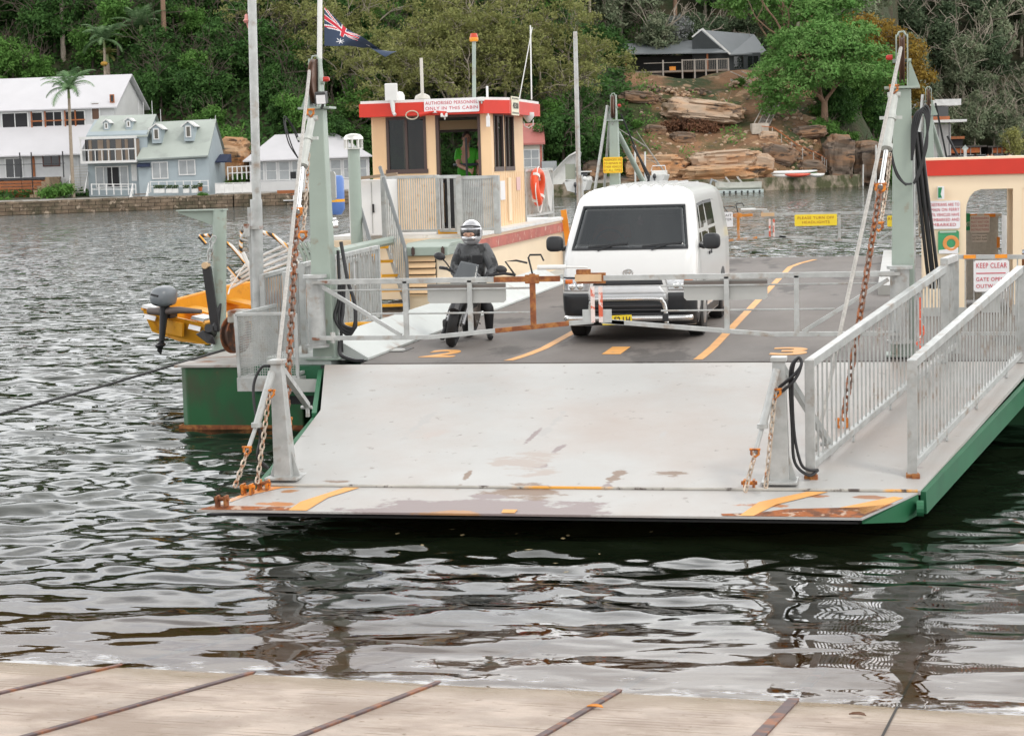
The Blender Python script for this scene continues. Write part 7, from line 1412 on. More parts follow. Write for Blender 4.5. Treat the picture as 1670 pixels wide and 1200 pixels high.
D=250; SG=thing('road_sign','grey diamond shaped road sign seen from behind on the far wharf','sign',BG(1574,262,D),YAW); b=MB(); b.bar((0,0,-.5),(0,0,1.6),.4,.1); b.build('post',mat('sign post',(.62,.62,.6),.5),SG); b=MB(); k=W(D); b.prism([(-.45,1.62),(0,1.15),(.45,1.62),(0,2.1)],-.03,.03,'y'); b.build('board',mat('sign back grey',(.42,.47,.45),.5),SG)
for px,lab,c in ((1558,'dark red car parked on the far wharf left of the white cars',(.10,.02,.02)),(1569,'silver car parked partly hidden by the road sign',(.50,.52,.52)),(1585,'white car parked on the far wharf right of the road sign',(.72,.72,.71)),(1604,'pale grey car parked on the far wharf beside a person in white',(.45,.48,.49)),(1632,'grey car parked between the two people on the far wharf',(.30,.31,.33))):
    c0=ground(px,254); CR_=thing('parked_car',lab,'car',c0+V((0,0,.02)),YAW+R_(82),group='cars parked on the far wharf'); mm=mat('car paint',c,.25)
    b=MB()
    for s_,half in (('b',.85),): b.prism([(-2.1,.25),(2.1,.25),(2.15,.65),(1.95,.85),(1.1,.95),(-1.75,.98),(-2.1,.85)],-.85,.85,'y')
    BD=b.build('body',mm,CR_,bevel=.06); b=MB(); a=[(-1.6,-.76,.97),(1.05,-.76,.95),(.35,-.62,1.42),(-1.1,-.62,1.42)]; b.add(a+[(x,-y,z) for x,y,z in a],[(0,1,2,3),(7,6,5,4),(0,3,7,4),(1,5,6,2),(3,2,6,7)]); b.build('cabin_glass',m_glass,CR_); b=MB(); b.bb((-1.05,-.60,1.415),(.32,.60,1.45)); b.build('roof',mm,CR_,bevel=.02)
    for x in (-1.35,1.35):
        for y in (-.8,.8): b=MB(); b.cyl((x,y-.1,.31),(x,y+.1,.31),.31,n=16); b.build('wheel',m_black,CR_)
def far_person(px,py,D,shirt,trous,lab):
    p=ground(px,D); r=thing('person',lab,'person',p,YAW); P=[((0,0,.92),.13),((0,0,1.15),.13),((0,0,1.38),.14),((0,0,1.5),.05),((0,0,1.62),.085),((-.2,0,1.38),.06),((-.26,.02,1.1),.05),((-.24,-.05,.88),.04),((.2,0,1.38),.06),((.26,.02,1.1),.05),((.24,-.05,.88),.04),((-.1,0,.85),.09),((-.1,0,.48),.065),((-.11,0,.08),.05),((-.11,-.12,.04),.04),((.1,0,.85),.09),((.1,0,.48),.065),((.12,0,.08),.05),((.12,-.12,.04),.04)]
    E=[(0,1),(1,2),(2,3),(3,4),(2,5),(5,6),(6,7),(2,8),(8,9),(9,10),(0,11),(11,12),(12,13),(13,14),(0,15),(15,16),(16,17),(17,18)]
    skel('body',[(V(a),c) for a,c in P],E,m_skin,r,1); skel('shirt',[(V(P[i][0]),P[i][1]*1.18) for i in (0,1,2,5,6,8,9)],[(0,1),(1,2),(2,3),(3,4),(2,5),(5,6)],shirt,r,1); skel('trousers',[(V(P[i][0]),P[i][1]*1.18) for i in (0,11,12,13,15,16,17)],[(0,1),(1,2),(2,3),(0,4),(4,5),(5,6)],trous,r,1)
    b=MB(); b.ell((0,.01,1.68),(.09,.1,.08),12,8); b.build('hair',mat('dark hair',(.03,.02,.02),.8),r,smooth=True)
far_person(1616,262,246,m_trim,m_tr,'person in a white shirt and dark trousers standing left of the grey parked car'); far_person(1651,262,246,m_trim,m_tr,'person in a white shirt and dark trousers standing at the right edge of the wharf'); far_person(1622,262,248,mat('tan shirt',(.45,.28,.17),.8),m_tr,'person in a tan shirt close beside the left person in white')
# unidentified white sloping structure at the right edge, modelled as a plain tubular frame
WF=thing('sloping_frame','white sloping tubular frame at the far right edge above the shelter roof','frame',ground(1668,205),YAW,world=False); b=MB()
k=W(205)
b.bar((-20*k,0,5.2-1.7+.3),(30*k,0,3.9),.18); b.bar((-12*k,0,3.7),(14*k,0,1.0),.55,.5); b.bar((-20*k,0,.2),(-10*k,0,2.0),.3,.3); b.build('tubes',m_trim,WF)
# ================================================================== ROCKS
def sandstone(name,c,c2,c3,sc=1):
    return mat(name,c,.9,0,.22,1.1*sc,patch=c2,pscale=.55*sc,pthr=.54,psoft=.10,patch2=c3,p2scale=.9*sc,p2thr=.60,bump=.10,bscale=2.2,stretch=(.45,.45,1.7))
m_sand=sandstone('pale sandstone',(.50,.38,.28),(.46,.27,.15),(.12,.09,.07)); m_sand2=sandstone('dark weathered sandstone',(.17,.13,.10),(.30,.16,.08),(.05,.04,.033)); m_sand3=sandstone('orange sandstone',(.46,.30,.18),(.48,.22,.085),(.09,.065,.05))
from mathutils import noise as mnoise
def rock(px,py,D,w,h,d,m,lab,tilt=0,seed=1,strata=.35,cat='rock',pitch=0,name='rock'):
    b=MB(); b.ell((0,0,0),(1,1,1),44,26); vs=[]
    for x,y,z in b.v:
        p=V((x,y,z)); n1=mnoise.fractal(p*1.5+V((seed*7.3,seed*1.7,0)),.6,2.1,5); sx=math.copysign(abs(x)**.55,x); sy=math.copysign(abs(y)**.55,y); sz=math.copysign(abs(z)**.6,z)
        step=math.floor((z+.15*n1)*4.5+seed*.37); st=(math.sin(step*12.9+seed)*.5+.5)*strata
        n2=mnoise.fractal(p*5.0+V((seed*3.1,0,seed)),.7,2.0,4); n3=mnoise.ridged_multi_fractal(V((x*1.2+seed,y*1.2,z*3.2)),.8,2.1,4,1.0,2.0); k=1-.16*st+.20*n1+.07*n2-.05*n3; vs.append((sx*k*w/2,sy*k*d/2,sz*(1+.12*n1)*h/2))
    b.v=vs; o=b.build(name,m,None,smooth=True,auto=28); o.location=BG(px,py,D); o.rotation_euler=(pitch,tilt,YAW); tag(o,lab,cat); return o
def R(px0,py0,px1,py1,D,m,lab,tilt=0,seed=1,d=None,**k):
    if D>182.5: D=RT((px0+px1)/2,(py0+py1)/2+(py1-py0)*.15)
    s=D/3000; return rock((px0+px1)/2,(py0+py1)/2,D,abs(px1-px0)*s,abs(py1-py0)*s,d or abs(px1-px0)*s*.6,m,lab,tilt,seed,**k)
R(1072,164,1218,200,203,m_sand,'large sloping pale sandstone slab below the dark house',.13,1,8)
R(1092,216,1136,236,194,m_sand2,'dark rounded boulder in the middle of the dirt slope',.05,2)
R(1120,246,1242,276,188,m_sand,'broad layered sandstone ledge above the kayaks',-.03,3,5); R(1010,252,1118,296,186,m_sand3,'orange stained sandstone ledges behind the yellow warning sign',.02,4,5); R(1106,270,1250,296,184.5,m_sand3,'low orange sandstone shelf just above the sea wall',0,5,4)
R(1224,252,1262,288,187,m_sand,'fractured pale sandstone block at the right end of the ledge',.1,6)
R(1340,222,1392,302,193,m_sand2,'tall dark cliff face left of the right mast below the green tree',.06,7,6); R(1380,232,1448,304,198,m_sand2,'dark undercut cliff beside the right mast',-.04,8,7); R(1392,262,1440,300,194.5,m_sand3,'orange lower part of the cliff beside the wall',.02,9,3)
R(1238,214,1270,232,193,m_sand,'small pale boulder beside the slope fence',.1,10); R(1000,290,1080,300,182,m_sand2,'low dark rocks at the back of the boat landing',0,11,2)
R(528,190,592,238,187,mat('brown boulder',(.22,.13,.09),.9,0,.3,1,patch=(.10,.08,.07),pscale=1,pthr=.5,bump=.08,bscale=2),'large brown boulder rising behind the boathouse roof',.1,12,4); R(345,226,412,305,186,m_sand3,'orange sandstone cutting between the cottage and the boathouse',.05,13,6)
R(1052,204,1086,222,196,m_sand2,'flat dark rock left of the boulder on the dirt slope',.15,14); R(950,262,985,300,184,m_sand2,'brown rocky bank behind the moored white cruiser',0,15,3)
for i,(px,py,lab) in enumerate(((1075,150,'dry stone pile below the left end of the verandah'),(1105,152,'dry stone pile below the middle of the verandah'),(1140,153,'dry stone pile below the right end of the verandah'),(1210,142,'heap of broken stone under the gable of the dark house'),(1060,165,'scattered rubble at the upper left of the dirt slope'))):
    b=MB(); rr=random.Random(i)
    for _ in range(34):
        s=rr.uniform(.25,.6); b.ell((rr.uniform(-1.3,1.3),rr.uniform(-.7,.7),rr.uniform(-.5,.55)),(s*.6,s*.45,s*.32),7,5,rr.uniform(0,3),rr.uniform(-.3,.3),rr.uniform(-.3,.3))
    o=b.build('stone_pile',m_sand if i%2 else m_sand2); o.location=BG(px,py,RT(px,py)); o.rotation_euler=(0,0,YAW); tag(o,lab,'stones')
R(1010,150,1075,170,200,m_sand2,'rough brown rock shelf at the upper left of the dirt slope',.1,21); R(1240,236,1300,270,189,m_sand2,'brown rock bank under the timber topped fence',.2,24); R(1290,205,1350,226,199,m_sand2,'dark flat rocks in the shade of the bright green tree',-.05,26); R(1300,262,1345,292,187,m_sand2,'brown bank at the lower end of the slope fence',.1,27)
def rubble(n,px0,px1,py0,py1,seed):
    b=MB(); rr=random.Random(seed)
    for _ in range(n):
        px=rr.uniform(px0,px1); py=rr.uniform(py0,py1); D=RT(px,py)
        if D>209: continue
        s=rr.uniform(.08,.34); b.ell(BG(px,py,D),(s,s*.7,s*.55),6,4,rr.uniform(0,3),rr.uniform(-.5,.5),rr.uniform(-.5,.5))
    return b
tag(rubble(420,1045,1330,150,285,5).build('rubble',m_sand),kind='stuff'); tag(rubble(300,1030,1350,150,290,6).build('dark_rubble',m_sand2),kind='stuff')
# ================================================================== VEGETATION
def leaf_mat(name,c,c2,rough=.7,trans=.25,nscale=.7,rnd=.25):
    M=mat(name,c,rough,0,.35,nscale,patch=c2,pscale=nscale*1.3,pthr=.52,psoft=.12,rnd=rnd,detail=3,spec=.12); t=M.node_tree; b=t.nodes['Principled BSDF']; o=t.nodes['Material Output']
    src=b.inputs['Base Color'].links[0].from_socket; tr=N(t,'ShaderNodeBsdfTranslucent'); t.links.new(src,tr.inputs[0]); x=N(t,'ShaderNodeMixShader'); x.inputs[0].default_value=trans; t.links.new(b.outputs[0],x.inputs[1]); t.links.new(tr.outputs[0],x.inputs[2]); t.links.new(x.outputs[0],o.inputs[0]); return M
L_dark=leaf_mat('dark rainforest leaves',(0.046,0.107,0.030),(0.085,0.182,0.046)); L_mid=leaf_mat('mid green leaves',(0.096,0.213,0.046),(0.160,0.310,0.074)); L_bright=leaf_mat('bright green leaves',(0.117,0.260,0.063),(0.182,0.320,0.096),nscale=.5,rnd=.08); L_olive=leaf_mat('olive leaves',(0.182,0.203,0.068),(0.288,0.288,0.107)); L_brown=leaf_mat('russet leaves',(0.260,0.160,0.034),(0.320,0.224,0.043),rnd=.05); L_hazegrey=leaf_mat('hazed grey green gum leaves',(0.182,0.235,0.139),(0.299,0.320,0.213)); L_gumdark=leaf_mat('dark gum leaves',(0.085,0.128,0.073),(0.160,0.210,0.117)); L_dry=leaf_mat('dry brown shrub',(0.160,0.085,0.054),(0.256,0.128,0.074)); L_lime=leaf_mat('yellow green leaves',(0.256,0.260,0.085),(0.320,0.320,0.128)); L_palm=leaf_mat('palm fronds',(0.117,0.213,0.096),(0.213,0.320,0.160));  # grey gum leaves lightened, so far-forest haze sits in their colour
B_dark=mat('dark bark',(.085,.065,.05),.9,0,.3,3); B_pale=mat('pale grey bark',(.36,.31,.25),.85,0,.25,3); B_brown=mat('brown trunk',(.24,.15,.10),.9,0,.2,2)
def leafmesh(name,lobes,nclump,nleaf,size,m,seed,flat=.0,up=.45,inner=.25):
    """many small leaf faces gathered in clumps over overlapping lobes (centre, radii)"""
    g=np.random.default_rng(seed); vol=np.array([r[0]*r[1]*r[2] for c,r in lobes])**.67; cnt=np.maximum((vol/vol.sum()*nclump).astype(int),3); C=[];Nn=[]
    for (c,r),n in zip(lobes,cnt):
        d=g.normal(size=(n*3,3)); d/=np.linalg.norm(d,axis=1)[:,None]; keep=g.uniform(size=n*3)<(.35+.65*(d[:,2]>-.25)); d=d[keep][:n]
        rad=np.where(g.uniform(size=len(d))<inner,g.uniform(.3,.8,len(d)),g.uniform(.82,1.06,len(d))); C.append(np.array(c)+d*np.array(r)*rad[:,None]); Nn.append(d)
    C=np.concatenate(C); Nn=np.concatenate(Nn); k=len(C); cr=size*g.uniform(1.2,2.6,k)
    P=np.repeat(C,nleaf,0)+g.normal(size=(k*nleaf,3))*np.repeat(cr,nleaf)[:,None]*np.array([.8,.8,.55]); nn=np.repeat(Nn,nleaf,0)*.8+g.normal(size=(k*nleaf,3))*.75+np.array([0,0,up]); nn/=np.linalg.norm(nn,axis=1)[:,None]
    a=np.cross(nn,g.normal(size=nn.shape)); a/=np.linalg.norm(a,axis=1)[:,None]; b=np.cross(nn,a); s=size*g.uniform(.6,1.5,len(P))[:,None]
    Vv=np.stack([P-a*s,P-b*s*.45,P+a*s,P+b*s*.45],1).reshape(-1,3); n=len(P)
    me=bpy.data.meshes.new(name); me.vertices.add(4*n); me.vertices.foreach_set('co',Vv.ravel()); me.loops.add(4*n); me.loops.foreach_set('vertex_index',np.arange(4*n)); me.polygons.add(n); me.polygons.foreach_set('loop_start',np.arange(n)*4); me.polygons.foreach_set('loop_total',np.full(n,4)); me.update(); me.validate(); me.materials.append(m); return me
def limbs(b,p,d,L,r,depth,rr,spread=.6,droop=0,taper=.72,tips=None):
    pts=[p];q=p;dd=d
    for i in range(4): dd=(dd+V((rr.gauss(0,.16),rr.gauss(0,.16),rr.gauss(0,.10)-droop))).normalized(); q=q+dd*L/4; pts.append(q)
    b.tube(pts,[r*(1-.1*i) for i in range(5)],6 if depth>1 else 4,cap=False)
    if depth==0:
        if tips is not None: tips.append(q)
        return
    for k in range(rr.choice((2,3)) if depth>1 else 2): limbs(b,pts[-1] if k<2 else pts[2],(dd+V((rr.gauss(0,spread),rr.gauss(0,spread),rr.gauss(.1,.3)))).normalized(),L*rr.uniform(.6,.85),r*.62,depth-1,rr,spread,droop,taper,tips)
def tree_proto(name,label,cat,lobes,m,bark,seed,trunk=(.0,1.0,.16),nclump=330,nleaf=13,size=.2,limbdepth=3,spread=.6,inner=.25,loc=(0,-60,-30),lean=(0,0,1),up=.45,group=None,tiplobes=0,droop=0):
    t=thing(name,label,cat,loc,group=group); rr=random.Random(seed); b=MB(); tips=[]; z0,h,r=trunk
    d=V(lean).normalized(); b.tube([V((0,0,z0-1)),V((0,0,z0)),d*h*.5,d*h],[r*1.5,r*1.2,r,r*.8],8,cap=False)
    for k in range(4): limbs(b,d*h*rr.uniform(.75,1),(d+V((rr.gauss(0,.6),rr.gauss(0,.6),.35))).normalized(),h*.55+1.0,r*.6,limbdepth,rr,spread,droop,tips=tips)
    b.build('trunk',bark,t,smooth=True)
    lb=list(lobes)
    if tiplobes: lb+=[((p.x,p.y,p.z),(rr.uniform(.6,1)*tiplobes,)*2+(rr.uniform(.35,.6)*tiplobes,)) for p in tips]
    me=leafmesh('crown',lb,nclump,nleaf,size,m,seed,inner=inner,up=up); o=bpy.data.objects.new('crown',me); COL.objects.link(o); o.parent=t; return t
def rlobes(seed,n,R_,H,z,r0=.35,r1=.55,flat=.8):
    g=random.Random(seed); L=[((0,0,z),(R_*.62,R_*.62,H*.6))]
    for _ in range(n): a=g.uniform(0,6.28); q=R_*math.sqrt(g.uniform(.15,1))*.72; s=R_*g.uniform(r0,r1); L.append(((q*math.cos(a),q*math.sin(a),z+H*g.uniform(-.45,.55)*(1-.4*q/R_)),(s,s,s*flat)))
    return L
G_bush='trees in the dense bush behind the houses and ferry'
LAB_dark='dark green bushy tree packed into the dense hillside bush'; LAB_mid='mid green leafy tree standing out among the darker hillside bush'; LAB_ol='sparse olive tree with pale twisting branches on the hillside above the wheelhouse'; LAB_gum='grey green gum tree in the far forest at the upper right'; LAB_gd='dark gum tree in the shaded far forest at the upper right'; LAB_sh='low rounded green shrub on the hillside above the houses'
PR={}
for i in range(3): PR['dark',i]=tree_proto('hillside_tree',LAB_dark,'tree',rlobes(10+i,11,2.7,4.2,3.4),L_dark,B_dark,20+i,trunk=(0,2.4,.16),nclump=420,nleaf=13,size=.17,group=G_bush)
for i in range(3): PR['mid',i]=tree_proto('hillside_tree',LAB_mid,'tree',rlobes(30+i,13,2.6,3.6,3.4,.25,.42),L_mid,B_dark,40+i,trunk=(0,2.4,.15),nclump=420,nleaf=13,size=.16,group=G_bush)
for i in range(3): PR['olive',i]=tree_proto('twiggy_tree',LAB_ol,'tree',rlobes(50+i,4,3.4,2.6,5.0,.2,.3,.5),L_olive,B_pale,60+i,trunk=(0,3.2,.17),nclump=460,nleaf=9,size=.15,limbdepth=4,spread=.75,inner=.1,group='sparse olive trees with pale branches',tiplobes=.75,droop=.02)
for i in range(3): PR['gum',i]=tree_proto('gum_tree',LAB_gum,'tree',rlobes(70+i,9,3.3,6.2,6.6,.22,.36),L_hazegrey,B_pale,80+i,trunk=(0,5.5,.22),nclump=360,nleaf=12,size=.25,limbdepth=2,inner=.15,group='gum trees of the far forest')
for i in range(2): PR['gumdark',i]=tree_proto('gum_tree',LAB_gd,'tree',rlobes(90+i,9,3.5,6.4,6.0,.25,.4),L_gumdark,B_pale,95+i,trunk=(0,5.0,.22),nclump=380,nleaf=12,size=.25,limbdepth=2,group='gum trees of the far forest')
for i in range(2): PR['shrub',i]=tree_proto('shrub',LAB_sh,'shrub',rlobes(100+i,6,1.1,1.1,.8),L_mid,B_dark,105+i,trunk=(0,.5,.06),nclump=150,nleaf=11,size=.13,limbdepth=1,group='shrubs on the hillside')
used=set()
def plant(kind,px,D,s=1.0,label=None,dz=-.3,var=None,group=None,sz=None):
    n=len([k for k in PR if k[0]==kind]); v=random.randrange(n) if var is None else var; r=PR[kind,v]; p=ground(px,D)+V((0,0,dz)); sc=(s*random.uniform(.9,1.1),s*random.uniform(.9,1.1),(sz or s)*random.uniform(.9,1.12)); rz_=random.uniform(0,6.28)
    if (kind,v) not in used: used.add((kind,v)); r.location=p; r.rotation_euler=(0,0,rz_); r.scale=sc; o=r
    else: o=dup(r,p,rz_,scale=sc)
    if label: o['label']=label
    if group: o['group']=group
    return o
random.seed(11)
def scatter(kind,px0,px1,D0,D1,stepx,stepd,s,skip=None,jit=.45,mix=None,**k):
    D=D0; n=0
    while D<D1:
        X=(px0-835)/3000*D+stepx*(n%2)*.5; X1=(px1-835)/3000*D
        while X<X1:
            x=X+random.uniform(-1,1)*stepx*jit; d=D+random.uniform(-1,1)*stepd*jit; px=835+3000*x/d
            if not (skip and skip(px,d)): kk=kind if not mix or random.random()>mix[1] else mix[0]; plant(kk,px,d,s*random.uniform(.8,1.2),**k)
            X+=stepx
        D+=stepd; n+=1
# dense bush, left and middle
scatter('dark',212,660,189,218,4.4,4.6,1.0,mix=('mid',.36),skip=lambda p,d:(p<345 and d<194) or (p<420 and p>330 and d<191))
scatter('dark',-160,215,208,224,4.6,5.0,1.05,mix=('mid',.4))
scatter('dark',655,880,186,194,4.2,4.2,.75,mix=('mid',.3),skip=lambda p,d:p>765 and d<192); scatter('dark',650,1080,206,222,5.2,5.5,1.0,mix=('mid',.25),skip=lambda p,d:p>985 and d<219)
scatter('mid',868,1040,184,196,3.6,4.0,.80,mix=('dark',.5),skip=lambda p,d:p>1005 or (p<915 and d<190))
scatter('olive',640,1060,194,207,5.0,4.5,1.0,skip=lambda p,d:p>975)
for px,D,s in ((700,196,1.05),(780,194,1.05),(580,198,1.0),(540,202,1.05),(470,207,1.0)): plant('olive',px,D,s)
# shrubs near the lawn and behind the cottage
for px,D,s in ((20,199,1.6),(45,199,1.5),(8,201,1.7),(95,201,1.9),(118,205,1.7),(70,204,1.3),(150,207,1.6),(35,207,1.9),(190,190,1.4),(215,189,1.5),(240,188,1.3),(330,187,1.4),(372,183.5,.9),(352,184.5,1.0),(400,184,.8),(360,190,1.6),(385,190.5,1.5),(395,189,1.4),(300,188,1.2),(262,188.5,1.5),(170,191,1.2),(620,186,1.2),(640,187,1.4),(670,185.5,1.2),(600,188,1.5)): plant('shrub',px,D,s)
for px,D,s in ((1050,196,.6),(1062,200,.5),(1215,206,.7),(1330,187,.6)): plant('shrub',px,D,s)
# garden shrubs by the seawall steps
for px,py,D,s,lab in ((80,322,174,.9,'round green garden shrub beside the stone steps of the white house'),(104,316,174.5,.9,'taller green garden shrub at the foot of the timber garden stairs'),(330,318,173.5,.45,'low brown green plant growing over the sea wall under the cottage fence'),(5,330,173,.6,'clipped grey green shrub at the left end of the sea wall')):
    o=dup(PR['shrub',0],BG(px,py,D)-V((0,0,.5)),random.uniform(0,6),lab,'garden shrubs along the sea wall',scale=s)
# far forest, upper right
scatter('gumdark',1330,1800,296,372,5.6,6.5,1.05,mix=('gum',.45)); scatter('gum',1085,1480,243,288,5.2,6.5,1.0,mix=('gumdark',.5)); scatter('dark',1375,1462,200,240,3.6,4.2,.9,mix=('mid',.5)); scatter('shrub',1350,1420,196,204,2.2,2.4,1.0); scatter('gum',1000,1400,228,240,6,6,.8,mix=('gumdark',.6),skip=lambda p,d:p<1090 and d<236)
scatter('gum',1545,1730,284,297,3.4,4.5,.66)
for px,D,s in ((1655,283,.55),(1662,285,.5),(1590,284,.5),(1640,282,.5)): plant('gum',px,D,s,label='small pale green gum tree right behind the wharf cafes',group='small gum trees behind the cafes')
scatter('dark',940,1090,223,242,4.6,4.6,1.0,mix=('gum',.45))
# single trees
def big(name,label,px,D,lobes,m,bark,seed,trunk,py=None,k_s=(1,1,1),**k):
    if py: D=RT(px,py) if D is None else D
    p=BG(px,py,D) if py else ground(px,D); t=tree_proto(name,label,'tree',lobes,m,bark,seed,trunk=trunk,loc=p-V((0,0,.3)),**k); t.rotation_euler=(0,0,YAW); t.scale=k_s; return t
big('spreading_tree','large bright green spreading tree with layered foliage left of the right mast',1345,None,[((-4.2,0,6.3),(2.6,2.4,1.5)),((-1.6,-1,8.0),(2.7,2.6,1.6)),((1.6,-.8,8.4),(2.7,2.6,1.5)),((4.4,0,7.4),(2.4,2.3,1.5)),((.2,1,9.8),(3.0,2.6,1.5)),((-3.3,-2,4.6),(2.3,2.0,1.2)),((-.4,-2.6,5.9),(2.6,2.2,1.2)),((2.8,-2.2,5.8),(2.4,2.2,1.2)),((5.3,-.8,5.2),(1.9,1.9,1.2)),((-5.4,.3,4.6),(1.6,1.7,1.1)),((-4.2,-.5,3.0),(1.7,1.6,.8)),((3.0,1,10.2),(2.0,1.8,1.1)),((-2.6,.6,9.6),(2.0,1.8,1.1))],L_bright,B_brown,201,(0,3.4,.34),py=216,k_s=(1.14,1.1,1.05),nclump=1500,nleaf=14,size=.17,limbdepth=3,inner=.12,spread=.5)
big('spreading_tree','bright green tree with a leaning trunk behind the gable of the dark house',1248,None,[((3.5,1,9.3),(3.2,2.6,2.0)),((-.4,1,11.0),(3.0,2.6,1.9)),((6.6,2,10.6),(2.8,2.4,1.8)),((-3.2,2,12.2),(2.6,2.4,1.7)),((2.4,2,13.2),(3.4,2.8,1.8)),((1.8,-.6,6.4),(1.8,1.6,1.2)),((1.0,-.5,4.9),(1.1,1.2,.9)),((9,3,12),(2.5,2.3,1.6))],L_bright,B_brown,202,(0,6.0,.24),py=166,k_s=(1.15,1.1,1.0),nclump=1200,nleaf=14,size=.18,limbdepth=3,inner=.12,lean=(.35,0,1),spread=.5)
big('russet_tree','rust brown tree rising behind the bright green tree and the right mast',1452,222,[((-1.6,0,10.5),(3.2,2.8,2.3)),((1.2,0,8.6),(3.1,2.6,2.4)),((2.6,-.5,5.8),(2.4,2.4,2.2)),((-2.6,0,8.0),(2.8,2.4,2.2)),((-3.8,0,11.8),(2.6,2.4,1.7)),((1.0,0,5.0),(2.4,2.2,2.0)),((3.0,0,3.2),(1.8,1.8,1.6))],L_brown,B_dark,203,(0,4.5,.28),py=205,nclump=1100,nleaf=13,size=.19,limbdepth=3,inner=.2)
big('small_tree','blue grey leafy tree left of the grey gabled roof',1100,226,[((0,0,4.5),(2.2,2,1.6)),((1,0,6),(1.8,1.7,1.3)),((-1,0,5.8),(1.6,1.6,1.2))],leaf_mat('blue grey leaves',(0.235,0.260,0.235),(0.320,0.320,0.320)),B_pale,204,(0,2.6,.15),nclump=300,nleaf=12,size=.18,limbdepth=2)
big('dry_shrub','dark brown dead hedge on the dirt slope below the pale slab',1118,None,[((-1.4,0,.7),(1.2,.8,.7)),((0,0,.8),(1.2,.8,.75)),((1.5,0,.6),(1.2,.8,.7)),((2.6,0,.5),(.8,.7,.5))],L_dry,B_dark,205,(0,.5,.05),py=214,nclump=260,nleaf=12,size=.14,limbdepth=1)
big('young_tree','young yellow green sapling on the pale slab edge',1190,None,[((0,0,2.0),(.6,.6,.7)),((.4,0,1.2),(.5,.5,.4))],L_lime,B_pale,206,(0,1.3,.05),py=206,nclump=60,nleaf=8,size=.10,limbdepth=1)
big('young_tree','lone yellow green bush at the upper right of the wharf cafes',1655,270,[((0,0,3.4),(1.3,1.2,1.9)),((.5,0,2.4),(1.0,1,1.2))],L_lime,B_pale,207,(0,1.8,.09),nclump=160,nleaf=11,size=.18,limbdepth=1)
for px,D,h,lab in ((290,205,15,'straight brown tree trunk at the top of the frame above the cottage'),(127,214,14,'pale straight trunk at the top left behind the palms'),(1112,238,14,'reddish straight gum trunk above the grey roof')):
    p=ground(px,D); b=MB(); b.tube([p-V((0,0,1)),p+V((.1,0,h*.5)),p+V((.0,.1,h))],[.32,.26,.2],10); t=thing('tall_tree',lab,'tree',p,world=True); fp(b,'trunk',B_brown if px!=127 else B_pale,t,smooth=True); me=leafmesh('crown',[((0,0,h+1.5),(3,3,2.5)),((2,0,h),(2,2,1.6)),((-2,0,h+.4),(2,2,1.6))],200,11,.22,L_gumdark,px); o=bpy.data.objects.new('crown',me); COL.objects.link(o); o.parent=t
# palms
def palm(name,label,px,py,D,h,nf,L,seed,tr=.16,m=None,lean=0,stiff=.9):
    p=BG(px,py,D); t=thing(name,label,'palm tree',p,YAW); rr=random.Random(seed); b=MB(); b.tube([(0,0,-1.5),(lean*.3,0,h*.4),(lean,0,h)],[tr*1.25,tr,tr*.8],10); b.build('trunk',mat('grey palm trunk',(.33,.27,.21),.9,0,.15,5),t,smooth=True)
    b=MB(); b.tube([(lean,0,h-.2),(lean,0,h+.9)],[tr*.95,tr*.6],10); b.build('crownshaft',mat('green crownshaft',(.16,.20,.07),.5,0,.2,3),t,smooth=True)
    b=MB()
    for k in range(nf):
        a=6.283*k/nf*1.0+rr.uniform(-.25,.25); el=rr.uniform(-.05,1.25) if k%3 else rr.uniform(.8,1.3); l=L*rr.uniform(.8,1.1); dx,dy=math.cos(a),math.sin(a); q=V((lean,0,h+.7)); pts=[q]; e=el
        for i in range(9): q=q+V((dx*math.cos(e),dy*math.cos(e),math.sin(e)))*l/9; pts.append(q); e-=(.12+.022*i)*stiff
        b.tube(pts,[.035*(1-i/11) for i in range(10)],4,cap=False); sd=V((-dy,dx,0))
        for i in range(1,10):
            for f in (0,.33,.66):
                c=pts[i-1].lerp(pts[i],f); d=(pts[i]-pts[i-1]).normalized(); ll=l*.26*math.sin(math.pi*min(.97,(i+f)/10.3)**.8)+.08
                for s in (-1,1):
                    tip=c+(sd*s*.82+d*.55+V((0,0,-.28+rr.uniform(-.15,.1)))).normalized()*ll; w_=d*.055; b.add([c-w_,c+w_,tip+w_*.2],[(0,1,2)])
    b.build('fronds',m or L_palm,t); return t
palm('palm_tree','tall palm with drooping crown rising behind the cottage',174,196,201,7.9,19,3.6,3,lean=.15); palm('palm_tree','palm growing in front of the white house beside the cottage',119,312,175.5,8.9,17,3.4,5,lean=.1); palm('palm_tree','dark stiff palm at the edge of the bush high above the cottage',232,85,205,2.2,19,3.6,7,tr=.28,stiff=.6); palm('palm_tree','small yellowing palm crown low beside the tall palm',176,112,202,.8,11,1.6,9,tr=.2,m=L_lime)
b=MB(); p=BG(174,112,200); b.ell((0,0,0),(.40,.3,.25),12,8); o=b.build('fruit_cluster',mat('golden palm fruit',(.42,.24,.04),.8,0,.3,6),[t for t in COL.objects if t.name=='palm_tree'][0]); o.location=(0.1,-.3,6.0)
# white marker stakes and bare branches behind the cottage
for i,(px,py) in enumerate(((226,176),(234,178),(248,176),(262,190),(340,205),(348,200))):
    b=MB(); b.tube([(0,0,-1),(.0+.25*(i>3),0,.7)],[.05,.03],6); o=b.build('bare_branch',m_wclad); o.location=BG(px,py,187); o.rotation_euler=(0,0,YAW); tag(o,'pale bare upright branch in the bush behind the cottage roof','branch','pale bare branches behind the cottage')
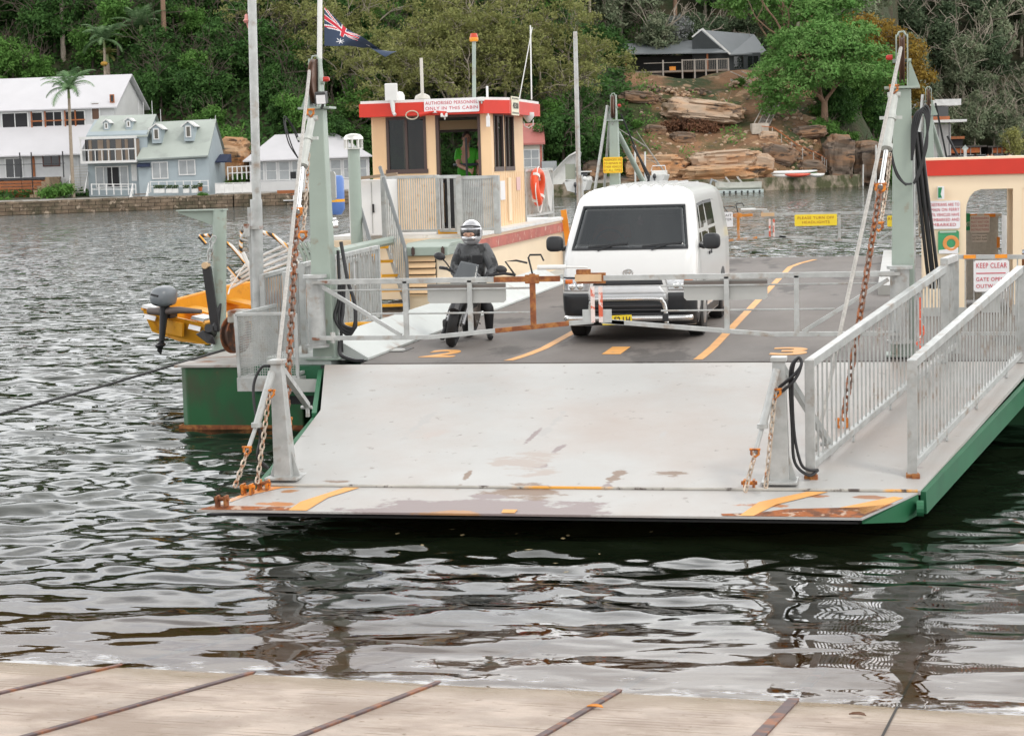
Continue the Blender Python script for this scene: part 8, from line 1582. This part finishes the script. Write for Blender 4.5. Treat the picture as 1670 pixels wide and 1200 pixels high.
# ground cover over the shaded slopes: one object
def cover(name,px0,px1,D0,D1,n,size,m,seed,skip=None):
    g=np.random.default_rng(seed); px=g.uniform(px0,px1,n); D=g.uniform(D0,D1,n); X=(px-835)/3000*D; z=TH(X,D); ok=(D-shore(px))>np.interp(px,[0,360,640,1000],[16,14,9,4])
    if skip is not None: ok&=~skip(px,D)
    X,D,z=X[ok],D[ok],z[ok]; C=np.stack([X*HR.x+D*HF.x,X*HR.y+D*HF.y,z+g.uniform(.0,.7,len(X))],-1)
    L=[((0,0,0),(1,1,1))]; k=len(C); nn=g.normal(size=(k,3))*.6+np.array([-HF.x*.3,-HF.y*.5,.8]); nn/=np.linalg.norm(nn,axis=1)[:,None]; a=np.cross(nn,g.normal(size=nn.shape)); a/=np.linalg.norm(a,axis=1)[:,None]; b=np.cross(nn,a); s=size*g.uniform(.5,1.4,k)[:,None]
    Vv=np.stack([C-a*s,C-b*s*.5,C+a*s,C+b*s*.5],1).reshape(-1,3); me=bpy.data.meshes.new(name); me.from_pydata(Vv.tolist(),[],[(4*i,4*i+1,4*i+2,4*i+3) for i in range(k)]); me.update(); me.materials.append(m); o=bpy.data.objects.new(name,me); COL.objects.link(o); tag(o,kind='stuff'); return o
b=MB(); rr=random.Random(9)
for _ in range(16):
    px=rr.uniform(640,1120); py=rr.uniform(868,960); p=ZP(px,py,.0); p.z=.035; a=rr.uniform(0,3); e=V((math.cos(a),math.sin(a),0))*rr.uniform(.012,.045); f=V((-e.y,e.x,0))*.5; b.add([p-e,p-f,p+e,p+f,p+V((0,0,-.006))],[(0,1,2,3),(1,0,4),(2,1,4),(3,2,4),(0,3,4)])
o=b.build('floating_debris',mat('floating leaf flecks',(.26,.20,.10),.8)); tag(o,kind='stuff')
tag(cover('undergrowth',-120,1040,180,222,42000,.30,L_dark,5,lambda p,d:(p>30)&(p<155)&(d>194)&(d<207)),'dark green undergrowth covering the slope between the trees','undergrowth')
tag(cover('slope_grass',1000,1230,182,206,3500,.16,L_mid,6,lambda p,d:(np.sin(p*.09)+np.sin(d*.9+p*.03)<.55)),'patches of green grass on the bare dirt slope','grass')
tag(cover('lawn_grass',35,150,195,206,7000,.14,leaf_mat('dry lawn',(0.260,0.260,0.107),(0.320,0.320,0.150)),8),'dry rough lawn above the white house','grass')  # pale dry grass colour, varied only by noise
# ================================================================== BOATS AND GEAR ON THE FAR SHORE
def boat(name,label,px,py,D,L,Bm,H,rz,m=m_whited,cat='boat'):
    t=thing(name,label,cat,BG(px,py,D),YAW+rz); S=[(-L/2,.95,.0),(-L/4,1,-.02),(0,1,-.02),(L/4,.82,.02),(L*.42,.4,.12),(L/2,.03,.3)]; vs=[];fs=[]
    for x,w,z in S: g=Bm/2*w; vs+=[(x,-g,H+z),(x,-g*.75,.12+z*.5),(x,0,-.12+z),(x,g*.75,.12+z*.5),(x,g,H+z)]
    n=len(vs); inn=[(x+(.06 if k_<5 else 0),y*.92,z+(.05 if abs(z-H)>.35 else -.02)) for k_,(x,y,z) in enumerate(vs)]
    for i in range(len(S)-1):
        for k in range(4): a=i*5+k; fs+=[(a,a+1,a+6,a+5),(n+a,n+a+5,n+a+6,n+a+1)]
        for k in (0,4): a=i*5+k; fs.append((a,a+5,n+a+5,n+a))
    fs+=[(0,4,3,2,1),(n,n+1,n+2,n+3,n+4)]; b=MB(); b.add(vs+inn,fs); b.build('hull',m,t); return t
def motor(t,x,z):
    b=MB(); b.ell((x,0,z+.45),(.22,.17,.25),12,8); b.tube([(x,0,z+.3),(x-.05,0,z-.5)],.07,8); b.build('outboard',mat('dark motor',(.06,.06,.065),.4),t,smooth=True)
c=boat('motorboat','white motor cruiser moored stern on behind the slim light pole',947,312,173,5.2,2.3,.95,R_(78)); 
b=MB(); b.bb((-1.0,-.95,.9),(1.2,.95,1.35)); b.build('cuddy',m_whited,c,bevel=.15); b=MB(); b.bb((-1.2,-.85,1.36),(.6,.85,1.75)); b.build('windscreen',m_glass,c,bevel=.1); b=MB(); b.bb((-1.5,-1.0,1.76),(.7,1.0,1.86)); b.build('canopy',m_whited,c,bevel=.04); motor(c,-2.8,.2)
for y in (-.8,.8): b=MB(); b.ell((-2.3,y,1.15),(.35,.22,.25),12,8); b.build('stern_seat',m_whited,c,smooth=True)
t=boat('dinghy','upturned white dinghy leaning on the bank behind the moored cruiser',920,272,180,4.2,1.6,.6,R_(20)); t.rotation_euler=(R_(115),R_(-48),YAW)
c=boat('motorboat','white runabout partly hidden behind the roof of the van',1075,300,175,4.6,2.0,.8,R_(75)); b=MB(); b.bb((-.2,-.7,.8),(.7,.7,1.25)); b.build('console',m_whited,c,bevel=.08); b=MB(); b.tube([(-.2,-.7,1.2),(-.1,-.6,1.7),(-.1,.6,1.7),(-.2,.7,1.2)],.04,6); b.build('rail',m_steel,c); motor(c,-2.4,.3)
c=boat('dinghy','open white aluminium dinghy on a floating pontoon right of the van roof',1204,308,175,4.3,1.6,.62,R_(178),mat('cream boat hull',(.62,.60,.54),.5)); b=MB(); b.tube([(2.0,0,.7),(2.5,.1,.95),(2.75,.1,.2)],[.10,.14,.08],8); b.build('outboard',m_curt,c,smooth=True); 
for k in range(2): b=MB(); b.tube([(-.3+k*1.1,-.75,.6),(.1+k*1.1,-.7,1.15),(.1+k*1.1,.7,1.15),(-.3+k*1.1,.75,.6)],.025,6); b.build('canopy_hoop',m_steel,c)
PT2=thing('pontoon','floating white pontoon with a row of dark fenders under the open dinghy','pontoon',BG(1204,313.5,174.3),YAW); boxpart(PT2,'deck',(-2.3,-.7,-.05),(2.3,1.2,.22),mat('pale teal pontoon',(.55,.62,.60),.5))
for i in range(8): b=MB(); b.ell((-2.0+i*.56,-.74,.05),(.10,.07,.10),8,6); b.build('fender',m_black,PT2,smooth=True)
for px,py,D,L,lab,m,rz in ((1288,281.5,184,5.6,'long white kayak lying on top of the stack on the sea wall',m_white,0),(1295,287,183.2,4.4,'white kayak at the bottom of the stack',m_whited,0),(1301,286,182.6,2.6,'red kayak lying in front of the white kayaks',mat('red kayak plastic',(.62,.10,.06),.4),0),(1220,274,186,2.9,'blue kayak lying on the ledge left of the white kayaks',mat('blue kayak plastic',(.13,.22,.36),.4),-.04),(1332,286,183,1.6,'short pale rowing shell tip at the right end of the kayak stack',m_whited,0),(1145,300,181,2.4,'mauve grey tarpaulin covered hull behind the van',mat('mauve tarpaulin',(.27,.21,.22),.8),.1)):
    b=MB(); b.ell((0,0,0),(L/2,.33,.20),22,10); b.v=[(x,y*(1-.4*abs(2*x/L)**2),z+.12*abs(2*x/L)**3) for x,y,z in b.v]; o=b.build('kayak' if 'tarpaulin' not in lab else 'covered_boat',m,smooth=True); o.location=BG(px,py,D); o.rotation_euler=(0,rz,YAW); tag(o,lab,'kayak' if 'tarp' not in lab else 'boat')
for px,py,D,h,lab in ((1052,292,178,2.6,'pair of pale mooring posts left of the orange ledges'),(1036,296,178,3.4,'tall thin white pole beside the pale mooring posts'),(1428,300,192,4.0,'white post standing on the sea wall left of the right mast'),(1407,300,192,2.0,'short white post on the sea wall left of the tall white post')):
    b=MB(); b.cyl((0,0,-.5),(.05,0,h),.09,n=8)
    o=b.build('mooring_post',m_whited); o.location=BG(px,py,D); tag(o,lab,'post')
b=MB(); k=178/3000
b.tube([(-.0,0,0),(-2.0,.3,3.0),(-5.2,.5,5.2)],[.09,.07,.03],6); b.tube([(-1.6,.2,2.4),(-3.0,.3,4.6)],[.05,.02],5); b.tube([(-.6,.1,1.0),(-2.6,.2,2.4)],[.05,.02],5); o=b.build('fallen_tree',mat('grey dead wood',(.34,.32,.29),.9)); o.location=BG(1090,290,180); o.rotation_euler=(0,0,YAW); tag(o,'bare grey fallen tree leaning over the boat landing','dead tree')
tag(cover('seaweed',1100,1440,179,179.1,1,.05,L_olive,3),'thin weed along the sea wall','weed') if False else None
for (k_,v_),r in list(PR.items()):
    if (k_,v_) not in used: bpy.data.objects.remove(r)
for o in COL.objects:
    if '_w' in o.keys(): del o['_w']
